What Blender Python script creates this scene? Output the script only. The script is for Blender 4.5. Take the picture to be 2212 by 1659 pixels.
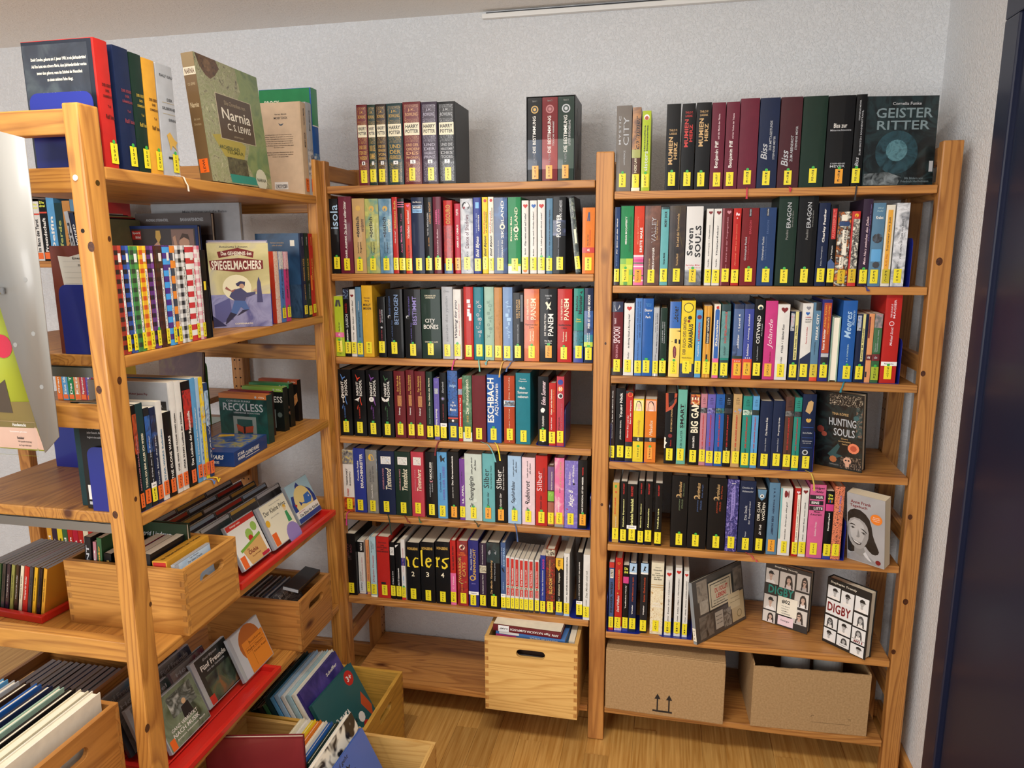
import bpy, bmesh, math, random
from mathutils import Vector, Matrix
R = math.radians
rnd = random.Random(7)
SC = bpy.context.scene
COL = SC.collection
for o in list(bpy.data.objects): bpy.data.objects.remove(o)

# ------------------------------------------------------------------ camera
FPX, PCX, PCY = 1563.4, 1106.0, 829.5          # focal length and centre in a 2212 x 1659 frame
CAM = Vector((1.0008, -2.0582, 1.5442))
YAW, PITCH, ROLL = R(-12.0605), R(-10.8293), R(-0.3725)
_fw = Vector((math.sin(YAW)*math.cos(PITCH), math.cos(YAW)*math.cos(PITCH), math.sin(PITCH)))
_r0 = Vector((math.cos(YAW), -math.sin(YAW), 0)); _u0 = _r0.cross(_fw)
_rt = math.cos(ROLL)*_r0 + math.sin(ROLL)*_u0
_up = -math.sin(ROLL)*_r0 + math.cos(ROLL)*_u0
cd = bpy.data.cameras.new('camera'); cam = bpy.data.objects.new('camera', cd); COL.objects.link(cam)
cd.sensor_width = 36; cd.lens = FPX/2212*36; cd.clip_start = 0.05
cam.matrix_world = Matrix((( _rt.x,_up.x,-_fw.x,CAM.x),(_rt.y,_up.y,-_fw.y,CAM.y),(_rt.z,_up.z,-_fw.z,CAM.z),(0,0,0,1)))
SC.camera = cam
# ------------------------------------------------------------------ light
wd = bpy.data.worlds.new('world'); SC.world = wd; wd.use_nodes = True
wd.node_tree.nodes['Background'].inputs[0].default_value = (0.90, 0.95, 1.0, 1)
wd.node_tree.nodes['Background'].inputs[1].default_value = 0.48
def area(name, loc, target, sx, sy, power, colr):
    l = bpy.data.lights.new(name, 'AREA'); l.shape = 'RECTANGLE'; l.size = sx; l.size_y = sy; l.energy = power; l.color = colr
    o = bpy.data.objects.new(name, l); COL.objects.link(o); o.location = loc
    o.rotation_euler = (Vector(target)-Vector(loc)).to_track_quat('-Z', 'Y').to_euler(); return o
area('window_light', (-0.95, -4.3, 1.45), (0.7, 0.1, 1.45), 1.9, 1.7, 92, (1.0, 0.99, 0.98))
area('added_ceiling_fill', (0.3, -1.2, 1.98), (0.3, -1.2, 3), 1.3, .3, 4, (1.0, 0.97, 0.93))  # upward fill light added to brighten the ceiling, with no real fitting behind it
area('ceiling_lamp', (0.6, -1.25, 2.235), (0.6, -1.2, 0), 1.3, .32, 25, (1.0, 0.96, 0.90))
SC.view_settings.view_transform = 'Standard'; SC.view_settings.look = 'None'
SC.view_settings.gamma = 1.0; SC.view_settings.use_curve_mapping = False
SC.view_settings.exposure = 0.0

# ------------------------------------------------------------------ pixel <-> world (real planes of the room)
def ray(px, py): return _fw + (px-PCX)/FPX*_rt - (py-PCY)/FPX*_up
def onx(px, py, x): d = ray(px, py); return CAM + d*((x-CAM.x)/d.x)
def ony(px, py, y): d = ray(px, py); return CAM + d*((y-CAM.y)/d.y)
def onz(px, py, z): d = ray(px, py); return CAM + d*((z-CAM.z)/d.z)
def pj(P):
    d = Vector(P)-CAM; k = d.dot(_fw)
    return PCX+FPX*d.dot(_rt)/k, PCY-FPX*d.dot(_up)/k
def solve_x(px, y, z):
    py = 900
    for _ in range(5): x = ony(px, py, y).x; py = pj((x, y, z))[1]
    return x
def solve_y(px, x, z):
    py = 900
    for _ in range(8): y = onx(px, py, x).y; py = pj((x, y, z))[1]
    return y
def solve_z(py, x, y):
    z = 1.0
    for _ in range(6): z = ony(pj((x, y, z))[0], py, y).z
    return z
def solve_z_x(py, x, y):
    z = 1.0
    for _ in range(6): z = onx(pj((x, y, z))[0], py, x).z
    return z
class Crop:
    def __init__(s, ox, oy, k): s.ox, s.oy, s.k = ox, oy, k
    def x(s, v): return s.ox+v/s.k
    def y(s, v): return s.oy+v/s.k
    def p(s, a, b): return (s.x(a), s.y(b))

# ------------------------------------------------------------------ colour and materials
def lin(h):
    h = h.lstrip('#'); h = ''.join(q*2 for q in h) if len(h) == 3 else h; v = [int(h[i:i+2], 16)/255 for i in (0, 2, 4)]
    return tuple(c/12.92 if c <= .04045 else ((c+.055)/1.055)**2.4 for c in v)+(1,)
PAL = {'black':'#0f0f11','charcoal':'#232327','dark grey':'#45464a','grey':'#8b8a86','taupe':'#7d766f','silver':'#b9bcc0','white':'#ece9e2','cream':'#efe6c8',
 'ivory':'#f3ecd9','red':'#c22a24','dark red':'#7c1c20','maroon':'#6e2026','burgundy':'#6d2236','wine':'#4b2229','crimson':'#c01f3c','red-orange':'#d8432a','rust':'#b4451f','orange':'#e8812c',
 'amber':'#e8a93a','gold':'#cfa54e','yellow':'#f2d531','golden yellow':'#eab52e','lime':'#b9cf36','olive':'#a3a659','tan':'#c8a36c','caramel':'#c58a4a','peach':'#eba06c','coral':'#e6835e',
 'brown':'#5c3c30','dark brown':'#33241f','green':'#2a8a53','dark green':'#1b3227','forest green':'#3e6b45','sage':'#a3c2ae','mint':'#6fb7a4','pale green':'#d3dccf','turquoise':'#6db5b8','teal':'#1f7c8a',
 'teal green':'#2e8f7f','dark teal':'#1d3b3e','blue':'#2860ad','royal blue':'#2f3d94','dark blue':'#27416f','navy':'#1b2747','indigo':'#30307a','sky blue':'#62a6d8','light blue':'#aacbe8','powder blue':'#7f9cc6',
 'steel blue':'#6189a6','slate blue':'#49618f','cornflower blue':'#5585c9','pale blue':'#b3d3dc','violet':'#6e62b3','purple':'#7b479c','lavender':'#9386c9','plum':'#3a2a3f','pink':'#e0689a','hot pink':'#cf3d83',
 'pale pink':'#f0d5da','dusty pink':'#c98590','rose red':'#c2424f','bookend blue':'#1a2888','tag yellow':'#f0e02a','tag orange':'#f0a32c','code orange':'#ee6a1f','dot green':'#3fae4a','ink':'#1b1b1f','paper':'#efe4cc','old paper':'#dccdb0'}
def hx(c): return PAL.get(c, c)
MATS = {}
def newmat(name):
    m = bpy.data.materials.new(name); m.use_nodes = True
    return m, m.node_tree.nodes, m.node_tree.links, m.node_tree.nodes['Principled BSDF']
def mat(c, rough=.5, coat=0.0, metal=0.0, spec=.5):
    k = ('p', c, rough, coat, metal)
    if k not in MATS:
        m, N, L, P = newmat(str(c).replace('#', 'tone_'))
        P.inputs['Base Color'].default_value = lin(hx(c)); P.inputs['Roughness'].default_value = rough
        P.inputs['Coat Weight'].default_value = coat; P.inputs['Coat Roughness'].default_value = .12
        P.inputs['Metallic'].default_value = metal; P.inputs['Specular IOR Level'].default_value = spec
        MATS[k] = m
    return MATS[k]
def cover_mat(c):
    # wrapped or laminated book cover: colour with slight print variation, glossy film
    k = ('c', c)
    if k not in MATS:
        m, N, L, P = newmat('cover_'+str(c).replace('#', 'tone_').replace(' ', '_'))
        t = N.new('ShaderNodeTexNoise'); t.inputs['Scale'].default_value = 45; t.inputs['Detail'].default_value = 4
        tc = N.new('ShaderNodeTexCoord'); L.new(tc.outputs['Object'], t.inputs['Vector'])
        h = N.new('ShaderNodeHueSaturation'); h.inputs['Color'].default_value = lin(hx(c))
        mr = N.new('ShaderNodeMapRange'); mr.inputs[3].default_value = .74; mr.inputs[4].default_value = 1.0
        L.new(t.outputs['Fac'], mr.inputs[0]); L.new(mr.outputs[0], h.inputs['Value']); L.new(h.outputs[0], P.inputs['Base Color'])
        P.inputs['Roughness'].default_value = .42; P.inputs['Coat Weight'].default_value = .16; P.inputs['Coat Roughness'].default_value = .07; P.inputs['Specular IOR Level'].default_value = .2
        MATS[k] = m
    return MATS[k]
def pic_mat(cols, scale=60, detail=5, dist=1.2):
    # printed picture: blotches of several inks
    k = ('pic', tuple(cols), scale, dist)
    if k not in MATS:
        m, N, L, P = newmat('printed_picture')
        t = N.new('ShaderNodeTexNoise'); t.inputs['Scale'].default_value = scale; t.inputs['Detail'].default_value = detail; t.inputs['Distortion'].default_value = dist
        tc = N.new('ShaderNodeTexCoord'); L.new(tc.outputs['Object'], t.inputs['Vector'])
        r = N.new('ShaderNodeValToRGB'); L.new(t.outputs['Fac'], r.inputs[0]); L.new(r.outputs[0], P.inputs['Base Color'])
        n = len(cols); el = r.color_ramp.elements
        while len(el) < n: el.new(.5)
        for i, c in enumerate(cols):
            el[i].position = .3+.4*i/max(1, n-1); el[i].color = lin(hx(c))
        P.inputs['Roughness'].default_value = .35; P.inputs['Coat Weight'].default_value = .3
        MATS[k] = m
    return MATS[k]
def check_mat(a, b, c=None, cell=.012, only=None):
    k = ('chk', a, b, cell, only)
    if k not in MATS:
        m, N, L, P = newmat('checked_cover')
        tc = N.new('ShaderNodeTexCoord'); sp = N.new('ShaderNodeSeparateXYZ'); L.new(tc.outputs['Object'], sp.inputs[0])
        def band(sock):
            x = N.new('ShaderNodeMath'); x.operation = 'MULTIPLY'; x.inputs[1].default_value = 1/(2*cell); L.new(sock, x.inputs[0])
            f = N.new('ShaderNodeMath'); f.operation = 'FRACT'; L.new(x.outputs[0], f.inputs[0])
            g = N.new('ShaderNodeMath'); g.operation = 'GREATER_THAN'; g.inputs[1].default_value = .5; L.new(f.outputs[0], g.inputs[0]); return g
        gz = band(sp.outputs['Z']); s = gz
        if only != 'z':
            gx = band(sp.outputs['X']); ad = N.new('ShaderNodeMath'); ad.operation = 'ADD'; L.new(gx.outputs[0], ad.inputs[0]); L.new(gz.outputs[0], ad.inputs[1])
            s = N.new('ShaderNodeMath'); s.operation = 'MULTIPLY'; s.inputs[1].default_value = .5; L.new(ad.outputs[0], s.inputs[0])
        r = N.new('ShaderNodeMix'); r.data_type = 'RGBA'; L.new(s.outputs[0], r.inputs['Factor'])
        r.inputs['A'].default_value = lin(hx(a)); r.inputs['B'].default_value = lin(hx(b)); L.new(r.outputs['Result'], P.inputs['Base Color'])
        P.inputs['Roughness'].default_value = .3; P.inputs['Coat Weight'].default_value = .4
        MATS[k] = m
    return MATS[k]
def page_mat(c='paper'):
    k = ('pg', c)
    if k not in MATS:
        m, N, L, P = newmat('page_edges')
        tc = N.new('ShaderNodeTexCoord'); mp = N.new('ShaderNodeMapping'); mp.inputs['Scale'].default_value = (900, 6, 6)
        t = N.new('ShaderNodeTexNoise'); t.inputs['Scale'].default_value = 1; t.inputs['Detail'].default_value = 2
        L.new(tc.outputs['Object'], mp.inputs[0]); L.new(mp.outputs[0], t.inputs['Vector'])
        h = N.new('ShaderNodeHueSaturation'); h.inputs['Color'].default_value = lin(hx(c)); mr = N.new('ShaderNodeMapRange'); mr.inputs[3].default_value = .8; mr.inputs[4].default_value = 1.12
        L.new(t.outputs['Fac'], mr.inputs[0]); L.new(mr.outputs[0], h.inputs['Value']); L.new(h.outputs[0], P.inputs['Base Color']); P.inputs['Roughness'].default_value = .8
        MATS[k] = m
    return MATS[k]
def pine(axis, light='#d39a55', dark='#a8662c', knots=True, coord='Object', gloss=.4, ring=1.0):
    k = ('pine', axis, light, dark, knots)
    if k not in MATS:
        m, N, L, P = newmat('pine_'+axis)
        tc = N.new('ShaderNodeTexCoord'); oi = N.new('ShaderNodeObjectInfo')
        ad = N.new('ShaderNodeVectorMath'); ad.operation = 'MULTIPLY_ADD'
        cmb = N.new('ShaderNodeCombineXYZ')
        for i in range(3): L.new(oi.outputs['Random'], cmb.inputs[i])
        ad.inputs[1].default_value = (17, 13, 19); L.new(cmb.outputs[0], ad.inputs[0]); L.new(tc.outputs[coord], ad.inputs[2])
        g = {'x': (.9, 1, 1), 'y': (1, .9, 1), 'z': (1, 1, .9)}[axis]
        st = tuple(.07 if a == .9 else 1. for a in g)
        mp = N.new('ShaderNodeMapping'); mp.inputs['Scale'].default_value = st; L.new(ad.outputs[0], mp.inputs[0])
        n1 = N.new('ShaderNodeTexNoise'); n1.inputs['Scale'].default_value = 7*ring; n1.inputs['Detail'].default_value = 2; n1.inputs['Distortion'].default_value = .3; L.new(mp.outputs[0], n1.inputs['Vector'])
        x = N.new('ShaderNodeMath'); x.operation = 'MULTIPLY'; x.inputs[1].default_value = 30; L.new(n1.outputs['Fac'], x.inputs[0])
        f = N.new('ShaderNodeMath'); f.operation = 'FRACT'; L.new(x.outputs[0], f.inputs[0])
        r1 = N.new('ShaderNodeValToRGB'); L.new(f.outputs[0], r1.inputs[0])
        e = r1.color_ramp.elements; e[0].position = 0; e[0].color = (0, 0, 0, 1); e[1].position = .86; e[1].color = (1, 1, 1, 1); e.new(.45).color = (.12, .12, .12, 1); e.new(1.0).color = (.1, .1, .1, 1)
        n2 = N.new('ShaderNodeTexNoise'); n2.inputs['Scale'].default_value = 160; n2.inputs['Detail'].default_value = 3; L.new(mp.outputs[0], n2.inputs['Vector'])
        mx = N.new('ShaderNodeMix'); mx.data_type = 'RGBA'; mx.inputs['A'].default_value = lin(light); mx.inputs['B'].default_value = lin(dark)
        fa = N.new('ShaderNodeMath'); fa.operation = 'MULTIPLY_ADD'; fa.inputs[1].default_value = .52
        L.new(r1.outputs[0], fa.inputs[0]); n3 = N.new('ShaderNodeMath'); n3.operation = 'MULTIPLY_ADD'; n3.inputs[1].default_value = .7; n3.inputs[2].default_value = -.28
        L.new(n2.outputs['Fac'], n3.inputs[0]); L.new(n3.outputs[0], fa.inputs[2]); L.new(fa.outputs[0], mx.inputs['Factor'])
        out = mx.outputs['Result']
        if knots:
            st2 = tuple(.45 if a == .9 else 1. for a in g)
            mk = N.new('ShaderNodeMapping'); mk.inputs['Scale'].default_value = st2; L.new(ad.outputs[0], mk.inputs[0])
            v = N.new('ShaderNodeTexVoronoi'); v.inputs['Scale'].default_value = 7.5; L.new(mk.outputs[0], v.inputs['Vector'])
            rk = N.new('ShaderNodeValToRGB'); L.new(v.outputs['Distance'], rk.inputs[0]); ek = rk.color_ramp.elements
            ek[0].position = .05; ek[0].color = (1, 1, 1, 1); ek[1].position = .13; ek[1].color = (0, 0, 0, 1)
            m2 = N.new('ShaderNodeMix'); m2.data_type = 'RGBA'; L.new(rk.outputs[0], m2.inputs['Factor']); L.new(out, m2.inputs['A']); m2.inputs['B'].default_value = lin('#5a2f16'); out = m2.outputs['Result']
        hv = N.new('ShaderNodeHueSaturation'); mr = N.new('ShaderNodeMapRange'); mr.inputs[3].default_value = .88; mr.inputs[4].default_value = 1.1
        L.new(oi.outputs['Random'], mr.inputs[0]); L.new(mr.outputs[0], hv.inputs['Value']); L.new(out, hv.inputs['Color']); L.new(hv.outputs[0], P.inputs['Base Color'])
        P.inputs['Roughness'].default_value = gloss
        MATS[k] = m
    return MATS[k]

# ------------------------------------------------------------------ mesh building
class MB:
    def __init__(s): s.v, s.f, s.m, s.mats = [], [], [], []
    def mi(s, m):
        if m not in s.mats: s.mats.append(m)
        return s.mats.index(m)
    def add(s, vs, fs, m):
        b = len(s.v); i = s.mi(m); s.v += [tuple(p) for p in vs]
        for f in fs: s.f.append([b+q for q in f]); s.m.append(i)
        return s
    def box(s, x0, x1, y0, y1, z0, z1, m):
        return s.add([(x0,y0,z0),(x1,y0,z0),(x1,y1,z0),(x0,y1,z0),(x0,y0,z1),(x1,y0,z1),(x1,y1,z1),(x0,y1,z1)],
              [(0,3,2,1),(4,5,6,7),(0,1,5,4),(1,2,6,5),(2,3,7,6),(3,0,4,7)], m)
    def prism(s, poly, z0, z1, m, axis='z'):
        n = len(poly); T = {'z': lambda a, b, c: (a, b, c), 'y': lambda a, b, c: (a, c, b), 'x': lambda a, b, c: (c, a, b)}[axis]
        vs = [T(a, b, z0) for a, b in poly]+[T(a, b, z1) for a, b in poly]
        fs = [tuple(range(n))[::-1], tuple(range(n, 2*n))]+[(i, (i+1) % n, n+(i+1) % n, n+i) for i in range(n)]
        return s.add(vs, fs, m)
    def tube(s, pts, r, m, n=6):
        rings = []
        for i, p in enumerate(pts):
            a = Vector(pts[max(0, i-1)]); b = Vector(pts[min(len(pts)-1, i+1)]); d = (b-a).normalized()
            u = d.orthogonal().normalized(); w = d.cross(u)
            rings.append([Vector(p)+r*(math.cos(2*math.pi*j/n)*u+math.sin(2*math.pi*j/n)*w) for j in range(n)])
        vs = [q for g in rings for q in g]; fs = []
        for i in range(len(pts)-1):
            for j in range(n): fs.append((i*n+j, i*n+(j+1) % n, (i+1)*n+(j+1) % n, (i+1)*n+j))
        fs += [tuple(range(n))[::-1], tuple(range((len(pts)-1)*n, len(pts)*n))]
        return s.add(vs, fs, m)
    def mesh(s, name, bevel=0, smooth=False):
        me = bpy.data.meshes.new(name); me.from_pydata(s.v, [], s.f)
        for m in s.mats: me.materials.append(m)
        me.polygons.foreach_set('material_index', s.m)
        if bevel or smooth == 'fix':
            bm = bmesh.new(); bm.from_mesh(me); bmesh.ops.recalc_face_normals(bm, faces=bm.faces)
            if bevel: bmesh.ops.bevel(bm, geom=bm.edges[:], offset=bevel, segments=2, affect='EDGES', profile=.6)
            bm.to_mesh(me); bm.free()
        if smooth: me.polygons.foreach_set('use_smooth', [True]*len(me.polygons))
        me.update(); return me
    def build(s, name, parent=None, bevel=0, smooth=False):
        return link(name, s.mesh(name, bevel, smooth), parent)
def link(name, me, parent=None):
    o = bpy.data.objects.new(name, me); COL.objects.link(o)
    if parent: o.parent = parent
    return o
def tag(o, label=None, cat=None, group=None, kind=None):
    if label: o['label'] = label
    if cat: o['category'] = cat
    if group: o['group'] = group
    if kind: o['kind'] = kind
    return o
def thing(name, label, cat, loc=(0,0,0), rz=0, group=None, rot=None):
    o = bpy.data.objects.new(name, None); COL.objects.link(o); o.location = loc; o.empty_display_size = .05
    o.rotation_euler = rot if rot else (0, 0, rz); return tag(o, label, cat, group)
def wood(name, b, m, parent, bevel=.002):
    mb = MB(); mb.box(*b, m); return mb.build(name, parent, bevel)

# ------------------------------------------------------------------ lettering (glyph cache, laid out by hand)
_fc = bpy.data.curves.new('glyphs', 'FONT'); _fc.resolution_u = 2; _fo = bpy.data.objects.new('glyphs', _fc); COL.objects.link(_fo)
GL = {}
def _raw(body, off):
    _fc.body = body; _fc.offset = off
    dg = bpy.context.evaluated_depsgraph_get(); dg.update()
    me = bpy.data.meshes.new_from_object(_fo.evaluated_get(dg))
    vs = [(v.co.x, v.co.y) for v in me.vertices]; fs = [tuple(p.vertices) for p in me.polygons]; bpy.data.meshes.remove(me); return vs, fs
def glyph(ch, st):
    k = (ch, st)
    if k not in GL:
        off = {'b': .03, 'n': .012, 'l': .0}[st]
        if 'bar' not in GL: GL['bar'] = max(x for x, y in _raw('|', 0)[0])
        vs, fs = _raw(ch, off) if ch != ' ' else ([], [])
        vb, _ = _raw(ch+'|', 0); adv = max(x for x, y in vb)-GL['bar']
        GL[k] = (vs, fs, adv)
    return GL[k]
for _ch in ' ABCDEFGHIJKLMNOPQRSTUVWXYZÄÖÜabcdefghijklmnopqrstuvwxyzäöüß0123456789.,:!?&#+-=\'/':
    for _st in 'nbl': glyph(_ch, _st)
def layout(text, style):
    st = 'b' if 'b' in style else ('l' if 'l' in style else 'n'); sh = .3 if 'i' in style else 0
    V, F, x = [], [], 0
    for ch in text:
        vs, fs, adv = glyph(ch, st); b = len(V)
        V += [(x+a+sh*c, c) for a, c in vs]; F += [tuple(b+q for q in f) for f in fs]; x += adv+(.03 if st == 'b' else 0)+(.12 if 'w' in style else 0)
    return V, F
# print items: every box is (u0,u1) across and (v0,v1) down from the top, as fractions of the face
def U(t, c, v0, v1, u0=.28, u1=.74, s='n'): return ('t', 'u', t, c, u0, u1, v0, v1, s)
def D(t, c, v0, v1, u0=.28, u1=.74, s='n'): return ('t', 'd', t, c, u0, u1, v0, v1, s)
def H(t, c, v0, v1, u0=.12, u1=.88, s='n'): return ('t', 'h', t, c, u0, u1, v0, v1, s)
def B(c, v0, v1, u0=0., u1=1.): return ('b', c, u0, u1, v0, v1)
def O(c, vc, uc=.5, r=.3, n=14): return ('o', c, uc, vc, r, n)
def HT(c, vc, uc=.5, r=.35): return ('h', c, uc, vc, r)
def PL(c, pts): return ('p', c, pts)           # free polygon in (u, v)
def prints_mesh(mb, items, w, h, prof, off=.0003, idx=None):
    """items on a face of width w (x from -w/2) and height h (z up), pushed out to y = prof(x)-offset"""
    for n_, it in enumerate(items):
        y0 = off+((idx[n_] if idx else n_)+1)*.00004
        P = lambda u, v: ((u-.5)*w, prof((u-.5)*w)-y0, (1-v)*h)
        if it[0] == 't':
            _, o, t, c, u0, u1, v0, v1, s = it
            V, F = layout(t, s)
            if not V: continue
            xs = [a for a, b in V]; ys = [b for a, b in V]; ax, bx, ay, by = min(xs), max(xs), min(ys), max(ys)
            sx, sy = 1/max(bx-ax, 1e-6), 1/max(by-ay, 1e-6); pts = []
            for a, b in V:
                p, q = (a-ax)*sx, (b-ay)*sy
                if o == 'h': pts.append(P(u0+(u1-u0)*p, v1-(v1-v0)*q))
                elif o == 'u': pts.append(P(u1-(u1-u0)*q, v1-(v1-v0)*p))
                else: pts.append(P(u0+(u1-u0)*q, v0+(v1-v0)*p))
            mb.add(pts, F, mat(c, .45))
        elif it[0] == 'b':
            _, c, u0, u1, v0, v1 = it; n = 6
            m = c if not isinstance(c, str) else mat(c, .38, .3)
            us = [u0+(u1-u0)*i/n for i in range(n+1)]
            mb.add([P(u, v1) for u in us]+[P(u, v0) for u in us], [(i, i+1, n+2+i, n+1+i) for i in range(n)], m)
        elif it[0] == 'o':
            _, c, uc, vc, r, n = it; rr = r*w
            pts = [P(uc+rr/w*math.cos(2*math.pi*i/n), vc+rr/h*math.sin(2*math.pi*i/n)) for i in range(n)]
            mb.add(pts, [tuple(range(n))[::-1]], c if not isinstance(c, str) else mat(c, .4))
        elif it[0] == 'h':
            _, c, uc, vc, r = it; n = 18; pts = []
            for i in range(n):
                t = 2*math.pi*i/n; x = math.sin(t)**3; y = (13*math.cos(t)-5*math.cos(2*t)-2*math.cos(3*t)-math.cos(4*t))/16
                pts.append(P(uc+r*x, vc-r*w/h*y))
            mb.add(pts, [tuple(range(n))], mat(c, .4))
        elif it[0] == 'p':
            _, c, pl = it
            mb.add([P(u, v) for u, v in pl], [tuple(range(len(pl)))], c if not isinstance(c, str) else mat(c, .4))
    return mb
flat = lambda x: 0.0
def v_range(it):
    if it[0] == 't': return it[6], it[7]
    if it[0] == 'b': return it[4], it[5]
    if it[0] in 'oh': return it[3]-.03, it[3]+.03
    return min(q[1] for q in it[2]), max(q[1] for q in it[2])
def clusters(items):
    # marks that stand well apart on a spine become parts of their own
    gr = sorted([[*v_range(it), [i]] for i, it in enumerate(items)], key=lambda g: g[0]); ch = True
    while ch:
        ch = False
        for a in range(len(gr)-1):
            g, q = gr[a], gr[a+1]
            if q[0]-g[1] < .28*max(g[1]-g[0], q[1]-q[0]): gr[a:a+2] = [[min(g[0], q[0]), max(g[1], q[1]), sorted(g[2]+q[2])]]; ch = True; break
    return [g[2] for g in gr]

# ------------------------------------------------------------------ books
ORD = ['', 'first', 'second', 'third', 'fourth', 'fifth', 'sixth', 'seventh', 'eighth', 'ninth', 'tenth', 'eleventh', 'twelfth', 'thirteenth']
NUM = ['', 'one', 'two', 'three', 'four', 'five', 'six', 'seven', 'eight', 'nine', 'ten', 'eleven', 'twelve']
PENDING = []                                     # (object, look, place) -> labels are settled at the end
def book_parts(root, w, h, d, c, items=(), hard=True, pages='paper', cover=None, side=None, side_c=None, spine_m=None, reverse=False):
    t = .0026 if hard else .0006
    t = min(t, w*.2); e = .003 if hard else .0
    sag = min(.0011, w*.036) if hard else min(.0006, w*.03)
    prof = lambda x: sag*(2*x/w)**2
    cm = cover or cover_mat(c)
    n = 8 if hard else 4
    out = [((-.5+i/n)*w*.985, prof((-.5+i/n)*w)) for i in range(n+1)]
    if reverse: prof = flat; out = [(-w/2, 0), (w/2, 0)]
    poly = [(-w/2, d), (-w/2, sag+.0012)]+out+[(w/2, sag+.0012), (w/2, d), (w/2-t, d), (w/2-t, sag+t+.001), (-w/2+t, sag+t+.001), (-w/2+t, d)]
    mb = MB(); mb.prism(poly, 0, h, cm)
    if side_c:                                   # the board turned to the viewer has another colour
        mb.add([(-w/2-.0003, d, .001), (-w/2-.0003, sag+.004, .001), (-w/2-.0003, sag+.004, h-.001), (-w/2-.0003, d, h-.001)], [(0, 1, 2, 3)], side_c if not isinstance(side_c, str) else cover_mat(side_c))
    cov = mb.build('cover', root, smooth='fix'); 
    for p in cov.data.polygons: p.use_smooth = False
    pb = MB().box(-w/2+t+.0001, w/2-t-.0001, sag+t+.0012, d-e, e if hard else .0002, h-e-(.0 if hard else .0002), page_mat(pages)).build('page_block', root)
    if reverse: cov.rotation_euler = (0, 0, math.pi); cov.location = (0, d, 0); pb.rotation_euler = (0, 0, math.pi); pb.location = (0, d, 0)
    if items:
        for ix in clusters(items): prints_mesh(MB(), [items[i] for i in ix], w, h, prof, off=.0007, idx=ix).build('spine_print', root)
    if side:
        for ix in clusters(side):
            mb = MB(); prints_mesh(mb, [side[i] for i in ix], d-.004, h, flat, idx=ix)
            # face at x = -w/2, seen from -x: u runs from the fore edge to the spine
            mb.v = [(-w/2-.0002+q[1], (d+.004)/2-q[0], q[2]) for q in mb.v]
            mb.build('cover_print', root)
    return prof
def sticker(root, prof, w, h, code, colr='tag yellow', sb=.9, su=.5, dot=None, sw=1.85, sh=3.6, white=None):
    W = min(sw/100, w*.95); Hh = sh/100; z0 = sb/100; cx = max(-w/2+W/2+.0003, min(w/2-W/2-.0003, (su-.5)*w))
    def on(mb, items, off):
        prints_mesh(mb, items, W, Hh, lambda x: prof(max(-w/2, min(w/2, x+cx))), off)
        mb.v = [(a+cx, b, c+z0) for a, b, c in mb.v]; return mb
    st = on(MB(), [B(mat(colr, .3, .4), 0, 1)], .0016).build('sticker', root)
    n = max(len(code), 4); its = []
    for i, ch in enumerate(code):
        a = .1+.82*i/n; its.append(H(ch, 'ink', a, a+.82/n*.72, .36 if ch != 'I' else .46, .64 if ch != 'I' else .54))
    if its: on(MB(), its, .0018).build('sticker_letters', st)
    if dot:
        r = .0038 if w > .012 else w*.32; zc = z0+Hh+(.0025 if dot == 'g' else .003)
        dm = MB(); c = mat('dot green', .4, .3)
        if dot == 's': dm.add([(cx-.0042, prof(cx)-.0019, zc-.003), (cx+.0042, prof(cx)-.0019, zc-.003), (cx+.0042, prof(cx)-.0019, zc+.004), (cx-.0042, prof(cx)-.0019, zc+.004)], [(0, 1, 2, 3)], c)
        else: dm.add([(cx+r*math.cos(i*math.pi/6), prof(cx)-.0019, zc+r*math.sin(i*math.pi/6)) for i in range(12)], [tuple(range(12))], c)
        dm.build('dot_sticker', root)
    if white:
        wb = MB(); prints_mesh(wb, [B('#f4f3f0', 0, 1), H(white, 'ink', .35, .65, .2, .8, 'b')], w*.98, .011, prof, .0017)
        wb.v = [(a, b, c+z0+Hh) for a, b, c in wb.v]; wb.build('genre_strip', root)
def ribbon(root, c, pts, wd=.0035):
    mb = MB(); vs = []; P = [Vector(p) for p in pts]
    for i, p in enumerate(P): q = wd*(1+.5*(i == len(P)-1)); vs += [(p.x-q/2, p.y, p.z), (p.x+q/2, p.y-.0004, p.z)]
    fs = [(2*i, 2*i+1, 2*i+3, 2*i+2) for i in range(len(P)-1)]
    mb.add(vs, fs, mat(c, .6)); o = mb.build('ribbon_bookmark', root)
    md = o.modifiers.new('thick', 'SOLIDIFY'); md.thickness = .0004
def look_of(w, h, c, items, code):
    s = 'slim' if w < .0125 else ('thick' if w > .031 else '')
    tc = next((i[3] for i in items if i[0] == 't' and i[8] != 'x'), None)
    if tc and tc.startswith('#'): tc = None
    words = [s, c.replace(' ', '-') if not c.startswith('#') else '', 'book']
    a = ' '.join(q for q in words if q)
    if tc: a += ', '+('black' if tc == 'ink' else tc).replace(' ', '-')+' lettering'
    if code: a += ', sticker '+code
    return a
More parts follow.
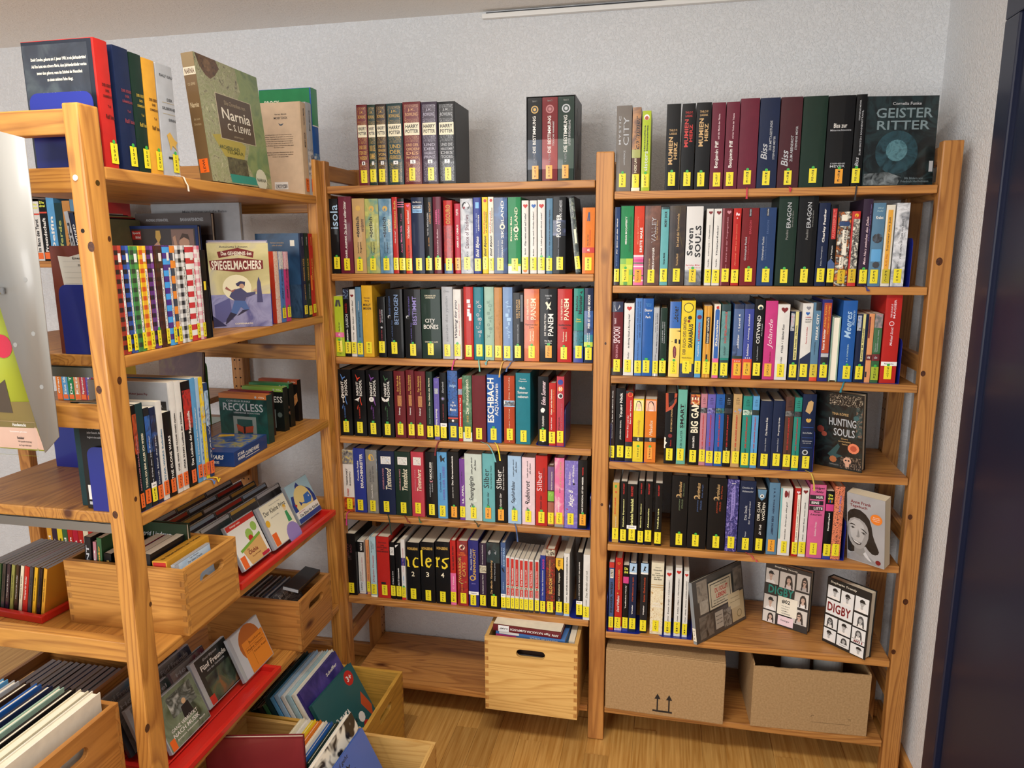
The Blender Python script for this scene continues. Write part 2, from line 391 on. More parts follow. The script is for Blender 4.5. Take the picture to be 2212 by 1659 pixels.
def make_book(loc, rz, w, h, d, c, code=None, items=(), place='', lean=0, leany=0, hard=None, **k):
    hard = (w > .016) if hard is None else hard
    root = thing(k.get('name') or ('book' if hard else 'paperback'), '', k.get('cat', 'book'), loc, 0, k.get('group')); root.rotation_mode = 'XYZ'
    root.matrix_world = Matrix.Translation(loc) @ Matrix.Rotation(rz, 4, 'Z') @ Matrix.Rotation(R(leany), 4, 'X') @ Matrix.Rotation(R(lean), 4, 'Y')
    prof = book_parts(root, w, h, d, c if c in PAL or c.startswith('#') else 'grey', items, hard, k.get('pages', 'paper'), k.get('cover'), k.get('side'), k.get('side_c'), reverse=k.get('reverse', False))
    if code: sticker(root, prof, w, h, code, k.get('st', 'tag yellow'), k.get('sb', rnd.uniform(.7, 1.15)), k.get('su', .5+rnd.uniform(-.06, .06)), k.get('dot'), k.get('sw', 1.85), k.get('sh', 3.6), k.get('white'))
    rb = k.get('rib')
    if rb:                                       # bookmark hanging over the shelf edge: colour, u offset, drop
        cc, dx, drop = rb; s = k.get('setback', .015)
        ribbon(root, cc, [(0, .004, .0012), (dx*.3, -s*.7, .0014), (dx*.6, -s-.003, -.001), (dx*.8, -s-.0045, -.012), (dx, -s-.0055, -drop*.6), (dx*1.1, -s-.005, -drop)])
    look = k.get('look') or look_of(w, h, k.get('cname', c), items, code)
    PENDING.append((root, look, place)); return root
def settle_labels():
    from collections import Counter, defaultdict
    keys = defaultdict(list)
    for o, l, p in PENDING: keys[(l, p)].append(o)
    for (l, p), os in keys.items():
        for i, o in enumerate(os):
            lab = l
            if len(os) > 1: lab += ', '+(ORD[i+1] if len(ORD) > i+1 else str(i+1))+' of '+(NUM[len(os)] if len(os) < 13 else 'many')+' from left'
            lab += ', '+p if p else ''
            while len(lab.replace(',', '').split()) > 16 and ' lettering' in lab:
                q = lab.split(', '); q = [a for a in q if not a.endswith(' lettering')]; lab = ', '.join(q)
            o['label'] = lab
# ------------------------------------------------------------------ the room
WY, RX, CZ = .312, 1.742, 2.262                   # back wall, right wall, ceiling
def wall_mat(name, c, scale=140, bump=.5):
    m, N, L, P = newmat(name); P.inputs['Base Color'].default_value = lin(c); P.inputs['Roughness'].default_value = .85
    tc = N.new('ShaderNodeTexCoord'); t = N.new('ShaderNodeTexNoise'); t.inputs['Scale'].default_value = scale; t.inputs['Detail'].default_value = 3; t.inputs['Roughness'].default_value = .6; t.inputs['Distortion'].default_value = .6
    L.new(tc.outputs['Object'], t.inputs['Vector']); r = N.new('ShaderNodeValToRGB'); r.color_ramp.elements[0].position = .45; r.color_ramp.elements[1].position = .66; L.new(t.outputs['Fac'], r.inputs[0])
    b = N.new('ShaderNodeBump'); b.inputs['Strength'].default_value = bump; b.inputs['Distance'].default_value = .004; L.new(r.outputs[0], b.inputs['Height']); L.new(b.outputs[0], P.inputs['Normal']); return m
M_WALL = wall_mat('woodchip_wallpaper', '#e2e4e6'); M_CEIL = wall_mat('rough_ceiling_plaster', '#f4f1ec', 120, .4)
def struct(name, b, m, bevel=0): o = MB().box(*b, m).build(name, None, bevel); o['kind'] = 'structure'; return o
struct('wall_back', (-3.2, RX+.15, WY, WY+.12, 0, CZ), M_WALL)
struct('wall_right', (RX, RX+.12, -.125, WY, 0, CZ), M_WALL)
struct('wall_right_beyond_door', (RX, RX+.12, -3.6, -1.2, 0, CZ), M_WALL)['label'] = 'white right wall beyond the navy door'
bpy.data.objects['wall_right_beyond_door'].name = 'wall_right_far'
struct('ceiling', (-3.2, RX+.12, -2.6, WY+.12, CZ, CZ+.1), M_CEIL)
def floor_mat():
    m, N, L, P = newmat('oak_parquet'); tc = N.new('ShaderNodeTexCoord'); oi = N.new('ShaderNodeObjectInfo')
    cmb = N.new('ShaderNodeCombineXYZ'); [L.new(oi.outputs['Random'], cmb.inputs[i]) for i in range(3)]
    ad = N.new('ShaderNodeVectorMath'); ad.operation = 'MULTIPLY_ADD'; ad.inputs[1].default_value = (31, 7, 5); L.new(cmb.outputs[0], ad.inputs[0]); L.new(tc.outputs['Object'], ad.inputs[2])
    mp = N.new('ShaderNodeMapping'); mp.inputs['Scale'].default_value = (140, 5, 20); L.new(ad.outputs[0], mp.inputs[0])
    t = N.new('ShaderNodeTexNoise'); t.inputs['Scale'].default_value = 1; t.inputs['Detail'].default_value = 4; t.inputs['Distortion'].default_value = .4; L.new(mp.outputs[0], t.inputs['Vector'])
    r = N.new('ShaderNodeValToRGB'); e = r.color_ramp.elements; e[0].position = .3; e[0].color = lin('#b07c38'); e[1].position = .7; e[1].color = lin('#d3a45c'); L.new(t.outputs['Fac'], r.inputs[0])
    hv = N.new('ShaderNodeHueSaturation'); mr = N.new('ShaderNodeMapRange'); mr.inputs[3].default_value = .85; mr.inputs[4].default_value = 1.12
    L.new(oi.outputs['Random'], mr.inputs[0]); L.new(mr.outputs[0], hv.inputs['Value']); L.new(r.outputs[0], hv.inputs['Color']); L.new(hv.outputs[0], P.inputs['Base Color']); P.inputs['Roughness'].default_value = .38
    return m
M_FLOOR = floor_mat()
fl = struct('floor', (-3.2, RX+.12, -3.6, WY+.12, -.12, -.0022), M_FLOOR)
pw, plen = .071, .49
pm = MB().box(0, pw-.0006, 0, plen-.0006, -.002, 0, M_FLOOR).mesh('plank', .0003)
i = 0; xx = -.62
while xx < RX-pw:
    j0 = -1.06-(i*.171) % plen
    for j in range(4):
        y0 = j0+j*plen
        if y0+plen > WY+.0: continue
        p = link('plank', pm, fl); p.location = (xx, y0, 0)
    xx += pw; i += 1
struct('baseboard_right', (RX-.014, RX, -.118, WY, 0, .055), pine('y', '#c98d49', '#9a5f2a', False), .003)
struct('baseboard_back', (-3.2, RX-.014, WY-.014, WY, 0, .055), pine('x', '#c98d49', '#9a5f2a', False), .003)
# door in navy paint
M_DOOR = mat('#101833', .4, .05); M_DOOR2 = mat('#171d36', .4, .1)
dr = bpy.data.objects.new('door_1', None); COL.objects.link(dr); dr.location = (RX, -.125, 0); dr['kind'] = 'structure'
MB().box(-.022, .0, -.075, 0, 0, 2.03, M_DOOR2).build('casing', dr, .004)
MB().box(-.022, .0, -1.10, -1.02, 0, 2.03, M_DOOR2).build('casing', dr, .004)
MB().box(-.022, .0, -1.10, 0, 2.03, 2.11, M_DOOR2).build('casing', dr, .004)
MB().box(-.008, .06, -.092, -.075, 0, 2.03, M_DOOR).build('jamb', dr, .003)
MB().box(-.012, .03, -1.02, -.0925, .006, 2.028, M_DOOR).build('door_leaf', dr, .003)
hg = MB(); hg.tube([(-.018, -.33, .17), (-.018, -.33, .25)], .007, mat('#c9c9c6', .25, 0, 1), 10); hg.build('hinge', dr)
# cable duct along the ceiling
M_DUCT = mat('#efeeea', .4)
cdt = thing('cable_duct', 'white plastic cable duct along the ceiling above the bookcases', 'cable duct', (.41, WY-.0185, CZ-.024))
MB().box(0, RX-.412, 0, .018, 0, .014, M_DUCT).build('channel', cdt, .002)
cb = MB(); cb.tube([(.012, .008, .0165), (.4, .008, .0175), (RX-.42, .008, .0165)], .0022, mat('charcoal', .5)); cb.build('cable', cdt)

# ------------------------------------------------------------------ bookcases of pine
ZM = [0, 1.7205, 1.4635, 1.2078, .9535, .6975, .4055, .1145]
ZR = [0, 1.688, 1.4319, 1.1743, .9178, .6616, .3745, .1182]
ZL = [0, 1.691, 1.341, 1.019, .713, .402, .12]
ST = .021
PX, PY, PZ = [pine(a, '#c28746', '#7c441b') for a in 'xyz']
M_HOLE = mat('#1d120a', .9); M_STEEL = mat('#9a9c9b', .35, 0, 1); M_BRASS = mat('#8d7440', .4, 0, 1)
def holes(parent, pts, nrm):
    mb = MB(); n = Vector(nrm); a = n.orthogonal().normalized(); b = n.cross(a)
    for p in pts:
        c = Vector(p)+n*.0003; mb.add([c+.0032*(math.cos(i*math.pi/4)*a+math.sin(i*math.pi/4)*b) for i in range(8)], [tuple(range(8))], M_HOLE)
    o = mb.build('dowel_holes', parent); o['kind'] = 'stuff'; return o
def post(parent, b, faces=()):
    o = wood('post', b, PZ, parent, .004)
    for f in faces:
        x0, x1, y0, y1, z0, z1 = b; pts = []
        zz = .12
        while zz < z1-.05:
            if f in '+x-x':
                X = x1 if f == '+x' else x0
                for q in (.3, .72): pts.append((X, y0+(y1-y0)*q, zz))
            else:
                Y = y1 if f == '+y' else y0
                for q in (.3, .72): pts.append((x0+(x1-x0)*q, Y, zz))
            zz += .032
        holes(o, pts, {'+x': (1,0,0), '-x': (-1,0,0), '+y': (0,1,0), '-y': (0,-1,0)}[f])
    return o
wc = thing('wall_bookcase', 'tall pine bookcase with two bays along the back wall', 'bookcase')
PT = 1.794
def ladder_x(par, x0, x1, yf, yb, inner):
    post(par, (x0, x1, yf, yf+.033, 0, PT)); post(par, (x0, x1, yb-.044, yb, 0, PT), inner)
    for z in (1.742, 1.655, 1.2, .71, .22):
        wood('rung', ((x0+x1)/2-.011, (x0+x1)/2+.011, yf+.033, yb-.044, z, z+.044), PY, par)
ladder_x(wc, -.049, -.001, .0, .308, ('+x',)); ladder_x(wc, .800, .849, 0, .308, ('+x', '-x')); ladder_x(wc, 1.660, 1.708, 0, .308, ('-x',))
for k in range(1, 8):
    wood('shelf', (.001, .798, .001, .300, ZM[k]-ST, ZM[k]), PX, wc, .003)
    wood('shelf', (.851, 1.658, .001, .300, ZR[k]-ST, ZR[k]), PX, wc, .003)
# free standing bookcase at right angles to the wall, on the left
LX = -.01; LB = -.51; LN, LF = -.871, -.043
PXL, PYL, PZL = [pine(a, '#cb8f43', '#82481b') for a in 'xyz']
lc = thing('end_bookcase', 'deep pine bookcase standing at right angles to the wall on the left', 'bookcase')
PZ_keep, PZ = PZ, PZL
for x0, x1 in ((LX-.033, LX), (LB, LB+.033)):
    p = post(lc, (x0, x1, LN-.049, LN, 0, PT), ('+y',)); post(lc, (x0, x1, LF, LF+.040, 0, PT), ('-y',) if x1 < -.2 else ())
    if x1 == LX:
        MB().tube([(LX-.02, LN-.0495, 1.667), (LX-.02, LN-.0505, 1.667)], .0052, mat('#e8e8e6', .3), 12).build('screw_head', p)
        MB().tube([(LX-.0005, LN-.022, 1.66), (LX+.0008, LN-.022, 1.66)], .005, M_BRASS, 12).build('screw_head', p)
        MB().tube([(LX-.018, LN-.0491, 1.575), (LX-.018, LN-.0493, 1.575)], .004, M_HOLE, 10).build('drilled_hole', p)
PZ = PZ_keep
for z in (1.743, 1.643, 1.203, .712, .2):
    wood('rung', (LB+.033, LX-.033, LN-.036, LN-.012, z, z+.044), PXL, lc); wood('rung', (LB+.033, LX-.033, LF+.006, LF+.028, z, z+.044), PXL, lc)
for k in range(1, 6):
    s = wood('shelf', (LB, LX-.001, LN+.001, LF-.001, ZL[k]-ST-.002, ZL[k]), PYL, lc, .003)
    if k in (2, 3): MB().box(LB+.04, LX-.04, LN+.002, LN+.0035, ZL[k]-.045, ZL[k]-.024, M_STEEL).build('steel_bracket', s); MB().box(LB+.04, LX-.04, LN+.002, LN+.03, ZL[k]-.0255, ZL[k]-.0235, M_STEEL).build('steel_bracket', s)
M_KNOT = pic_mat(['#2a140a', '#4a2612', '#5c3318'], 200)
def knot(par, p, nrm, r, k=1.3):
    n = Vector(nrm); a = Vector((0, 0, 1)); b = n.cross(a); c = Vector(p)+n*.0003
    MB().add([c+r*(k*math.cos(i*math.pi/7)*a+math.sin(i*math.pi/7)*b) for i in range(14)], [tuple(range(14))], M_KNOT).build('knot', par)
def post_at(par, x, y): return min((o for o in par.children if o.name.startswith('post')), key=lambda o: abs(sum(v.co.x for v in o.data.vertices)/len(o.data.vertices)-x)+abs(sum(v.co.y for v in o.data.vertices)/len(o.data.vertices)-y))
pr = post_at(wc, 1.684, .016); pm_ = post_at(wc, .825, .016); pn = post_at(lc, LX-.016, LN-.025)
for px, py, r in ((2029, 565, .008), (1994, 807, .006), (1966, 1117, .006), (1956, 1300, .007), (1930, 1408, .006)): knot(pr, ony(px, py, 0), (0, -1, 0), r)
for px, py, r in ((1308, 742, .003), (1300, 1090, .004)): knot(pm_, ony(px, py, 0), (0, -1, 0), r)
for px, py, r in ((197, 533, .007), (214, 842, .006), (249, 1112, .006)): knot(pn, ony(px, py, LN-.049), (0, -1, 0), r)
for px, py, r in ((236, 516, .004), (293, 1078, .004), (258, 822, .006), (318, 1573, .007), (325, 1305, .004)): knot(pn, onx(px, py, LX), (1, 0, 0), r)
# bookcase further left along the wall
fb = thing('far_bookcase', 'pine bookcase along the back wall, mostly hidden behind the left bookcase', 'bookcase')
for x0 in (-1.235, -.535): post(fb, (x0, x0+.046, 0, .033, 0, PT), ('-y',) if x0 > -1 else ()); post(fb, (x0, x0+.046, .264, .308, 0, PT), ('-y',))
for z in (1.742, 1.2, .71, .22):
    for x0 in (-1.22, -.52): wood('rung', (x0, x0+.02, .033, .264, z, z+.044), PY, fb)
ZF = [0, 1.735, 1.503, 1.03, .75, .41, .12]
for k in range(1, 7): wood('shelf', (-1.187, -.537, .001, .300, ZF[k]-ST, ZF[k]), PX, fb, .003)
# ------------------------------------------------------------------ rows of books: (left, right, top) of each spine in a picture crop
def row(bay, k, crop, entries, setback=.015, depth=.145):
    z = (ZM if bay == 'middle' else ZR)[k]; place = '%s shelf, %s bay' % (ORD[k], bay)
    for e in entries:
        x0, x1, yt, c, code = e[:5]; items = e[5] if len(e) > 5 else []; op = dict(e[6]) if len(e) > 6 else {}
        s = op.pop('set', setback)
        a = solve_x(crop.x(x0), s, z); b = solve_x(crop.x(x1), s, z); xm = (a+b)/2; w = max(.006, b-a-.0008)
        h = solve_z(crop.y(yt), xm, s)-z; d = op.pop('d', min(depth+.01*rnd.random(), .74*h))
        zz = z+op.pop('up', .0011)
        op.setdefault('group', 'books on the %s shelf of the %s bay' % (ORD[k], bay))
        make_book((xm, s, zz), 0, w, h, d, c, code, items, place, setback=s, **op)
def bookend(loc, rz, w, d, h, label, flip=1, c='bookend blue'):
    """bent sheet steel: tongue under the books and an upright plate; local x along the shelf, y into it"""
    t = thing('bookend', label, 'bookend', loc, rz, 'sheet steel bookends')
    m = mat(c, .3, .5); x0, x1 = (0, w) if flip > 0 else (-w, 0)
    def rr(a0, a1, b0, b1, r, corners):
        P = []
        for cx, cy, a, on in ((a1-r, b0+r, -90, corners[0]), (a1-r, b1-r, 0, corners[1]), (a0+r, b1-r, 90, corners[2]), (a0+r, b0+r, 180, corners[3])):
            if on: P += [(cx+r*math.cos(R(a+q*22.5)), cy+r*math.sin(R(a+q*22.5))) for q in range(5)]
            else: P.append({-90: (a1, b0), 0: (a1, b1), 90: (a0, b1), 180: (a0, b0)}[a])
        return P
    MB().prism(rr(x0, x1, 0, d, .018, (flip > 0, flip > 0, flip < 0, flip < 0)), 0, .0009, m).build('tongue', t)
    pl = MB(); pl.prism([(y, z) for y, z in rr(0, d, .0009, h, .018, (0, 1, 1, 0))], -.0006, .0006, m, 'x'); pl.build('upright', t); return t
G = {'dot': 'g'}; S = {'dot': 's'}
def g_(**k): return dict(k, dot='g')
def s_(**k): return dict(k, dot='s')
# ---- middle bay, top shelf
cA = Crop(680, 180, 3.568)
def wiz(c, v0=.25, v1=.4, t=(), num='1', col='gold'):
    it = [B(pic_mat([c, c, col], 260, 3, 2.5), .03, .97, .1, .9), B(c, .07, .2, .18, .82), H('J.K.', col, .08, .115, .3, .7), H('ROWLING', col, .13, .17, .16, .84), B('cream', v0, v1, .08, .92), H('HARRY', 'ink', v0+.02, v0+.065, .14, .86, 'b'), H('POTTER', 'ink', v0+.08, v0+.125, .14, .86, 'b'), B(c, .48, .72, .14, .86)]
    for i, s in enumerate(t): it.append(H(s, col, .5+i*.2/len(t), .5+(i+.72)*.2/len(t), .16, .84))
    return it+[B('#efefef', .70, .745, .36, .66), H(num, 'ink', .707, .738, .46, .56)]
row('middle', 1, cA, [
 (343, 425, 168, 'maroon', 'ROWL', wiz('maroon', t=('UND DER', 'STEIN DER', 'WEISEN'), num='1')),
 (426, 487, 168, 'dark green', 'ROWL', wiz('dark green', t=('UND DIE', 'KAMMER'), num='2')),
 (488, 568, 162, 'dark brown', 'ROWL', wiz('dark brown', t=('UND DER', 'GEFANGENE', 'VON', 'ASKABAN'), num='3')),
 (570, 690, 157, 'dark teal', 'ROWL', wiz('dark teal', t=('UND', 'DER', 'FEUERKELCH'), num='4')),
 (693, 830, 145, 'maroon', 'ROWL', wiz('maroon', t=('UND DER', 'ORDEN', 'DES', 'PHÖNIX'), num='5', col='#d9a878')),
 (832, 955, 145, 'plum', 'ROWL', wiz('plum', t=('UND', 'DER', 'HALBBLUT', 'PRINZ'), num='6', col='#b9b4c6')),
 (957, 1090, 143, 'black', 'ROWL', wiz('black', t=('UND DIE', 'HEILIGTÜMER', 'DES', 'TODES'), num='7', col='silver')),
], setback=.02)
# slip case with three volumes
sc0 = solve_x(cA.x(1632), .02, ZM[1]); sc1 = solve_x(cA.x(2003), .02, ZM[1]); sch = solve_z(cA.y(97), (sc0+sc1)/2, .02)-ZM[1]
scs = thing('slipcase', 'black cardboard slipcase holding three volumes on the top shelf', 'slipcase', (sc0, .02, ZM[1]+.0004))
mb = MB(); W3 = sc1-sc0; M_SC = cover_mat('black')
mb.box(0, .002, 0, .15, 0, sch, M_SC).box(W3-.002, W3, 0, .15, 0, sch, M_SC).box(.002, W3-.002, 0, .15, 0, .0015, M_SC).box(.002, W3-.002, 0, .15, sch-.0015, sch, M_SC).box(.002, W3-.002, .148, .15, .0015, sch-.0015, M_SC); mb.build('case', scs)
mb = MB(); prints_mesh(mb, [O('dark grey', .27, .5, .28), O('black', .27, .5, .22), U('BESTIMMUNG', 'dark grey', .52, .85, .4, .6)], .14, sch, flat); mb.v = [(W3-q[1]+.0001, .075+q[0], q[2]) for q in mb.v]; mb.build('case_print', scs)
xs = [sc0+.0028, solve_x(cA.x(1750), .02, ZM[1]), solve_x(cA.x(1870), .02, ZM[1]), sc1-.0028]
for i, (c, ring, sub, cc) in enumerate((('black', 'gold', '', '#173a5e'), ('dark red', '#b06a6a', 'TÖDLICHE WAHRHEIT', '#a8352a'), ('dark green', 'silver', 'LETZTE ENTSCHEIDUNG', '#2c4a34'))):
    it = [B(pic_mat([c, cc], 9), .5, .86), O(ring, .14, .5, .26), O(c, .14, .5, .19), O(ring, .14, .5, .1), U('DIE BESTIMMUNG', 'white', .22, .66, .36, .58), U('V. ROTH', '#8d8d92', .67, .78, .42, .55), H('Band %d' % (i+1), 'grey', .03, .05, .35, .65)]
    if sub: it.append(U(sub, '#c9c9c9', .28, .58, .66, .78))
    w = xs[i+1]-xs[i]-.0008
    make_book(((xs[i]+xs[i+1])/2, .0215, ZM[1]+.0022), 0, w, sch-.005, .143, c, 'ROTH', it, 'in the black slipcase', hard=False, st='tag orange', sw=1.8, group='volumes in the slipcase', sb=.5)
# ---- middle bay, second shelf
cB = Crop(690, 400, 7.135); cC = Crop(980, 400, 6.506)
row('middle', 2, cB, [
 (165, 330, 215, 'black', 'ABED', [U('isola', 'light blue', .08, .4, .3, .98, 'l')], g_(su=.75, sb=1.3)),
 (336, 536, 180, 'burgundy', 'ALLE', [U('ISABEL ALLENDE', 'white', .51, .8, .42, .56, 'b'), U('Die Stadt der wilden Götter', 'white', .06, .49, .4, .6, 'i')]),
 (545, 735, 210, 'tan', 'ANGE', [O('gold', .13, .5, .2), U('göttlich', 'ink', .24, .52, .28, .62, 'b'), U('verdammt', 'brown', .27, .44, .62, .9, 'i'), U('Josephine', 'dark brown', .58, .73, .32, .45), U('Angelini', 'dark brown', .58, .73, .52, .68)], g_()),
 (738, 945, 215, 'olive', 'ANGE', [B(pic_mat(['#5f8f7c', 'olive', '#c5c66a'], 25), 0, 1), O('gold', .13, .5, .2), U('göttlich', 'ink', .24, .52, .28, .62, 'b'), U('verloren', 'olive', .27, .44, .62, .9, 'i'), U('Josephine', 'ink', .58, .73, .32, .45), U('Angelini', 'ink', .58, .73, .52, .68)], g_()),
 (948, 1145, 215, 'steel blue', 'ANGE', [B(pic_mat(['#3f6f86', 'steel blue', '#8fb5b0'], 25), 0, 1), O('gold', .13, .5, .2), U('göttlich', 'ink', .24, .52, .28, .62, 'b'), U('verliebt', 'cream', .27, .44, .62, .9, 'i'), U('Josephine', 'ink', .58, .73, .32, .45), U('Angelini', 'ink', .58, .73, .52, .68)], g_()),
 (1150, 1232, 190, 'red', 'ARDA', [U('Schlimmes Ende', 'gold', .05, .41, .34, .72, 'b'), U('Philip Ardagh', 'white', .44, .6, .4, .62, 'i')]),
 (1236, 1336, 210, 'black', 'AROL', [B('pink', .045, .055), B('pink', .075, .085), B('pink', .105, .115), U('Megge Girls', 'pink', .36, .58, .35, .7, 'b'), U('Arena', 'pink', .6, .72, .4, .62), U('7 arena', 'pink', .2, .3, .45, .6)]),
 (1340, 1438, 280, 'red-orange', 'AROL', [HT('pink', .04, .55, .25), U('Verlieben verboten!', 'white', .1, .5, .34, .72, 'i'), U('Irene Arold', 'ink', .6, .78, .4, .62)]),
 (1440, 1632, 195, 'navy', 'ABEL', [H('Abel Montaine', 'white', .05, .07, .14, .86), B('#9fbfdd', .1, .155, .12, .88), B('navy', .104, .151, .15, .85), H('MICHAEL', 'white', .115, .14, .2, .8, 'b'), B('#7fb4e0', .155, .2, .12, .88), H('POLTERMANN', 'dark blue', .165, .19, .18, .82)]),
 (1636, 1766, 195, 'black', 'ASHE', [U('TOTE MÄDCHEN', 'silver', .2, .5, .3, .5, 'b'), U('LÜGEN NICHT', 'caramel', .06, .34, .56, .8, 'b'), U('JAY ASHER', 'caramel', .52, .64, .42, .62)], g_()),
 (1772, 1897, 185, 'burgundy', 'BEAL', [U('HIMMEL', 'pink', .16, .35, .3, .5, 'b'), U('nächtliche', 'hot pink', .16, .36, .56, .82, 'i'), U('Alexandra Bullen', 'pale pink', .42, .76, .42, .58, 'i')], g_()),
 (1930, 2066, 240, 'red', 'BECK', [U('OSCURO', 'gold', .06, .32, .26, .78), B(pic_mat(['red', 'dark red'], 120), .34, .84), B('slate blue', .86, 1)]),
 (2096, 2186, 290, 'crimson', 'BIEN', [U('TUTTI', 'white', .08, .17, .3, .7, 'b'), U('ABER IST ORBUS', 'white', .3, .63, .36, .66, 'b')], {'st': 'tag orange'}),
])
row('middle', 2, cC, [
 (108, 282, 195, 'silver', 'BLAC', [B(pic_mat(['#7c8390', 'silver', '#d8dade'], 30), 0, 1), O('black', .095, .45, .32), O('#8d3440', .12, .3, .1), U('Dance of Shadows', '#5b2a3a', .21, .66, .36, .66), U('BLACK', 'ink', .7, .78, .45, .6), H('B', 'ink', .94, .96, .45, .55)]),
 (285, 395, 180, 'royal blue', 'BLYT', [B('sky blue', .06, .14, .3, .75), U('Enid Blyton', 'white', .51, .78, .3, .82, 'bi'), U('ABENTEUER', 'white', .22, .44, .62, .78, 'b'), U('DAS RÄTSEL DER', '#9fb4e6', .2, .46, .32, .48)]),
 (408, 490, 175, 'yellow', 'BLYT', [O('red', .045, .55, .26), U('Enid Blyton', 'ink', .5, .77, .28, .78, 'bi'), U('Fünf Freunde', 'red-orange', .18, .47, .26, .46, 'b'), U('auf neuen Abenteuern', 'ink', .19, .46, .6, .78, 'b')]),
 (492, 570, 170, 'ivory', 'BLYT', [O('red', .045, .55, .26), U('Enid Blyton', 'ink', .5, .77, .28, .78, 'bi'), U('Fünf Freunde', 'red', .18, .47, .26, .46, 'b'), U('erforschen die Schatzinsel', 'ink', .14, .46, .6, .78, 'b')], {'cname': 'pale yellow'}),
 (572, 760, 180, 'dark blue', 'BOIE', [B(pic_mat(['#1f3a66', 'dark blue', '#3d6ea8'], 20), 0, 1), U('SK GLAND', 'white', .04, .53, .52, .74), O('cream', .38, .63, .2), O('dark blue', .38, .63, .1), U('VERRAT IN', 'white', .56, .79, .56, .68), U('Kirsten Boie', 'silver', .56, .78, .26, .36)]),
 (765, 947, 175, 'green', 'BOIE', [U('SK GLAND', 'cream', .13, .56, .52, .76), O('cream', .42, .64, .2), O('dark green', .42, .64, .09), U('Kirsten Boie', 'cream', .25, .57, .18, .32, 'b'), B('lime', .87, 1), B('pale green', .9, 1)]),
 (957, 1053, 220, 'white', 'BOTH', [HT('red', .075, .55, .34), U('Was reimt sich auf Liebe?', 'ink', .17, .62, .4, .66, 'i'), U('Bea Both', 'ink', .65, .74, .42, .6, 'i'), O('orange', .955, .5, .3)], {'sb': 1.1}),
 (1072, 1168, 220, 'white', 'BOTH', [HT('blue', .075, .55, .34), U('Umweg nach Wolke Sieben!', 'ink', .15, .62, .4, .66, 'i'), U('Bea Both', 'ink', .66, .76, .42, .6, 'i')], {'sb': 1.0}),
 (1178, 1282, 213, 'white', 'BOTH', [HT('red', .08, .52, .34), U('Liebe geteilt durch zwei!', 'ink', .17, .62, .4, .66, 'i'), U('Bea Both', 'ink', .65, .74, .42, .6, 'i')], g_(sb=1.0)),
 (1298, 1389, 190, 'steel blue', 'BOYNE', [U('Der Junge im gestreiften Pyjama', 'ink', .15, .62, .42, .66, 'b'), U('JOHN BOYNE', '#39505f', .64, .76, .45, .6)], g_()),
 (1392, 1570, 170, 'black', 'BRAN', [B(pic_mat(['black', 'navy', '#5a5f86'], 40), .3, .5), U('IM SOG DES MEERES', 'silver', .04, .3, .5, .72), U('FLOATER', 'white', .22, .52, .28, .62, 'b'), U('Thomas Thiemeyer', '#8f93a0', .52, .78, .4, .5)]),
 (1715, 1792, 158, 'black', 'BRAY', [B(pic_mat(['black', '#26352c', '#8a8f78'], 70), .02, .98), U('Gef.Ahnen', 'silver', .12, .26, .4, .65, 'i'), B('cream', .42, .6, .4, .8)], {'lean': -6, 'hard': False, 'sb': 1.3, 'look': 'dark book leaning to the left, sticker BRAY'}),
 (1800, 1975, 320, 'orange', 'BRAS', [PL('dark blue', [(.38, .2), (.48, .07), (.6, .07), (.62, .2), (.52, .2), (.5, .13), (.47, .2)]), B('red', .6, .68), H('cbj', 'white', .615, .665, .4, .6, 'b'), U('Eins für vier', 'brown', .4, .57, .4, .5), U('Der zweite Sommer', 'red', .33, .57, .56, .66)], {'st': 'tag yellow', 'hard': False}),
])
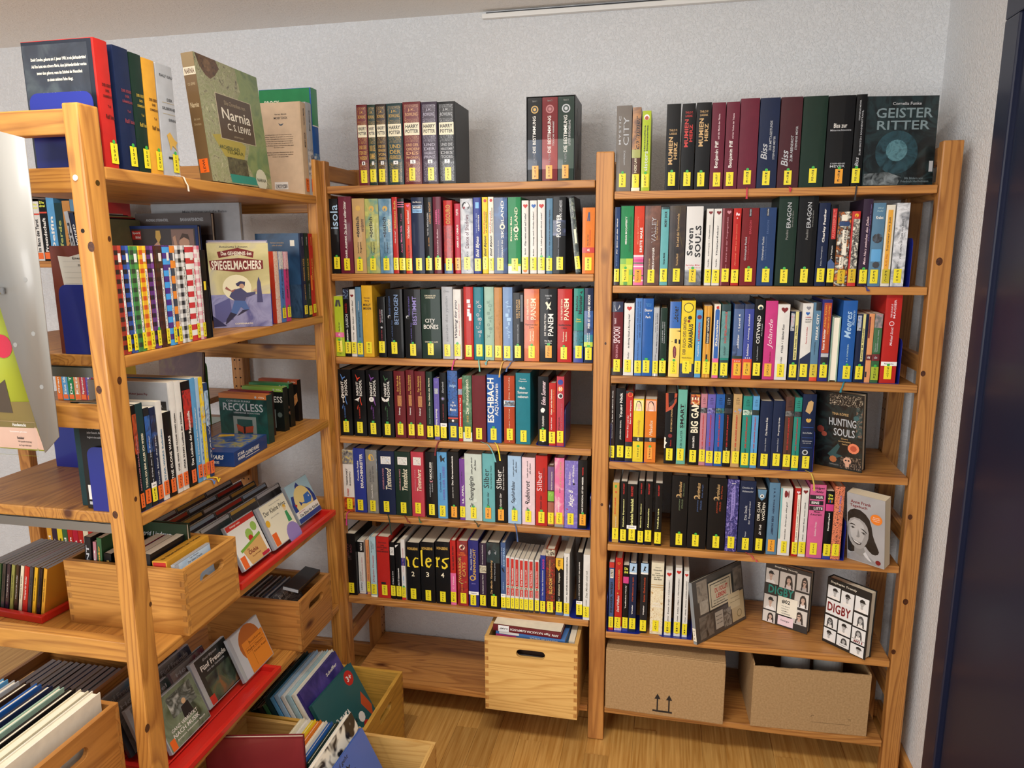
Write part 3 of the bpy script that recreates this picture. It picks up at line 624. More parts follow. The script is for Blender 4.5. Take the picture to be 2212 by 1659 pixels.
# ---- middle bay, third shelf
cD = Crop(700, 610, 7.373); cE = Crop(990, 610, 7.135)
row('middle', 3, cD, [
 (185, 340, 225, 'lime', 'BRAS', [PL('dark grey', [(.2, .17), (.32, .06), (.68, .06), (.8, .17), (.6, .17), (.52, .08), (.45, .17)]), U('Eins für vier', 'ink', .43, .58, .45, .58), B('pink', .6, .68), H('cbj', 'white', .615, .665, .4, .6, 'b'), H('cbj', 'ink', .95, .965, .4, .62)], g_(hard=False, sb=1.3)),
 (341, 442, 95, 'black', 'BREZ', [B(pic_mat(['black', 'navy', 'light blue'], 110), .02, .16, .1, .9), U('HOTEL', 'red', .22, .36, .3, .42), U('MONSTER', 'red', .22, .36, .5, .6), U('LAUSCH', 'silver', .38, .57, .3, .72, 'b'), U('BREZINA', 'white', .6, .76, .4, .62, 'b')], g_()),
 (446, 532, 120, 'white', 'BRIN', [HT('dark red', .09, .5, .3), U('aller Räuber - außer Eins!', 'ink', .16, .6, .4, .66, 'i'), U('Sonntag', 'ink', .63, .76, .4, .6, 'i')]),
 (540, 632, 80, 'steel blue', 'BUTT', [U('sommersturm', '#1e4052', .36, .72, .34, .66), U('Chil Butero', 'white', .2, .33, .4, .58, 'i')], g_(cname='teal-grey')),
 (636, 806, 55, 'golden yellow', 'BYNG', [H('Georgia', 'brown', .16, .185, .22, .78), H('Byng', 'brown', .2, .225, .3, .7), H('MOLLY', 'ink', .25, .285, .14, .84, 'b'), H('MOON', 'ink', .3, .335, .14, .86, 'b')]),
 (876, 1000, 240, 'black', 'CAST', [U('HOUSE OF NIGHT', 'dusty pink', .2, .42, .3, .42), U('Erwählt', 'silver', .2, .42, .5, .68, 'i'), O('silver', .5, .5, .13), U('P.C. Kristin Cast', 'rose red', .54, .74, .42, .54)], {'sb': 1.4}),
 (1011, 1277, 115, 'black', 'CAST', [U('BETROGEN', 'powder blue', .08, .51, .5, .75), U('HOUSE OF NIGHT', 'slate blue', .1, .38, .18, .28), O('silver', .4, .2, .1), O('black', .41, .24, .09), U('P.C. und Kristin Cast', 'slate blue', .45, .76, .3, .38)], g_(sb=1.2)),
 (1300, 1562, 118, 'black', 'CAST', [U('BESTIMMT', 'lavender', .1, .51, .5, .75), U('HOUSE OF NIGHT', 'violet', .1, .38, .26, .34), O('silver', .4, .2, .1), O('black', .41, .24, .09), U('P.C. und Kristin Cast', 'violet', .48, .78, .36, .43)], g_()),
 (1566, 1872, 118, 'dark green', 'CLAR', [H('CHRONIKEN DER', 'cream', .08, .1, .2, .78), H('UNTERWELT', 'cream', .11, .13, .24, .74), H('CITY', 'white', .42, .475, .2, .72), H('OF', 'white', .48, .51, .5, .62), H('BONES', 'white', .505, .57, .12, .88), H('CASSANDRA CLARE', 'cream', .745, .765, .16, .84)], g_(sb=1.1)),
 (1892, 2066, 75, 'silver', 'CLOU', [H('Clou', '#8d9094', .05, .075, .2, .7), U('zeichen dos ypsilon', '#85898d', .13, .76, .32, .62, 'l')]),
 (2072, 2198, 118, 'white', 'COLA', [U('Waiting for you', 'plum', .15, .69, .14, .56, 'i'), U('Dein Comic Held Roman', 'rose red', .2, .66, .68, .78, 'i')], g_(rib=('hot pink', -.012, .03))),
])
run = lambda c, k: [('t', 'u', t, c, .36+.14*((i*7) % 3)-.08, .6+.12*((i*5) % 3), .18+i*.52/len(k), .18+(i+.8)*.52/len(k), 'x') for i, t in enumerate(k)]
row('middle', 3, cE, [
 (95, 240, 75, 'red', 'COLF', [B('white', .17, .22, .35, .7), B('white', .23, .28, .45, .75), B('white', .3, .4, .38, .66), B('white', .36, .46, .55, .82), B('red', .24, .25, .4, .8), B('red', .33, .335, .4, .8)]),
 (245, 397, 80, 'teal', 'COLF', run('silver', 'X0Vo8SC&9'), {'rib': ('mint', .006, .032)}),
 (408, 556, 75, 'sage', 'COLF', run('#7d9a8b', 'K0&8RSo.Vx'), {'rib': ('turquoise', -.008, .006)}),
 (560, 682, 85, 'caramel', 'COLF', run('#b9834a', 'V6&R8SOX3')),
 (690, 840, 80, 'powder blue', 'COLF', run('light blue', 'AT=IIIAVM'), {'rib': ('gold', -.02, .048)}),
 (845, 1007, 165, 'charcoal', 'COLL', [U('DIE TRIBUTE', 'tan', .1, .37, .32, .47, 'b'), U('VON PANEM', 'tan', .1, .37, .53, .68, 'b'), U('SUZANNE COLLINS', 'silver', .46, .73, .42, .52), B('#6d7076', .03, .42, .74, .95)], g_(rib=('slate blue', -.03, .03))),
 (1015, 1247, 108, 'orange', 'COLL', [B(pic_mat(['rust', 'orange'], 12), 0, 1), U('DIE TRIBUTE VON', 'cream', .14, .42, .18, .3), U('PANEM', 'cream', .13, .42, .44, .78), H('Flammender', 'ink', .475, .5, .08, .92), H('Zorn', 'ink', .515, .54, .32, .66), U('Suzanne', 'cream', .58, .72, .36, .46), U('Collins', 'cream', .58, .71, .55, .66)], g_(sb=1.0)),
 (1255, 1516, 105, 'black', 'COLL', [H('TRIBUTE', 'silver', .085, .105, .3, .7), H('DER', 'silver', .12, .14, .4, .6), PL('cream', [(.32, .19), (.42, .17), (.52, .215), (.66, .17), (.62, .22), (.56, .24), (.68, .28), (.58, .28), (.5, .26), (.4, .29), (.44, .24)]), U('DIE TRIBUTE VON', 'white', .34, .64, .26, .37), U('PANEM', 'white', .34, .64, .48, .8), H('Das Buch', 'white', .7, .72, .28, .72), H('zum Film', 'white', .73, .75, .3, .7)], s_(st='tag orange', sb=1.2)),
 (1522, 1747, 108, 'red', 'COLL', [U('DIE TRIBUTE VON', 'cream', .14, .42, .24, .35), U('PANEM', 'cream', .13, .42, .46, .78), H('Gefährliche', 'ink', .475, .5, .08, .92), H('Liebe', 'ink', .515, .54, .3, .66), U('Suzanne', 'cream', .58, .72, .36, .46), U('Collins', 'cream', .58, .71, .55, .66)], g_()),
 (1770, 1922, 100, 'teal green', 'COVE', [U('Melvins', 'ink', .1, .3, .2, .42, 'b'), U('Monster', 'ink', .08, .34, .48, .86, 'b'), H('Dave', 'yellow', .4, .42, .3, .7), H('Cousins', 'yellow', .43, .45, .22, .78), B('ink', .565, .57), B(pic_mat(['ink', 'teal', 'ink'], 130), .57, .8), B('royal blue', .82, 1), PL('ink', [(.6, .05), (.9, .03), (.8, .07)])], {'sb': 1.3}),
 (1930, 2068, 95, 'navy', 'CROS', [B(pic_mat(['navy', 'blue'], 15), .3, .62), B('teal', .62, .72), B('lime', .72, .78), U('WER IST EDWARD MOON?', 'white', .09, .54, .4, .68, 'b'), U('SARAH', 'white', .6, .72, .34, .46), U('CROSSAN', 'white', .6, .76, .55, .66)], s_(sb=.9)),
])
# ---- middle bay, fourth shelf
cF = Crop(710, 780, 7.373); cG = Crop(990, 780, 7.135)
def night(x0, x1, yt, c, shape, op):
    vein = [PL(c, [(.25, .06), (.3, .07), (.42, .12), (.6, .1), (.62, .115), (.44, .14), (.4, .17), (.37, .14)]), PL(c, [(.55, .4), (.6, .4), (.62, .46), (.7, .52), (.66, .53), (.56, .47)]), PL(c, [(.3, .57), (.4, .52), (.42, .53), (.33, .6)])]
    ic = {'key': [O('white', .405, .4, .13), O('black', .405, .4, .06), B('white', .42, .5, .38, .43), B('white', .48, .495, .43, .5)], 'bird': [PL('white', [(.1, .45), (.3, .43), (.58, .4), (.45, .45), (.42, .48), (.36, .46)])],
          'rose': [O('white', .435, .38, .2, 9), O('silver', .435, .38, .08, 7)], 'butterfly': [PL('white', [(.05, .39), (.25, .41), (.38, .43), (.5, .41), (.68, .39), (.66, .44), (.48, .46), (.38, .455), (.28, .46), (.1, .44)])]}[shape]
    return (x0, x1, yt, 'black', 'DAUG', vein+[U('NIGHT', 'white', .175, .38, .28, .48, 'b'), U('SCHOOL', 'white', .145, .39, .54, .74, 'b'), U('C.J. DAUGHERTY', c, .55, .73, .44, .56)]+ic, op)
def spook(x0, x1, yt, a, b): return (x0, x1, yt, 'maroon', 'DELA', [U(a, 'gold', .07, .3, .28, .44, 'b'), U(b, 'gold', .07, .35, .5, .66, 'b'), B(pic_mat(['maroon', 'caramel', 'maroon'], 170), .36, .52, .3, .68), U('Delaney', 'white', .54, .65, .38, .56, 'b')], g_(sb=1.1))
row('middle', 4, cF, [
 night(175, 391, 140, 'cornflower blue', 'key', g_(look='thick black book with a white key on the spine')), night(416, 616, 150, 'red-orange', 'bird', {'look': 'thick black book with a white bird on the spine'}),
 night(631, 836, 150, 'purple', 'rose', s_(look='thick black book with a white rose on the spine')), night(856, 1052, 165, 'forest green', 'butterfly', s_(look='thick black book with a white butterfly on the spine')),
 spook(1066, 1241, 165, 'Der Fluch des', 'Geisterjägers'), spook(1256, 1386, 150, 'Der Schatten', 'des Geisterjägers'), spook(1391, 1562, 170, 'Das Geheimnis', 'des Geisterjägers'),
 (1570, 1672, 175, 'dark green', 'DICAM', [U('Der Elefant des Magiers', 'cream', .09, .5, .4, .66, 'b'), U('Kate DiCamillo', '#8fa79a', .52, .76, .42, .58)]),
 (1690, 1777, 280, 'violet', 'DOYL', [H('CLASSIC', 'lavender', .05, .08, .25, .75), B(pic_mat(['ink', 'silver', 'slate blue'], 150), .16, .25, .15, .85), D('The Adventures of', 'lavender', .3, .5, .36, .56), D('Sherlock Holmes', 'white', .49, .79, .3, .64, 'b')]),
 (1786, 1892, 190, 'black', 'DOYL', [U('Sherlock', 'silver', .13, .3, .34, .62, 'i'), O('dark grey', .38, .45, .3), O('lavender', .38, .45, .16), U('A. LANE YOUNG', 'rose red', .46, .7, .42, .54)], {'white': 'Abenteuer', 'sb': .7, 'rib': ('dark red', -.022, .045)}),
 (1910, 2067, 160, 'dark blue', 'DUNM', [B(pic_mat(['navy', 'blue', 'navy'], 90), 0, .64), H('Indigo', 'light blue', .19, .24, .2, .84, 'i'), H('Im', 'white', .43, .46, .45, .65, 'i'), H('Sog des', 'white', .47, .51, .25, .85, 'i'), H('Meeres', 'white', .53, .57, .2, .85, 'i'), B('red-orange', .665, .685), B('black', .685, .74), O('white', .71, .5, .12)]),
 (2076, 2141, 290, 'red', 'DUMA', [B(pic_mat(['slate blue', 'silver'], 150), .16, .25), D('The Three Musketeers', 'white', .3, .76, .34, .66, 'b')]),
])
row('middle', 4, cG, [
 (76, 217, 230, 'forest green', 'GROS', [B(pic_mat(['#2f5a3d', 'forest green', '#7fa487'], 35), 0, 1), U('Der Wunschpunsch', 'cream', .06, .58, .36, .78), U('ENDE', 'gold', .6, .7, .44, .64), B('pale green', .86, 1), H('...', 'ink', .95, .96, .35, .75)], {'sb': 1.1}),
 (221, 432, 230, 'maroon', 'ENDE', [], {'look': 'thick plain maroon book without lettering, sticker ENDE', 'rib': ('turquoise', .05, .055)}),
 (446, 667, 215, 'blue', 'ESCH', [U('ESCHBACH', 'white', .05, .7, .04, .5, 'b'), U('AQUAmarin', 'white', .13, .6, .56, .84)], s_(sb=.9, rib=('yellow', .02, .05))),
 (705, 872, 235, 'rust', 'FAEH', [U('Die Hohle', 'cream', .02, .34, .46, .54), B('light blue', .36, .45), B(pic_mat(['light blue', 'dark brown', 'white'], 90), .37, .44), U('Der lange Weg', 'cream', .48, .97, .46, .54)], {'sb': 1.1}),
 (885, 1112, 190, 'teal', 'FITZ', [H('Huntley', 'white', .075, .095, .3, .7), H('Fitzpatrick', 'white', .105, .125, .22, .78), H('Mein', 'white', .19, .225, .28, .66), H('Sommer', 'white', .25, .285, .14, .86), H('nebenan', 'white', .31, .345, .16, .86)]),
 (1226, 1387, 245, 'black', 'FLAN', [U('Eden Summer', 'pale pink', .06, .41, .34, .74, 'i'), PL('white', [(.25, .48), (.4, .45), (.6, .455), (.7, .48), (.55, .52), (.3, .515)]), U('FLANAGAN', 'white', .57, .72, .4, .6), O('white', .93, .5, .16)], g_(sb=1.3)),
 (1393, 1502, 345, 'red', 'FRIE', [U('Oskar und das Geheimnis', 'cream', .1, .5, .26, .46, 'b'), U('der verschwundenen Kinder', 'orange', .1, .46, .6, .78), U('Claudia Frieser', 'white', .54, .74, .28, .44)]),
 (1510, 1627, 245, 'rose red', 'FRIE', [O('royal blue', .08, .5, .36), O('orange', .175, .5, .36), H('H', 'white', .145, .205, .35, .65, 'b'), O('white', .275, .5, .36), O('charcoal', .275, .55, .24), U('Friedrich', 'ink', .58, .76, .25, .42), U('DAS GEHEIMNIS', '#b5606b', .38, .76, .58, .78)], {'sb': 1.1}),
])
# ---- middle bay, fifth shelf
cH = Crop(720, 960, 7.373); cI = Crop(990, 960, 7.135)
def ink_(x0, x1, yt, c, t, pc, op): return (x0, x1, yt, c, 'FUNK', [B('white', .08, .2, .2, .8), B(pic_mat([pc, 'white', 'dark brown'], 110), .085, .19, .28, .74), U('CORNELIA FUNKE', 'dusty pink', .27, .6, .27, .36), U(t, 'cream', .26, .6, .46, .8, 'i')], op)
def silb(x0, x1, yt, c, tc, op, st='tag yellow'): return (x0, x1, yt, c, 'GIER', [U('Silber', tc, .22, .5, .1, .54, 'l'), U('Das erste Buch der Träume', tc if c == 'black' else 'dark teal', .17, .51, .64, .76, 'l'), U('Kerstin Gier', tc if c == 'black' else 'ink', .56, .76, .36, .52, 'i')], dict(op, st=st))
def gem(x0, x1, yt, c, t, op, v0=.37): return (x0, x1, yt, c, 'GIER', [U(t, 'ink', v0, .7, .26, .6, 'i'), O(c, .69, .6, .12), U('Liebe geht durch', 'ink', .05, .3, .38, .5, 'i'), U('alle Zeiten', 'ink', .08, .24, .58, .68, 'i'), U('Gier', 'ink', .73, .8, .3, .5, 'i')], op)
row('middle', 5, cH, [
 (182, 350, 100, 'white', 'FUNK', [B(pic_mat(['ink', 'grey', 'yellow'], 60), 0, .22), B(pic_mat(['ink', 'rust', 'orange'], 70), .76, 1), U('TREFFPUNKT', 'ink', .29, .57, .3, .46), U('IRGENDWO', 'ink', .34, .57, .6, .74), U('FUNKE', 'red', .62, .74, .34, .52)], {'rib': ('hot pink', -.004, .04), 'look': 'white book with black-orange patterned ends, sticker FUNK'}),
 (355, 541, 70, 'royal blue', 'FUNK', [U('Cornelia Funke', 'white', .19, .5, .3, .44, 'b'), U('DRACHENREITER', 'white', .08, .61, .56, .8, 'b')]),
 (551, 727, 95, 'grey', 'FUNK', [B(pic_mat(['#77776f', 'grey'], 20), 0, 1), PL(pic_mat(['navy', 'steel blue', 'silver'], 90), [(.55, 0), (1, 0), (1, .35), (.8, .2)]), PL('golden yellow', [(.25, .1), (.4, .06), (.62, .07), (.8, .15), (.6, .17), (.42, .165), (.26, .14)]), U('Die Feder', 'dark grey', .3, .5, .3, .44), U('eines Greifs', 'dark grey', .25, .5, .54, .68), U('Cornelia Funke', 'white', .54, .76, .42, .54), H('W1', 'ink', .955, .985, .42, .65)]),
 ink_(736, 1001, 115, 'navy', 'Tintentod', 'sky blue', {'cname': 'navy', 'rib': ('dark green', .016, .06)}), ink_(1004, 1254, 125, 'dark green', 'Tintenblut', 'sage', {'rib': ('dark red', .024, .016)}), ink_(1259, 1462, 128, 'rose red', 'Tintenherz', 'tan', {'cname': 'red', 'rib': ('forest green', .014, .012)}),
 (1486, 1667, 130, 'black', 'FUNKE', [U('RECKLESS', 'white', .15, .41, .38, .56, 'b'), U('LEBENDIGE SCHATTEN', 'grey', .15, .4, .64, .7), PL('dusty pink', [(.35, .42), (.5, .44), (.65, .42), (.6, .46), (.5, .45), (.4, .46)]), U('CORNELIA', 'silver', .47, .68, .34, .44), U('FUNKE', 'silver', .47, .6, .54, .64)]),
 (1671, 1827, 130, 'sky blue', 'FUNK', [PL('ink', [(.3, .06), (.45, .04), (.6, .09), (.85, .07), (.75, .11), (.8, .15), (.6, .12), (.4, .15)]), U('Cornelia Funke', 'dark blue', .31, .6, .24, .4, 'i'), U('HERR DER DIEBE', 'violet', .21, .71, .56, .78)]),
 (1836, 2012, 125, 'black', 'GAAR', [U('Das Kartengeheimnis', 'white', .06, .49, .36, .56, 'b'), U('Jostein Gaarder', 'white', .51, .68, .4, .52), H('Hanser', 'white', .93, .955, .25, .75, 'i')], g_(st='tag orange', cname='charcoal')),
 (2020, 2108, 240, 'purple', 'GEHL', [U('LIL APRIL', 'white', .42, .72, .44, .78, 'b'), U('mein fast', 'plum', .2, .4, .34, .5), O('white', .93, .7, .18)]),
])
row('middle', 5, cI, [
 gem(106, 372, 155, 'pale green', 'Smaragdgrün', g_(rib=('dark green', .024, .004)), .33), silb(379, 570, 150, 'turquoise', 'ink', S, 'tag orange'), silb(576, 757, 165, 'black', 'white', S, 'tag orange'),
 gem(766, 972, 185, 'light blue', 'Saphirblau', g_(rib=('slate blue', .012, .05))), gem(981, 1182, 210, 'pale pink', 'Rubinrot', g_(sb=.95), .34), silb(1191, 1372, 180, 'red', 'pale pink', S),
 (1376, 1472, 330, 'brown', 'GLID', [B('#6a4a7a', .02, .4), U('Weil Einer verzauberte', 'cream', .1, .4, .55, .72), B('#7cb33f', .42, .58), O('#9ccc55', .47, .5, .3), B('#a05a48', .6, .98)], {'cname': 'brown-and-green'}),
 (1479, 1627, 215, 'pink', 'GOLD', [B(pic_mat(['#e9b4bf', 'pink', '#d98b98'], 20), 0, 1), U('LETZTE BÄR', 'olive', .05, .42, .52, .7), U('DER', 'plum', .43, .5, .5, .62), U('HANNAH GOLD', 'white', .56, .83, .36, .52), B('coral', .84, 1), B('grey', .96, 1)]),
 (1633, 1837, 260, 'lavender', 'GREE', [B(pic_mat(['lavender', 'violet', 'lavender'], 70), 0, 1), U('Magic 8', 'white', .43, .68, .3, .74, 'i'), U('Eine Saison', 'pale pink', .16, .36, .3, .44, 'i'), U('der Wünsche', 'white', .06, .32, .56, .72, 'i'), O('ink', .34, .7, .08), O('crimson', .72, .2, .06)], {'sb': 1.1}),
 (1841, 1976, 250, 'black', 'GREN', [U('DAS SCHICKSAL IST EIN MIESER', 'white', .24, .76, .4, .58, 'b'), U('VERRÄTER', 'red', .1, .22, .4, .58, 'b')], g_(st='tag orange')),
])
# ---- middle bay, sixth shelf
cJ = Crop(720, 1120, 7.373); cK = Crop(990, 1130, 6.913)
hohl = lambda x0, x1, yt, n, big, bu: (x0, x1, yt, 'black', 'HOHL', [H('HOHLBEINS', 'gold', .075, .12, .12, .88, 'b')]+big+[H(n, 'cream', .49, .57, .38, .6)], {'cname': 'black', 'look': 'thick black book with a cream %s and yellow letters' % {'2': 'two', '3': 'three', '4': 'four'}[n], 'pages': 'paper'})
row('middle', 6, cJ, [
 (216, 387, 250, 'black', 'GRES', [U('BAD', '#5c2d33', .17, .3, .5, .68), U('BOYS', '#5c2d33', .16, .35, .2, .38), U('LIFE', '#4a3a3a', .35, .42, .3, .6)], {'cname': 'charcoal'}),
 (420, 522, 360, 'white', 'GRES', [B('black', .02, .21), D('PIPER', 'white', .04, .19, .42, .72, 'b'), U('Neue Gedichte über', 'dusty pink', .3, .8, .52, .68), U('N.H. Gresh', 'ink', .58, .76, .26, .4)], {'set': .03, 'st': '#d9dde0', 'look': 'white paperback with a black head band, pale sticker'}),
 (545, 602, 350, 'peach', 'HAA', [U('Die Insel der Delfine', 'rust', .1, .72, .4, .62)], {'set': .028}),
 (605, 707, 300, 'pale blue', 'HAPK', [U('Dolphin Dreams', 'rose red', .3, .75, .42, .72, 'i'), U('Ein einzigartiger', 'ink', .06, .26, .28, .42, 'i'), U('Sommer', 'ink', .1, .2, .56, .68, 'i'), B('ivory', .97, 1)]),
 (716, 917, 300, 'red', 'HELD', [H('Kurt Held', 'ink', .08, .1, .2, .8), H('DIE', 'ink', .125, .145, .36, .62), H('ROTE ZORA', 'ink', .16, .18, .1, .9), H('UND', 'ink', .195, .21, .34, .6), H('IHRE BANDE', 'ink', .225, .245, .06, .94), B('ink', .735, .77, .3, .66)]),
 (925, 1002, 390, 'black', 'HITC', [B('white', .08, .22, .08, .92), B(pic_mat(['ink', 'white', 'ink'], 160), .1, .2, .2, .8), U('??? Nacht in Angst', 'white', .5, .74, .4, .7, 'b')]),
 (1010, 1097, 400, 'black', 'HITC', [PL('white', [(.02, .04), (.7, .02), (.1, .08)]), U('drei ??? Geisterstadt', 'white', .44, .75, .36, .66, 'b')], {'cname': 'black'}),
 (1100, 1167, 340, 'white', 'HOFL', [B('indigo', .3, .43), U('Tanz der Tiefseequalle', 'dusty pink', .14, .53, .35, .7), U('S. Höfler', 'sky blue', .59, .72, .35, .65), B('red', .955, 1)], g_(hard=False)),
 hohl(1181, 1397, 395, '2', [PL('yellow', [(-.0, .24), (.12, .25), (.2, .3), (.22, .4), (.3, .41), (.08, .41), (.1, .32), (0, .27)]), PL('yellow', [(.9, .25), (.68, .24), (.5, .3), (.48, .37), (.62, .42), (.9, .41), (.9, .39), (.72, .39), (.6, .36), (.62, .29), (.74, .26), (.9, .27)])], 0),
 hohl(1406, 1632, 390, '3', [PL('yellow', [(.02, .14), (.16, .12), (.16, .36), (.2, .4), (.06, .4), (.05, .36)]), PL('yellow', [(.78, .36), (.62, .42), (.42, .4), (.34, .34), (.4, .27), (.6, .24), (.78, .27), (.8, .31), (.46, .33), (.5, .37), (.62, .385), (.76, .345)]), PL('black', [(.48, .3), (.54, .265), (.66, .275), (.66, .295)])], 0),
 hohl(1641, 1872, 385, '4', [PL('yellow', [(.02, .26), (.14, .24), (.17, .27), (.28, .235), (.34, .27), (.24, .285), (.18, .3), (.18, .39), (.26, .405), (.04, .405), (.08, .38), (.08, .29)]), PL('yellow', [(.96, .24), (.7, .25), (.5, .27), (.46, .31), (.7, .35), (.74, .38), (.6, .4), (.44, .37), (.46, .42), (.66, .43), (.86, .39), (.84, .35), (.6, .3), (.64, .28), (.94, .26)])], 0),
 (1876, 1967, 360, 'red', 'HOLM', [U('So was nächst die Liebe', 'ink', .08, .45, .36, .64, 'b'), B('pink', .5, 1), U('C. Pelzen', 'pale pink', .55, .75, .4, .62)]),
 (1986, 2152, 370, 'red', 'HUNT', [B(pic_mat(['maroon', 'red'], 25), 0, 1), O('cream', .09, .5, .27), O('ink', .09, .5, .1), H('ERIN', 'orange', .165, .185, .3, .7), H('HUNTER', 'orange', .195, .22, .16, .84), U('WARRIOR', 'gold', .24, .6, .14, .4), U('CATS', 'gold', .32, .54, .5, .8), PL('olive', [(.1, .62), (.4, .6), (.9, .62), (.4, .66)]), U('FEUER UND EIS', 'orange', .67, .78, .36, .5)], {'sb': .9}),
])
kaut = lambda x0, x1, yt, t: (x0, x1, yt, 'white', 'KAUT', [B('red', .03, .72, .14, .86), U(t, 'white', .2, .5, .36, .66, 'b'), O('cream', .555, .5, .36), O('ink', .555, .5, .26), O('cream', .555, .5, .1), U('Meine Lusen', 'white', .6, .74, .36, .64), B('charcoal', .955, 1)], {'hard': False, 'd': .12, 'cname': 'red', 'sb': .8, 'look': 'slim red-spined paperback, sticker KAUT'})
row('middle', 6, cK, [
 (160, 312, 270, 'indigo', 'JONE', [U('ELFENNACHT', 'gold', .12, .58, .46, .74, 'b'), U('Die siebte Tochter', 'white', .12, .44, .2, .34), O('gold', .56, .4, .28), O('indigo', .56, .4, .18), H('Jones', 'lavender', .635, .655, .3, .7)], {'white': 'Fantastisches', 'sb': .6}),
 (325, 427, 310, 'plum', 'JONE', [U('Eine traurige Geschichte', 'white', .02, .32, .38, .56), B('cream', .34, .45), B(pic_mat(['cream', 'dark brown'], 150), .35, .44), U('Im Schatten eines Tieres', 'white', .48, .78, .38, .56)]),
 (430, 627, 300, 'black', 'JONE', [B(pic_mat(['black', 'dark teal'], 20), 0, .3), PL('#8d9196', [(.1, .15), (.25, .11), (.6, .1), (.75, .12), (.72, .18), (.6, .15), (.3, .16), (.2, .19)]), U('Die Merlin Verschwörung', 'tan', .26, .78, .28, .48, 'i'), U('Diana Wynne Jones', 'silver', .3, .57, .58, .68)], g_(sb=.9, cname='greenish-black')),
 (638, 713, 300, 'slate blue', 'KAAB', [D('WILDHEXE', 'light blue', .07, .35, .5, .85), D('DIE BOTSCHAFT', 'silver', .07, .33, .16, .34), PL('ink', [(.15, .36), (.5, .38), (.8, .44), (.4, .42)]), U('LENE KA', 'light blue', .58, .7, .4, .6)], {'white': 'Magie', 'hard': True}),
 kaut(715, 777, 500, 'Die schwierige Patient'), kaut(781, 842, 515, 'Die Assistentin'), kaut(847, 909, 525, 'Der geheime Chinese'), kaut(913, 977, 540, 'Der Detektiv'), kaut(981, 1047, 545, 'Ein Zirk vor Anpfiff'), kaut(1051, 1122, 555, 'Viel Wirbel um ein Pferd'), kaut(1141, 1207, 560, 'Zum Anbiss mit Folgen'),
 (1221, 1302, 490, 'royal blue', 'KELL', [U('KIDS', 'hot pink', .06, .22, .42, .76, 'b'), U('Das Haus der Geheimnisse', 'white', .25, .68, .34, .56), U('ELLY KELLY', 'powder blue', .7, .77, .38, .56)], {'hard': False}),
 (1306, 1442, 400, 'rust', 'KENT', [B(pic_mat(['red', 'dark brown', 'rust'], 110), .1, .9), B(pic_mat(['dark brown', 'cream'], 80), .0, .1), U('BLOOM', 'gold', .44, .68, .34, .7, 'b'), U('Die Geheimnisse', 'gold', .16, .42, .34, .48), B('dark brown', .92, 1)]),
 (1449, 1562, 530, 'black', 'KELL', [PL('golden yellow', [(0, 0), (1, 0), (1, .2), (.7, .17), (.4, .22), (0, .15)]), U('emma', 'dark brown', .03, .14, .3, .62), U('Geheimnis Voyagate', 'cream', .25, .66, .34, .62, 'i'), U('KELLY', 'silver', .68, .77, .36, .56), B('slate blue', .93, 1)], {'hard': False}),
 (1571, 1657, 460, 'white', 'KERR', [U('ALS HITLER DAS ROSA KANINCHEN STAHL', 'ink', .05, .66, .42, .66, 'b'), U('KERR', 'grey', .68, .77, .42, .6), B('light blue', .95, 1)], {'hard': False, 'st': '#f0d62a'}),
 (1756, 1852, 450, 'black', 'KREI', [U('DIE LETZTE NACHT DES JAHRES', 'white', .14, .66, .38, .58, 'b'), U('Kreller', 'silver', .67, .73, .38, .56)], {'white': 'Krimi', 'cname': 'black'}),
 (1856, 1957, 480, 'white', 'LANG', [U('Das Model und ich', '#7a7a70', .24, .66, .38, .66, 'i'), U('LANGERT', 'grey', .68, .78, .42, .6)], {'hard': False, 'set': .002}),
])
be = [(cG, 955, 1622, 4, .085, -1), (cI, 1352, 2032, 5, .09, -1), (cK, 1550, 1960, 6, .06, -1)]
bookend((solve_x(cG.x(1640), .012, ZM[4]), .012, ZM[4]), 0, .09, .12, .118, 'blue bookend beside the last book on the fourth shelf, middle bay', -1)
bookend((.7965, .012, ZM[5]), 0, .092, .12, .11, 'blue bookend against the middle post on the fifth shelf', -1)
bookend((.7965, .006, ZM[6]), 0, .062, .13, .118, 'blue bookend against the middle post on the sixth shelf', -1)
bookend((.004, .03, ZM[6]), 0, .085, .12, .16, 'blue bookend at the left end of the sixth shelf, middle bay', 1)
bookend((.0035, .03, ZM[2]), 0, .06, .11, .12, 'blue bookend at the left end of the second shelf, middle bay', 1)
bookend((.7965, .02, ZM[3]), 0, .05, .11, .1, 'blue bookend against the middle post on the third shelf', -1)
# ------------------------------------------------------------------ books shown with the cover to the front
def face_book(label, BL, BR, TL, z, th, c, items, spine='l', yb=None, hard=True, group=None, cover=None, spine_items=(), name='book', cat='book', pages='paper', rim=.003, code=None, st='tag yellow', look_end=None):
    """BL, BR, TL: picture points of the front board; the foot stands on the shelf at height z (yb: depths of the foot if the shelf top is unseen)"""
    if yb: a, b = ony(*BL, yb[0]), ony(*BR, yb[1]); a.z = b.z = z
    else: a, b = onz(*BL, z), onz(*BR, z)
    ex = (b-a).normalized(); w = (b-a).length; n = Vector((-ex.y, ex.x, 0))          # into the back
    d = ray(*TL); t = (a-CAM).dot(ex)/d.dot(ex); T = CAM+d*t; v = T-a
    tilt = math.atan2(v.dot(n), v.z); h = v.length
    ez = (Vector((0, 0, 1))*math.cos(tilt)+n*math.sin(tilt)); ey = (n*math.cos(tilt)-Vector((0, 0, 1))*math.sin(tilt))
    root = thing(name, label, cat, (0, 0, 0), 0, group)
    lift = max(0, math.sin(tilt))*th+.0006
    M = Matrix(((ex.x, ey.x, ez.x, a.x), (ex.y, ey.y, ez.y, a.y), (ex.z, ey.z, ez.z, a.z+lift), (0, 0, 0, 1))); root.matrix_world = M
    face_parts(root, w, h, th, c, items, spine, hard, cover, spine_items, pages, rim); return root, w, h
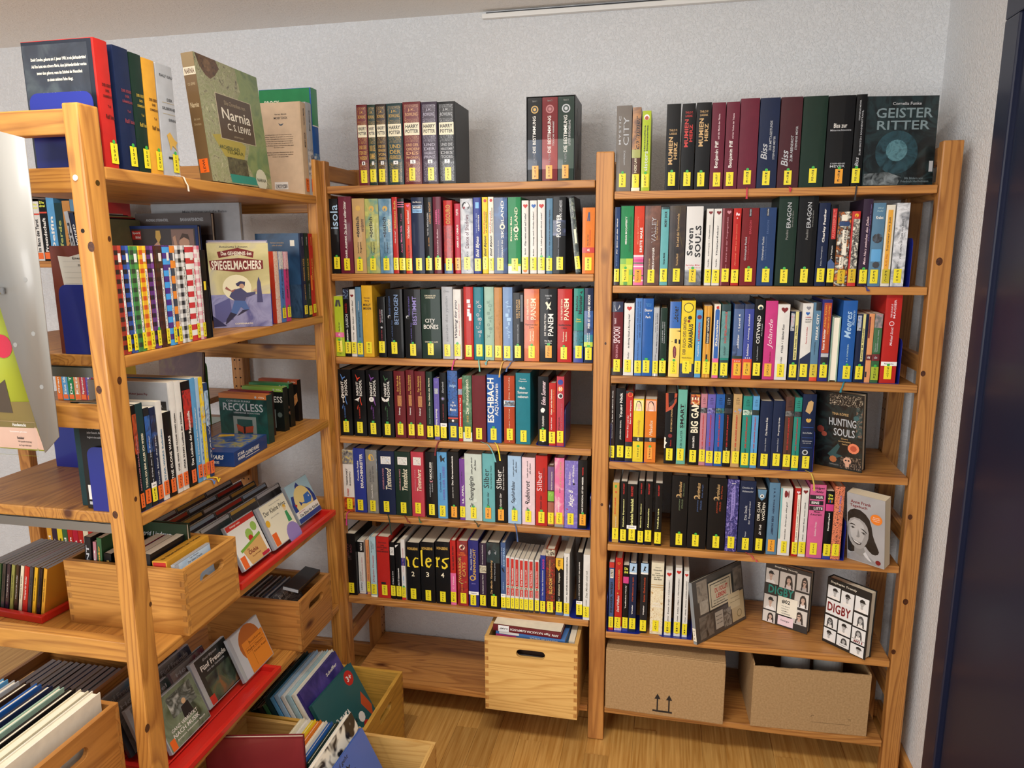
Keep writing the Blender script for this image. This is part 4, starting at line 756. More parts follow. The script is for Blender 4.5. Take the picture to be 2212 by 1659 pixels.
def face_parts(root, w, h, th, c, items, spine='l', hard=True, cover=None, spine_items=(), pages='paper', rim=.003):
    tb = .0024 if hard else .0005; tb = min(tb, th*.25); cm = cover or cover_mat(c); e = rim if hard else .0002
    mb = MB(); mb.box(0, w, 0, tb, 0, h, cm).box(0, w, th-tb, th, 0, h, cm)
    (mb.box(0, tb, tb, th-tb, 0, h, cm) if spine == 'l' else mb.box(w-tb, w, tb, th-tb, 0, h, cm)) if spine in 'lr' else mb.box(0, w, tb, th-tb, 0, tb, cm)
    mb.build('cover', root)
    x0, x1 = (tb, w-e) if spine == 'l' else (e, w-tb)
    MB().box(x0+.0001, x1, tb+.0001, th-tb-.0001, e, h-e, page_mat(pages)).build('page_block', root)
    if items:
        for ix in clusters(items): m2 = prints_mesh(MB(), [items[i] for i in ix], w, h, flat, idx=ix); m2.v = [(q[0]+w/2, q[1], q[2]) for q in m2.v]; m2.build('cover_print', root)
    if spine_items:
        m3 = prints_mesh(MB(), spine_items, th, h, flat); m3.v = [((q[1] if spine == 'l' else w-q[1]), (th/2-q[0]) if spine == 'l' else (th/2+q[0]), q[2]) for q in m3.v]; m3.build('spine_print', root)

# ---- right bay, top shelf
cL = Crop(1280, 180, 2.6587)
mumi = lambda x0, x1, yt, tc, v: (x0, x1, yt, 'black', 'LASS', [H('THILO P.', tc if tc == 'red' else 'tan', v-.09, v-.065, .22, .8), H('LASSAK', tc if tc == 'red' else 'tan', v-.05, v-.025, .24, .78), U('MUMIEN', tc, v, v+.32, .2, .5, 'b'), U('HERZ', tc, v+.06, v+.26, .58, .82, 'b')], g_())
piff = lambda x0, x1, yt, t: (x0, x1, yt, 'burgundy', 'LETH', [U('Benjamin Piff', 'white', .44, .75, .3, .64), U(t, 'pale pink', .13, .42, .48, .6)])
row('right', 1, cL, [
 (130, 218, 130, 'taupe', 'LAWR', [U('CITY', 'silver', .13, .46, .46, .82, 'l'), U('MYSTIC', 'silver', .12, .45, .16, .3, 'w'), U('LAWRENCE', 'silver', .52, .69, .5, .6)], g_()),
 (220, 270, 140, 'brown', 'LAW', [B(pic_mat(['brown', 'caramel'], 30), 0, .5), U('Schimmer', 'ink', .1, .55, .3, .85, 'i'), U('INGRID LAW', 'cream', .6, .78, .3, .6), B('cream', .96, 1), B('olive', .5, .6)]),
 (275, 326, 160, 'lime', 'LESS', [O('white', .08, .5, .32), O('rust', .09, .5, .22), U('sisters', 'pale green', .5, .75, .3, .72), U('Herzensflüge', 'ink', .18, .5, .24, .44, 'b'), U('Stolperschritte', 'ink', .18, .5, .54, .74, 'b')], g_()),
 mumi(412, 493, 120, 'tan', .38), mumi(500, 576, 118, 'red', .18), mumi(580, 666, 112, 'tan', .18),
 piff(668, 746, 112, 'und die Macht der Flüche'), piff(749, 826, 108, 'und der Verlust der Träume'),
 (828, 936, 88, 'burgundy', 'MEYE', [], g_(look='thick plain burgundy book without lettering, sticker MEYE', rib=('crimson', .0, .028))),
 (938, 1052, 85, 'navy', 'MEYE', [U('Biss', 'silver', .5, .68, .14, .46, 'i'), U('ZUR MITTAGSSTUNDE', 'silver', .25, .58, .54, .66), U('STEPHENIE MEYER', 'silver', .42, .68, .74, .84)], g_()),
 (1055, 1179, 80, 'wine', 'MEYE', [U('Biss', 'silver', .58, .76, .14, .46, 'i'), U('ZUM ABENDROT', 'silver', .42, .71, .54, .66), U('STEPHENIE MEYER', 'silver', .32, .58, .74, .84)], g_(rib=('crimson', .006, .003))),
 (1181, 1321, 75, 'dark green', 'MEYER', [], g_(look='thick plain dark-green book without lettering, sticker MEYER')),
 (1323, 1476, 72, 'black', 'MEYE', [H('Biss zur', 'white', .3, .35, .24, .74), H('Mitternachtssonne', 'silver', .365, .385, .12, .9), H('STEPHENIE', 'silver', .735, .75, .2, .76), H('MEYER', 'silver', .76, .785, .2, .76)], g_(st='tag orange')),
 (1479, 1540, 65, 'black', 'MEYER', [U('Biss', 'silver', .68, .78, .25, .6, 'i'), U('ZUM ERSTEN SONNENSTRAHL', 'silver', .17, .66, .56, .72), U('STEPHENIE MEYER', 'silver', .06, .28, .3, .44)], g_(rib=('ink', -.004, .036))),
], setback=.02)
face_book('upright dark teal hardcover with misty arch picture, end of right bay top shelf', cL.p(1545, 580), cL.p(1950, 580), cL.p(1580, 78), ZR[1], .022, 'dark teal',
 [B(pic_mat(['#0c1112', '#141d1f', '#223538', '#0c1011'], 18, 6, 2.0), 0, 1), O(pic_mat(['#16282d', '#2c4d57', '#142226'], 30), .62, .46, .3, 24), O(pic_mat(['#2d5763', '#5f8c96', '#22414a'], 40), .6, .46, .15, 24), H('Cornelia Funke', 'silver', .065, .1, .36, .76), H('GEISTER', '#7f9297', .13, .24, .14, .93), H('RITTER', '#7f9297', .27, .37, .16, .9),
  PL(pic_mat(['#1a2224', '#8b9496'], 60), [(.02, .86), (.35, .84), (.55, .9), (.5, .985), (.02, .985)]), H('Mit Bildern von', '#75858a', .9, .925, .6, .86), H('Friedrich Hechelmann', '#75858a', .935, .96, .55, .94), B('silver', .72, .84, .93, .985)], yb=(.03, .06))

# ---- right bay, second shelf
cN = Crop(1300, 420, 5.821); cO = Crop(1660, 410, 5.821)
erag = lambda x0, x1, yt, c, tc, code, sub, op={}: (x0, x1, yt, c, 'PAOL', [B('ink', .01, .11, .4, .55), U('blanvalet', 'silver', .015, .1, .43, .52, 'b'), U('Christopher Paolini', 'silver', .37, .67, .22, .38), U(sub, tc, .36, .66, .42, .5), U('ERAGON', tc, .16, .33, .46, .58)], op)
erb = lambda x0, x1, yt, c, op: (x0, x1, yt, c, 'PAOL', [U('ERAGON', 'silver', .07, .35, .44, .66), U('Paolini', 'grey', .37, .48, .44, .56), U('Das Erbe der Macht', 'grey', .16, .34, .72, .78)], op)
mint = lambda x0, x1, yt, t, a: (x0, x1, yt, 'white', 'MINT', [HT('dark red', .05, .6, .3), U(t, 'ink', .21, .61, .42, .62), U(a, 'ink', .65, .76, .42, .58, 'i'), O('gold', .93, .5, .3)], {'hard': False, 'pages': 'ivory'})
row('right', 2, cN, [
 (148, 216, 165, 'dark blue', 'MACD', [U('Der Spion aus dem Wrack', 'white', .14, .6, .36, .64, 'bi'), U('Ian Dowd', 'powder blue', .62, .75, .4, .58), B('dark brown', .94, 1)]),
 (222, 383, 150, 'green', 'MCCAF', [U('MEGAN MCCAFFERTY', 'white', .13, .48, .36, .5, 'b'), U('ZWEITE VERSUCHE', '#1d5b3a', .13, .58, .66, .84), B('lime', .66, 1), B('#7fb84a', .66, .73, .0, .48), B('#8dc455', .8, .87, .5, 1), B('#d3dc58', .74, .8, .5, .98), B('#5f9e3e', .93, 1, .3, .6)], g_(hard=False, st='#e6dc2c')),
 (388, 516, 150, 'red-orange', 'MCCAF', [U('MEGAN MCCAFFERTY', 'coral', .13, .48, .32, .48), U('ERSTE MALE', 'white', .27, .58, .6, .84, 'b'), B('pale pink', .615, .64), B('pink', .64, 1), B('hot pink', .67, .7), B('forest green', .71, .725), B('pale pink', .75, .77), B('forest green', .87, .885), B('pale pink', .93, .95)], {'hard': False, 'st': 'tag orange'}),
 (521, 716, 148, 'brown', 'MELK', [B(pic_mat(['#5a2b22', 'brown', '#8a5a48'], 18), 0, 1), U('VALLEY', 'silver', .14, .46, .44, .72, 'l'), U('Das Tal der Fluch', 'tan', .18, .42, .76, .84), U('KRYSTYNA KUHN', 'tan', .66, .82, .3, .4), U('MELKI-WEGNER', 'white', .52, .8, .52, .66)], {'hard': True}),
 (719, 821, 165, 'turquoise', 'MELV', [U('MOBY DICK', 'ink', .05, .25, .42, .72, 'b'), U('Herman Melville', 'ink', .58, .73, .36, .62, 'i'), B('dark teal', 0, .025)]),
 (826, 1026, 145, 'dark brown', 'MENDL', [B(pic_mat(['#140f0c', 'dark brown', '#4a3c1c'], 16), 0, 1), U('Im Land der Sternenwinde', 'tan', .1, .51, .46, .62), U('Thomas Mendl', 'tan', .6, .75, .48, .6), PL('#4d4222', [(.62, .02), (.66, .02), (.6, .3), (.86, .5), (.84, .52), (.56, .31)])]),
 (1033, 1242, 155, 'silver', 'MILL', [B('#d8d6d2', 0, .8), U('Seven', 'ink', .27, .62, .08, .44, 'b'), U('SOULS', 'ink', .24, .64, .56, .92, 'b'), H('Barnabas Miller', 'rose red', .73, .75, .06, .92), H('Jordan Orlando', 'rose red', .765, .785, .2, .96), B(pic_mat(['#9a9ea2', '#5c6066', 'silver'], 20), .82, 1)], g_(st='#e8cf30', cname='off-white')),
 mint(1281, 1366, 185, 'Liebesquiz + Pferdekuss', 'Chantal Minz'), mint(1373, 1472, 185, 'Theaterfieber', 'Chantal Minz'),
 (1476, 1602, 180, 'maroon', 'MINT', [HT('dusty pink', .05, .66, .22), U('Schrei aus der Vergangenheit', 'dusty pink', .11, .69, .46, .66), U('Minty', 'dusty pink', .72, .78, .5, .62), B('#8d3a44', 0, 1, 0, .2)]),
 (1612, 1712, 180, 'red', 'MINT', [U('?', 'pale pink', .05, .1, .3, .8, 'b'), O('pale pink', .125, .5, .08), U('SMS aus dem Jenseits', 'coral', .2, .55, .4, .58), U('Minking', 'coral', .57, .74, .4, .58, 'i'), O('dark red', .92, .5, .3)], {'cname': 'dark red'}),
 erag(1721, 1931, 175, 'dark red', 'rose red', 'PAOL', 'Der Auftrag des Ältesten', G), erag(1936, 2147, 170, 'dark blue', 'slate blue', 'PAOL', 'Das Erbe der Drachenreiter', G),
])
def gates(c): return [B(pic_mat(['ivory', 'ink', c], 75, 2, .5), .0, 1), B('ivory', .04, .12, .25, .7), B('dark blue', .13, .19, .1, .9), B('ivory', .24, .58, .4, .78), U('TOM GATES', 'ink', .42, .58, .22, .48, 'b'), U('GENIAL', 'ink', .22, .42, .54, .74, 'b'), B('ivory', .6, .76, .3, .62), U('L. Pichon', 'ink', .61, .75, .36, .56)]
row('right', 2, cO, [
 erb(70, 312, 85, 'dark green', g_(sb=.8)), erb(316, 562, 80, 'black', g_(sb=.9)),
 (571, 712, 170, 'navy', 'PENN', [U('Charley Feather', 'white', .07, .47, .42, .7, 'b'), U('Kate Pennington', 'silver', .52, .75, .4, .54)]),
 (718, 811, 190, 'black', 'PEST', [B('red', .05, .42, .24, .84), U('AUSGESPIELT', '#e0847c', .06, .41, .36, .7), U('Jo Pestum', 'white', .5, .66, .36, .62), PL('slate blue', [(0, .7), (.4, .66), (1, .72), (1, .78), (0, .8)])]),
 (815, 976, 280, 'orange', 'PICH', gates('orange'), {'hard': False, 'st': '#d9b61f', 'look': 'orange comic-patterned paperback, sticker PICH'}),
 (981, 1087, 275, 'red', 'PICH', [B('red', 0, .1), O('golden yellow', .055, .55, .24), B(pic_mat(['ivory', 'ink', 'ivory'], 80, 2, .5), .1, .9), B('red', .1, .9, 0, .2), U('TOM GATES', 'ink', .32, .48, .4, .7, 'b'), U('Liz Pichon', 'ink', .5, .68, .4, .6), B('red', .9, 1)], {'hard': False, 'st': '#d9b61f', 'look': 'slim red comic-patterned paperback, sticker PICH'}),
 (1111, 1234, 120, 'plum', 'PICO', [U('Mein Herz zwischen den Zeilen', 'pale pink', .2, .75, .42, .66, 'i'), U('Jodi Picoult + Samantha van Leer', 'lavender', .06, .48, .76, .86)], g_(rib=('indigo', .012, .012))),
 (1238, 1396, 170, 'steel blue', 'PREU', [H('Otfried', 'pale blue', .05, .07, .34, .8, 'i'), H('Preußler', 'pale blue', .085, .105, .3, .8, 'i'), H('Krabat', 'white', .155, .19, .26, .84, 'b'), O(pic_mat(['ink', 'dark grey', 'steel blue'], 60), .42, .5, .42, 9), B('sky blue', .55, .7, .1, .9), O('dark grey', .74, .55, .3, 7)]),
 (1401, 1514, 195, 'ivory', 'PRIC', [B('amber', .06, .88, .2, .76), U('Sommer mit Juli', 'dark brown', .15, .56, .32, .62), U('A.+S. Prix', 'rust', .6, .75, .34, .56)], {'st': '#c9b92c', 'cname': 'cream'}),
 (1525, 1692, 170, 'silver', 'PYRO', [B(pic_mat(['#6d7178', 'silver', '#e8eaee', '#2a2c33'], 30), 0, 1), U('VERLOREN IN DER WILDNIS', 'ink', .19, .67, .5, .64), U('ROBIN PYRON', 'ink', .7, .8, .38, .5)], {'hard': True}),
])
# ---- right bay, third shelf
cP = Crop(1300, 630, 5.821); cQ = Crop(1650, 630, 6.144)
row('right', 3, cP, [
 (106, 252, 130, 'maroon', 'RAHL', [B('navy', 0, .14), PL('silver', [(.25, .05), (.7, .04), (.75, .07), (.6, .1), (.35, .13)]), U('SPOOKI', 'pale pink', .34, .56, .2, .78), H('ENN', 'pale pink', .22, .3, .28, .42), U('VON RAHLENS', 'dusty pink', .58, .77, .42, .62, 'b'), B('dark brown', .9, 1)], {}),
 (263, 391, 150, 'white', 'RAIT', [HT('red', .07, .5, .25), U('Its Boring Noah s Burning Hell', 'ink', .15, .62, .42, .62, 'i'), U('Ruby', 'ink', .67, .77, .42, .58, 'i'), O('lime', .92, .5, .28)], {'st': '#f0e02a'}),
 (401, 491, 88, 'cornflower blue', 'ROBS', [U('DER JUNGE, DER NICHT AUF', 'dark blue', .04, .53, .3, .46, 'b'), U('DEN KOPF FALLEN DURFTE', 'dark blue', .04, .5, .62, .78, 'b'), U('Mareike Roberts', 'dark blue', .57, .8, .4, .54)]),
 (493, 627, 92, 'blue', 'ROWE', [H('Rainbow', 'sky blue', .06, .075, .3, .8), H('Rowell', 'sky blue', .085, .1, .36, .76), H('Eleanor', 'white', .13, .165, .18, .9), H('+', 'white', .18, .2, .45, .6), H('Park', 'white', .22, .25, .28, .76)], s_(cname='bright-blue')),
 (629, 702, 205, 'silver', 'ROWL', [U('Joby Kraushe', '#4a4a55', .08, .36, .3, .46), U('Die Märchen von Beedle', '#4a4a55', .08, .66, .56, .74), U('J.K. Row', 'plum', .68, .76, .4, .58), B('white', .96, 1, .3, .6)], {'cname': 'grey'}),
 (713, 802, 210, 'dark green', 'ROWL', [D('QUIDDITCH IM WANDEL', 'silver', .2, .52, .56, .7), D('DER ZEITEN', 'silver', .2, .5, .3, .42)], g_()),
 (829, 967, 130, 'yellow', 'SACH', [B('#f0cf6a', .35, 1), B('blue', 0, .35), U('Löcher', 'ink', .06, .27, .32, .78, 'b'), PL('ink', [(.2, .53), (.6, .49), (1, .5), (1, .56), (.6, .55)]), PL('maroon', [(.4, .6), (.55, .58), (.68, .62), (.7, .7), (.62, .75), (.42, .74), (.36, .66)]), U('Louis Sachar', 'dusty pink', .61, .73, .48, .6), PL('ink', [(.6, .385), (1, .38), (1, .395)])], g_(cname='blue-topped-yellow')),
 (971, 1147, 118, 'yellow', 'SALT', [O('ink', .09, .5, .36), O('yellow', .09, .5, .31), U('DER FLUCH DES GRÜNEN', 'brown', .21, .7, .12, .38), U('SKARABÄUS', 'ink', .3, .61, .5, .86, 'b'), O('dark green', .22, .62, .14), O('dark red', .265, .55, .1), H('Natascha Narayan', 'brown', .735, .755, .14, .84), B('navy', .82, 1), B('yellow', .82, .93, .18, .86)], {}),
 (1156, 1237, 240, 'sky blue', 'SCHE', [O('dark red', .1, .5, .36), U('LONDON', 'red', .18, .45, .36, .7, 'b'), U('Kugelblitz in', 'white', .47, .68, .38, .64)], {'hard': False}),
 (1251, 1352, 185, 'amber', 'SCHI', [B('#c98a2c', 0, 1, .3, .42), B('#f2d08a', 0, 1, .55, .6), B('#b87a28', 0, 1, .8, .86), B('ink', .15, .52, .3, .78), U('immer verknallt', 'cream', .16, .51, .4, .68), B('ink', .67, .75, .4, .62)], g_(hard=False, cname='yellow-striped')),
 (1376, 1457, 165, 'ivory', 'SCHI', [PL('red', [(.3, .03), (.7, .02), (.75, .06), (.35, .06)]), B('blue', .09, .72, .16, .86), O('blue', .09, .51, .34), O('blue', .72, .51, .34), U('Zickenalarm', 'cream', .21, .57, .34, .7, 'b'), B('pink', .73, 1, .02, .98)], {'hard': False, 'cname': 'cream'}),
 (1469, 1582, 165, 'teal green', 'SCHL', [B('dark teal', 0, .09), B(pic_mat(['#4e7f80', '#5f9490', '#2f5f63'], 30), .09, .72), PL('ink', [(.3, .07), (.5, .09), (.7, .07), (.6, .1), (.4, .1)]), U('DAS SPIELZEUGHAUS', 'red', .1, .52, .4, .64, 'b'), U('Schlüter', 'ink', .56, .69, .38, .6, 'i'), B('dark teal', .75, 1), H('A', 'white', .96, .98, .42, .6)], {}),
 (1622, 1747, 165, 'blue', 'SCHL', [B('navy', 0, .06), B('slate blue', .06, .74), U('Schlüter', 'white', .4, .59, .4, .62), U('• Level 4', 'white', .13, .36, .46, .66), B(pic_mat(['navy', 'slate blue'], 60), .55, .7, 0, .5), B('dark green', .69, .73), B('red-orange', .73, 1), O('white', .76, .3, .06), O('white', .76, .52, .06), O('white', .76, .74, .06)], {'cname': 'red-footed-blue', 'st': '#e8b62a'}),
 (1753, 1872, 165, 'blue', 'SCHL', [B('navy', 0, .06), B('royal blue', .06, .74), U('Schlüter', 'white', .52, .69, .4, .6), U('• Achtung, Zeitfalle!', 'white', .13, .5, .42, .62), B('red-orange', .73, 1), O('white', .715, .3, .06), O('white', .715, .52, .06), O('white', .715, .74, .06)], {'cname': 'red-footed-royal-blue', 'st': '#e8b62a'}),
 (1876, 2002, 100, 'black', 'SCHM', [O('cream', .1, .55, .28), O('dark teal', .11, .58, .18), U('OSTWIND', 'white', .2, .55, .28, .64), U('Aris Ankunft', 'silver', .3, .46, .74, .86, 'i'), U('Lea Schmidbauer', 'silver', .58, .76, .4, .52)], {'cname': 'charcoal'}),
 (2009, 2162, 122, 'hot pink', 'SCHRO', [U('Jolande', 'pale pink', .23, .6, .3, .76, 'il'), U('Martin Schrö', 'dark red', .64, .77, .5, .62)], {'st': '#eab030'}),
])
row('right', 3, cQ, [
 (130, 292, 175, 'white', 'SCHR', [HT('dark red', .07, .55, .28), U('4 Hufe + 1 falscher Kuss', 'ink', .26, .64, .42, .6, 'i'), U('S. Schulz', 'ink', .69, .78, .42, .56, 'i')], {'hard': False}),
 (306, 442, 270, 'navy', 'SCHR', [B('#dfd68a', .0, .7, .44, .76), U('Rainer M. Schröder - Die Höhle', 'ink', .2, .68, .5, .68, 'b'), B(pic_mat(['ink', 'silver', 'dusty pink'], 80), .02, .28, 0, .36)], g_(dot=None, hard=False, set=.02)),
 (451, 592, 160, 'white', 'SCHR', [HT('#8a8a90', .06, .55, .22), HT('blue', .13, .5, .2), H('LIEBER', 'rose red', .17, .185, .3, .85), H('DRUNTER', 'ink', .2, .215, .3, .9), H('NACKT', 'ink', .23, .245, .3, .85), U('Patricia Schröder', 'rose red', .3, .52, .46, .58), PL('navy', [(0, .72), (1, .62), (1, 1), (0, 1)])], {'cname': 'white', 'look': 'white book with a dark blue foot, sticker SCHR'}),
 (593, 697, 150, 'steel blue', 'SCHR', [B('ink', .0, .1, .3, 1), U('FREAK CITY', 'white', .14, .47, .46, .78, 'b'), U('KATHRIN SCHROCKE', 'ink', .5, .66, .4, .52), B('orange', .84, 1), B('red-orange', .95, 1)], {'hard': True, 'st': '#d9c23a'}),
 (701, 837, 110, 'indigo', 'SCHR', [B('rust', .04, .65, .2, .94), U('Rainer M. Schröder', 'white', .36, .61, .28, .5, 'b'), U('Abby Lynn', 'amber', .07, .34, .3, .5), U('Verraten und verfolgt', 'amber', .07, .42, .62, .82), B('silver', .655, .7, .2, .94), B('ink', .7, .78, .2, .94)], g_(hard=False)),
 (851, 962, 340, 'cream', None, [], {'reverse': True, 'hard': True, 'look': 'book turned round with cream page edges forward', 'cover': cover_mat('sage'), 'pages': 'ivory'}),
 (976, 1167, 125, 'blue', 'SCHR', [U('Meeres', 'light blue', .13, .46, .2, .66, 'i'), U('flüstern', 'light blue', .12, .3, .68, .86, 'i'), U('P. A. SCHRÖDER', 'pale blue', .53, .75, .46, .58)], g_(cname='bright-blue', rib=('teal', -.012, .026))),
 (1176, 1322, 305, 'navy', 'SCHR', [B('#dfd68a', .0, .69, .5, .74), U('Rainer M. Schröder', 'ink', .2, .66, .54, .68, 'b'), B(pic_mat(['ink', 'silver', 'blue'], 80), .02, .24, 0, .36)], g_(hard=False)),
 (1326, 1400, 300, 'peach', None, [B(pic_mat(['ink', 'dark red', 'ink'], 60), .04, .35, .0, .3), B('maroon', .59, .67), H('cbj', 'white', .61, .655, .2, .7, 'b'), B('ink', .84, .92, 0, .3)], {'hard': False, 'look': 'peach paperback spine with a maroon band, no sticker'}),
 (1401, 1507, 300, 'forest green', 'SCHR', [B(pic_mat(['plum', 'grey', 'dusty pink'], 60), .0, .2), B('forest green', .2, .56), U('Verschollen in der Wildnis', 'silver', .23, .55, .5, .64), U('Abby Lynn', 'silver', .42, .55, .28, .42), B('maroon', .58, .68), H('cbt', 'silver', .61, .65, .3, .7)], g_(hard=False, st='#a8b62c')),
 (1526, 1742, 50, 'red', 'SCOT', [U('MAGIER', 'pale pink', .05, .26, .5, .64), U('DER DUNKLE', 'pale pink', .1, .25, .34, .44), O('pale pink', .32, .45, .16), O('red', .32, .45, .12), U('Michael Scott', 'pale pink', .36, .57, .42, .58, 'i')], g_(white='Fantastisches', cname='crimson')),
])
# ---- right bay, fourth shelf
cR = Crop(1300, 830, 6.144); cS = Crop(1620, 830, 5.978)
def snic(x0, x1, yt, c, tc='red', a='DER GRAUSIGE JAHRMARKT', img=('ink', 'dark grey', 'silver'), op={}): 
    return (x0, x1, yt, c, 'SNIC', [H('EINE', 'ink' if c != 'black' else 'silver', .05, .06, .4, .64), H('REIHE', 'ink' if c != 'black' else 'silver', .075, .085, .3, .72), H('BETRÜB', 'ink' if c != 'black' else 'silver', .1, .11, .3, .72), H('LICHER', 'ink' if c != 'black' else 'silver', .125, .135, .3, .72), B(pic_mat(img, 90), .19, .26), U(a, tc, .28, .72, .38, .62, 'b'), U('SNICKET', 'ink' if c != 'black' else 'silver', .73, .79, .4, .56)], op)
shep = lambda x0, x1, yt, c, t: (x0, x1, yt, c, 'SHEP', [B('#f2e6a0' if c == 'yellow' else '#f0b49a', .02, .185, .06, .94), PL('dark brown', [(.2, .185), (.24, .08), (.36, .035), (.56, .028), (.72, .06), (.8, .13), (.82, .185)]), O('#e6c3a5', .1, .5, .19, 12), B('#e6c3a5', .13, .17, .42, .58), B('pale pink', .165, .185, .35, .7), U(t, 'caramel' if c == 'yellow' else 'cream', .33, .57, .4, .68, 'il'), B('ink', .6, .67), U('cbt', 'white', .61, .66, .4, .6, 'b'), H('cbj', 'ink', .945, .955, .4, .6)], g_(hard=False, sw=1.4, st='#e6cf2a' if c == 'yellow' else '#f0a040'))
row('right', 4, cR, [
 (96, 166, 30, 'dark brown', 'SEEB', [U('Im Bann der silbernen Glocke', 'white', .06, .48, .36, .56, 'b'), U('Bernhard Seebach', 'silver', .5, .7, .36, .52, 'i')]),
 (171, 297, 60, 'black', 'SEID', [U('Young Nick', 'white', .06, .4, .4, .78, 'b'), U('JÜRGEN SEIDEL', 'white', .43, .7, .44, .64)]),
 (301, 397, 95, 'red', 'SHAN', [B('ink', .0, .035), O('orange', .05, .6, .36), O('red', .05, .6, .27), U('Darren Shan und der', 'white', .34, .66, .22, .42), U('Berg der Vampire', 'white', .13, .46, .58, .8, 'b'), B('ink', .72, 1)], {'cname': 'red'}),
 shep(401, 542, 200, 'yellow', 'Unschuldig'), shep(556, 709, 205, 'orange', 'Makellos'),
 (816, 971, 125, 'black', 'SKEL', [PL('rust', [(0, .0), (1, .0), (.95, .12), (.6, .22), (.05, .27)]), PL('ink', [(.3, .14), (.9, .05), (1, .08), (.5, .18)]), U('ENDYMION SPRING', 'tan', .22, .54, .5, .64), O('dark red', .6, .5, .18), U('Skelton', 'red', .66, .75, .5, .62), PL('ivory', [(0, .62), (.14, .63), (.1, .68), (.24, .7), (.08, .74), (.12, .78), (0, .78)])], {'sb': 1.0}),
 (979, 1102, 78, 'mint', 'SLAT', [U('SMART', 'ink', .19, .51, .3, .68, 'b'), U('KIM SLATER', '#2e5f58', .54, .78, .36, .6), U('oder die Welt mit anderen Augen', '#2e5f58', .19, .51, .76, .84)], {'cname': 'mint-green'}),
 (1131, 1277, 120, 'black', 'SMIT', [B(pic_mat(['ink', 'rust', 'amber'], 60), .02, .16, .1, .95), U('BIG GAME', 'cream', .06, .55, .18, .86, 'b'), PL('amber', [(.2, .06), (.85, .05), (.8, .16), (.25, .14)]), U('DAN SMITH', 'white', .6, .76, .4, .58, 'b'), H('HOUSE', 'white', .95, .965, .35, .65)]),
 snic(1279, 1364, 135, 'dusty pink'), snic(1366, 1472, 140, 'violet', img=('ink', 'violet', 'silver')), snic(1476, 1592, 140, 'blue', img=('teal', 'dark green', 'sage')), snic(1593, 1692, 140, 'black', img=('ink', 'charcoal')), snic(1701, 1817, 138, 'tan', img=('sky blue', 'caramel', 'olive')), snic(1831, 1952, 165, 'teal green', img=('dark green', 'sage', 'ivory'), op={'cname': 'green'}), snic(1956, 2046, 165, 'sky blue', img=('dark green', 'ink')),
])
navs = lambda x0, x1, yt, t: (x0, x1, yt, 'navy', 'SNIC', [U(t, 'white', .24, .5, .48, .64), U('Lemony Snicket', 'silver', .54, .74, .48, .62, 'i')])
row('right', 4, cS, [
 navs(91, 252, 225, 'Das finstere Fels'), navs(253, 407, 222, 'Die grimmige Grotte'), snic(409, 517, 170, 'brown', 'red', img=('ink', 'grey')), snic(523, 617, 178, 'teal green', 'crimson', img=('ink', 'dark grey'), op={'cname': 'sea-green'}),
 (621, 797, 135, 'navy', 'PFEI', [PL('tan', [(.22, .22), (.4, .1), (.6, .08), (.78, .1), (.74, .2), (.55, .255)]), O('gold', .335, .5, .18), O('navy', .31, .5, .07), PL('gold', [(.3, .32), (.7, .32), (.68, .34), (.32, .34)]), B('#2f5aa8', .425, .43, .1, .9), H('Boris Pfeiffer', 'silver', .49, .51, .14, .84), B('#2f5aa8', .56, .565, .1, .9), H('DIE KNOCHEN', 'silver', .6, .615, .14, .86), H('DER GÖTTER', 'silver', .625, .64, .2, .8), B('#2f5aa8', .69, .695, .1, .9), O('silver', .755, .4, .22), O('ink', .755, .4, .13)], {'rib': ('#c9b24a', .022, .05), 'look': 'navy book with tan tag and golden beetle, sticker PFEI'}),
])
face_book('black hardcover with floral skull ornaments turned to the front, fourth shelf', cS.p(835, 1030), cS.p(1440, 1150), cS.p(850, 75), ZR[4], .027, 'black',
 [B(pic_mat(['black', 'black', '#1b2a2b', 'black'], 30), 0, 1), B(pic_mat(['black', 'black', '#c8b8a0'], 55, 2, 5), .02, .16, .3, .98), B(pic_mat(['black', 'black', '#a8907c'], 60, 2, 5), .82, .98, .55, .98), B(pic_mat(['black', '#2c4a4c', '#8a6a58'], 50, 2, 3), .16, .55, .86, .98),
  H('TINA KÖPKE', 'tan', .25, .29, .36, .7), H('HUNTING', 'silver', .33, .43, .3, .86), H('SOULS', 'silver', .46, .56, .4, .84), H('Unsere', 'tan', .58, .6, .56, .7), H('verräterischen', 'tan', .615, .635, .5, .76), H('Seelen', 'tan', .65, .67, .58, .7),
  O('coral', .7, .82, .12, 11), O('#b9553c', .7, .82, .07, 9), O('#8a3a30', .5, .12, .08, 9), O('#9a4a3a', .56, .2, .06, 9), O('#3a5f62', .3, .86, .06, 7), PL('#2f4f50', [(.28, .82), (.5, .66), (.54, .7), (.46, .8), (.6, .82), (.4, .88)]), O('#d8a58a', .875, .7, .085, 12), O('ink', .87, .67, .02), O('ink', .87, .73, .02), B('#d8a58a', .9, .955, .66, .74), O('#b0693f', .88, .4, .08, 8), H('COPPENRATH', 'grey', .94, .96, .32, .52)], spine='l', pages='old paper')
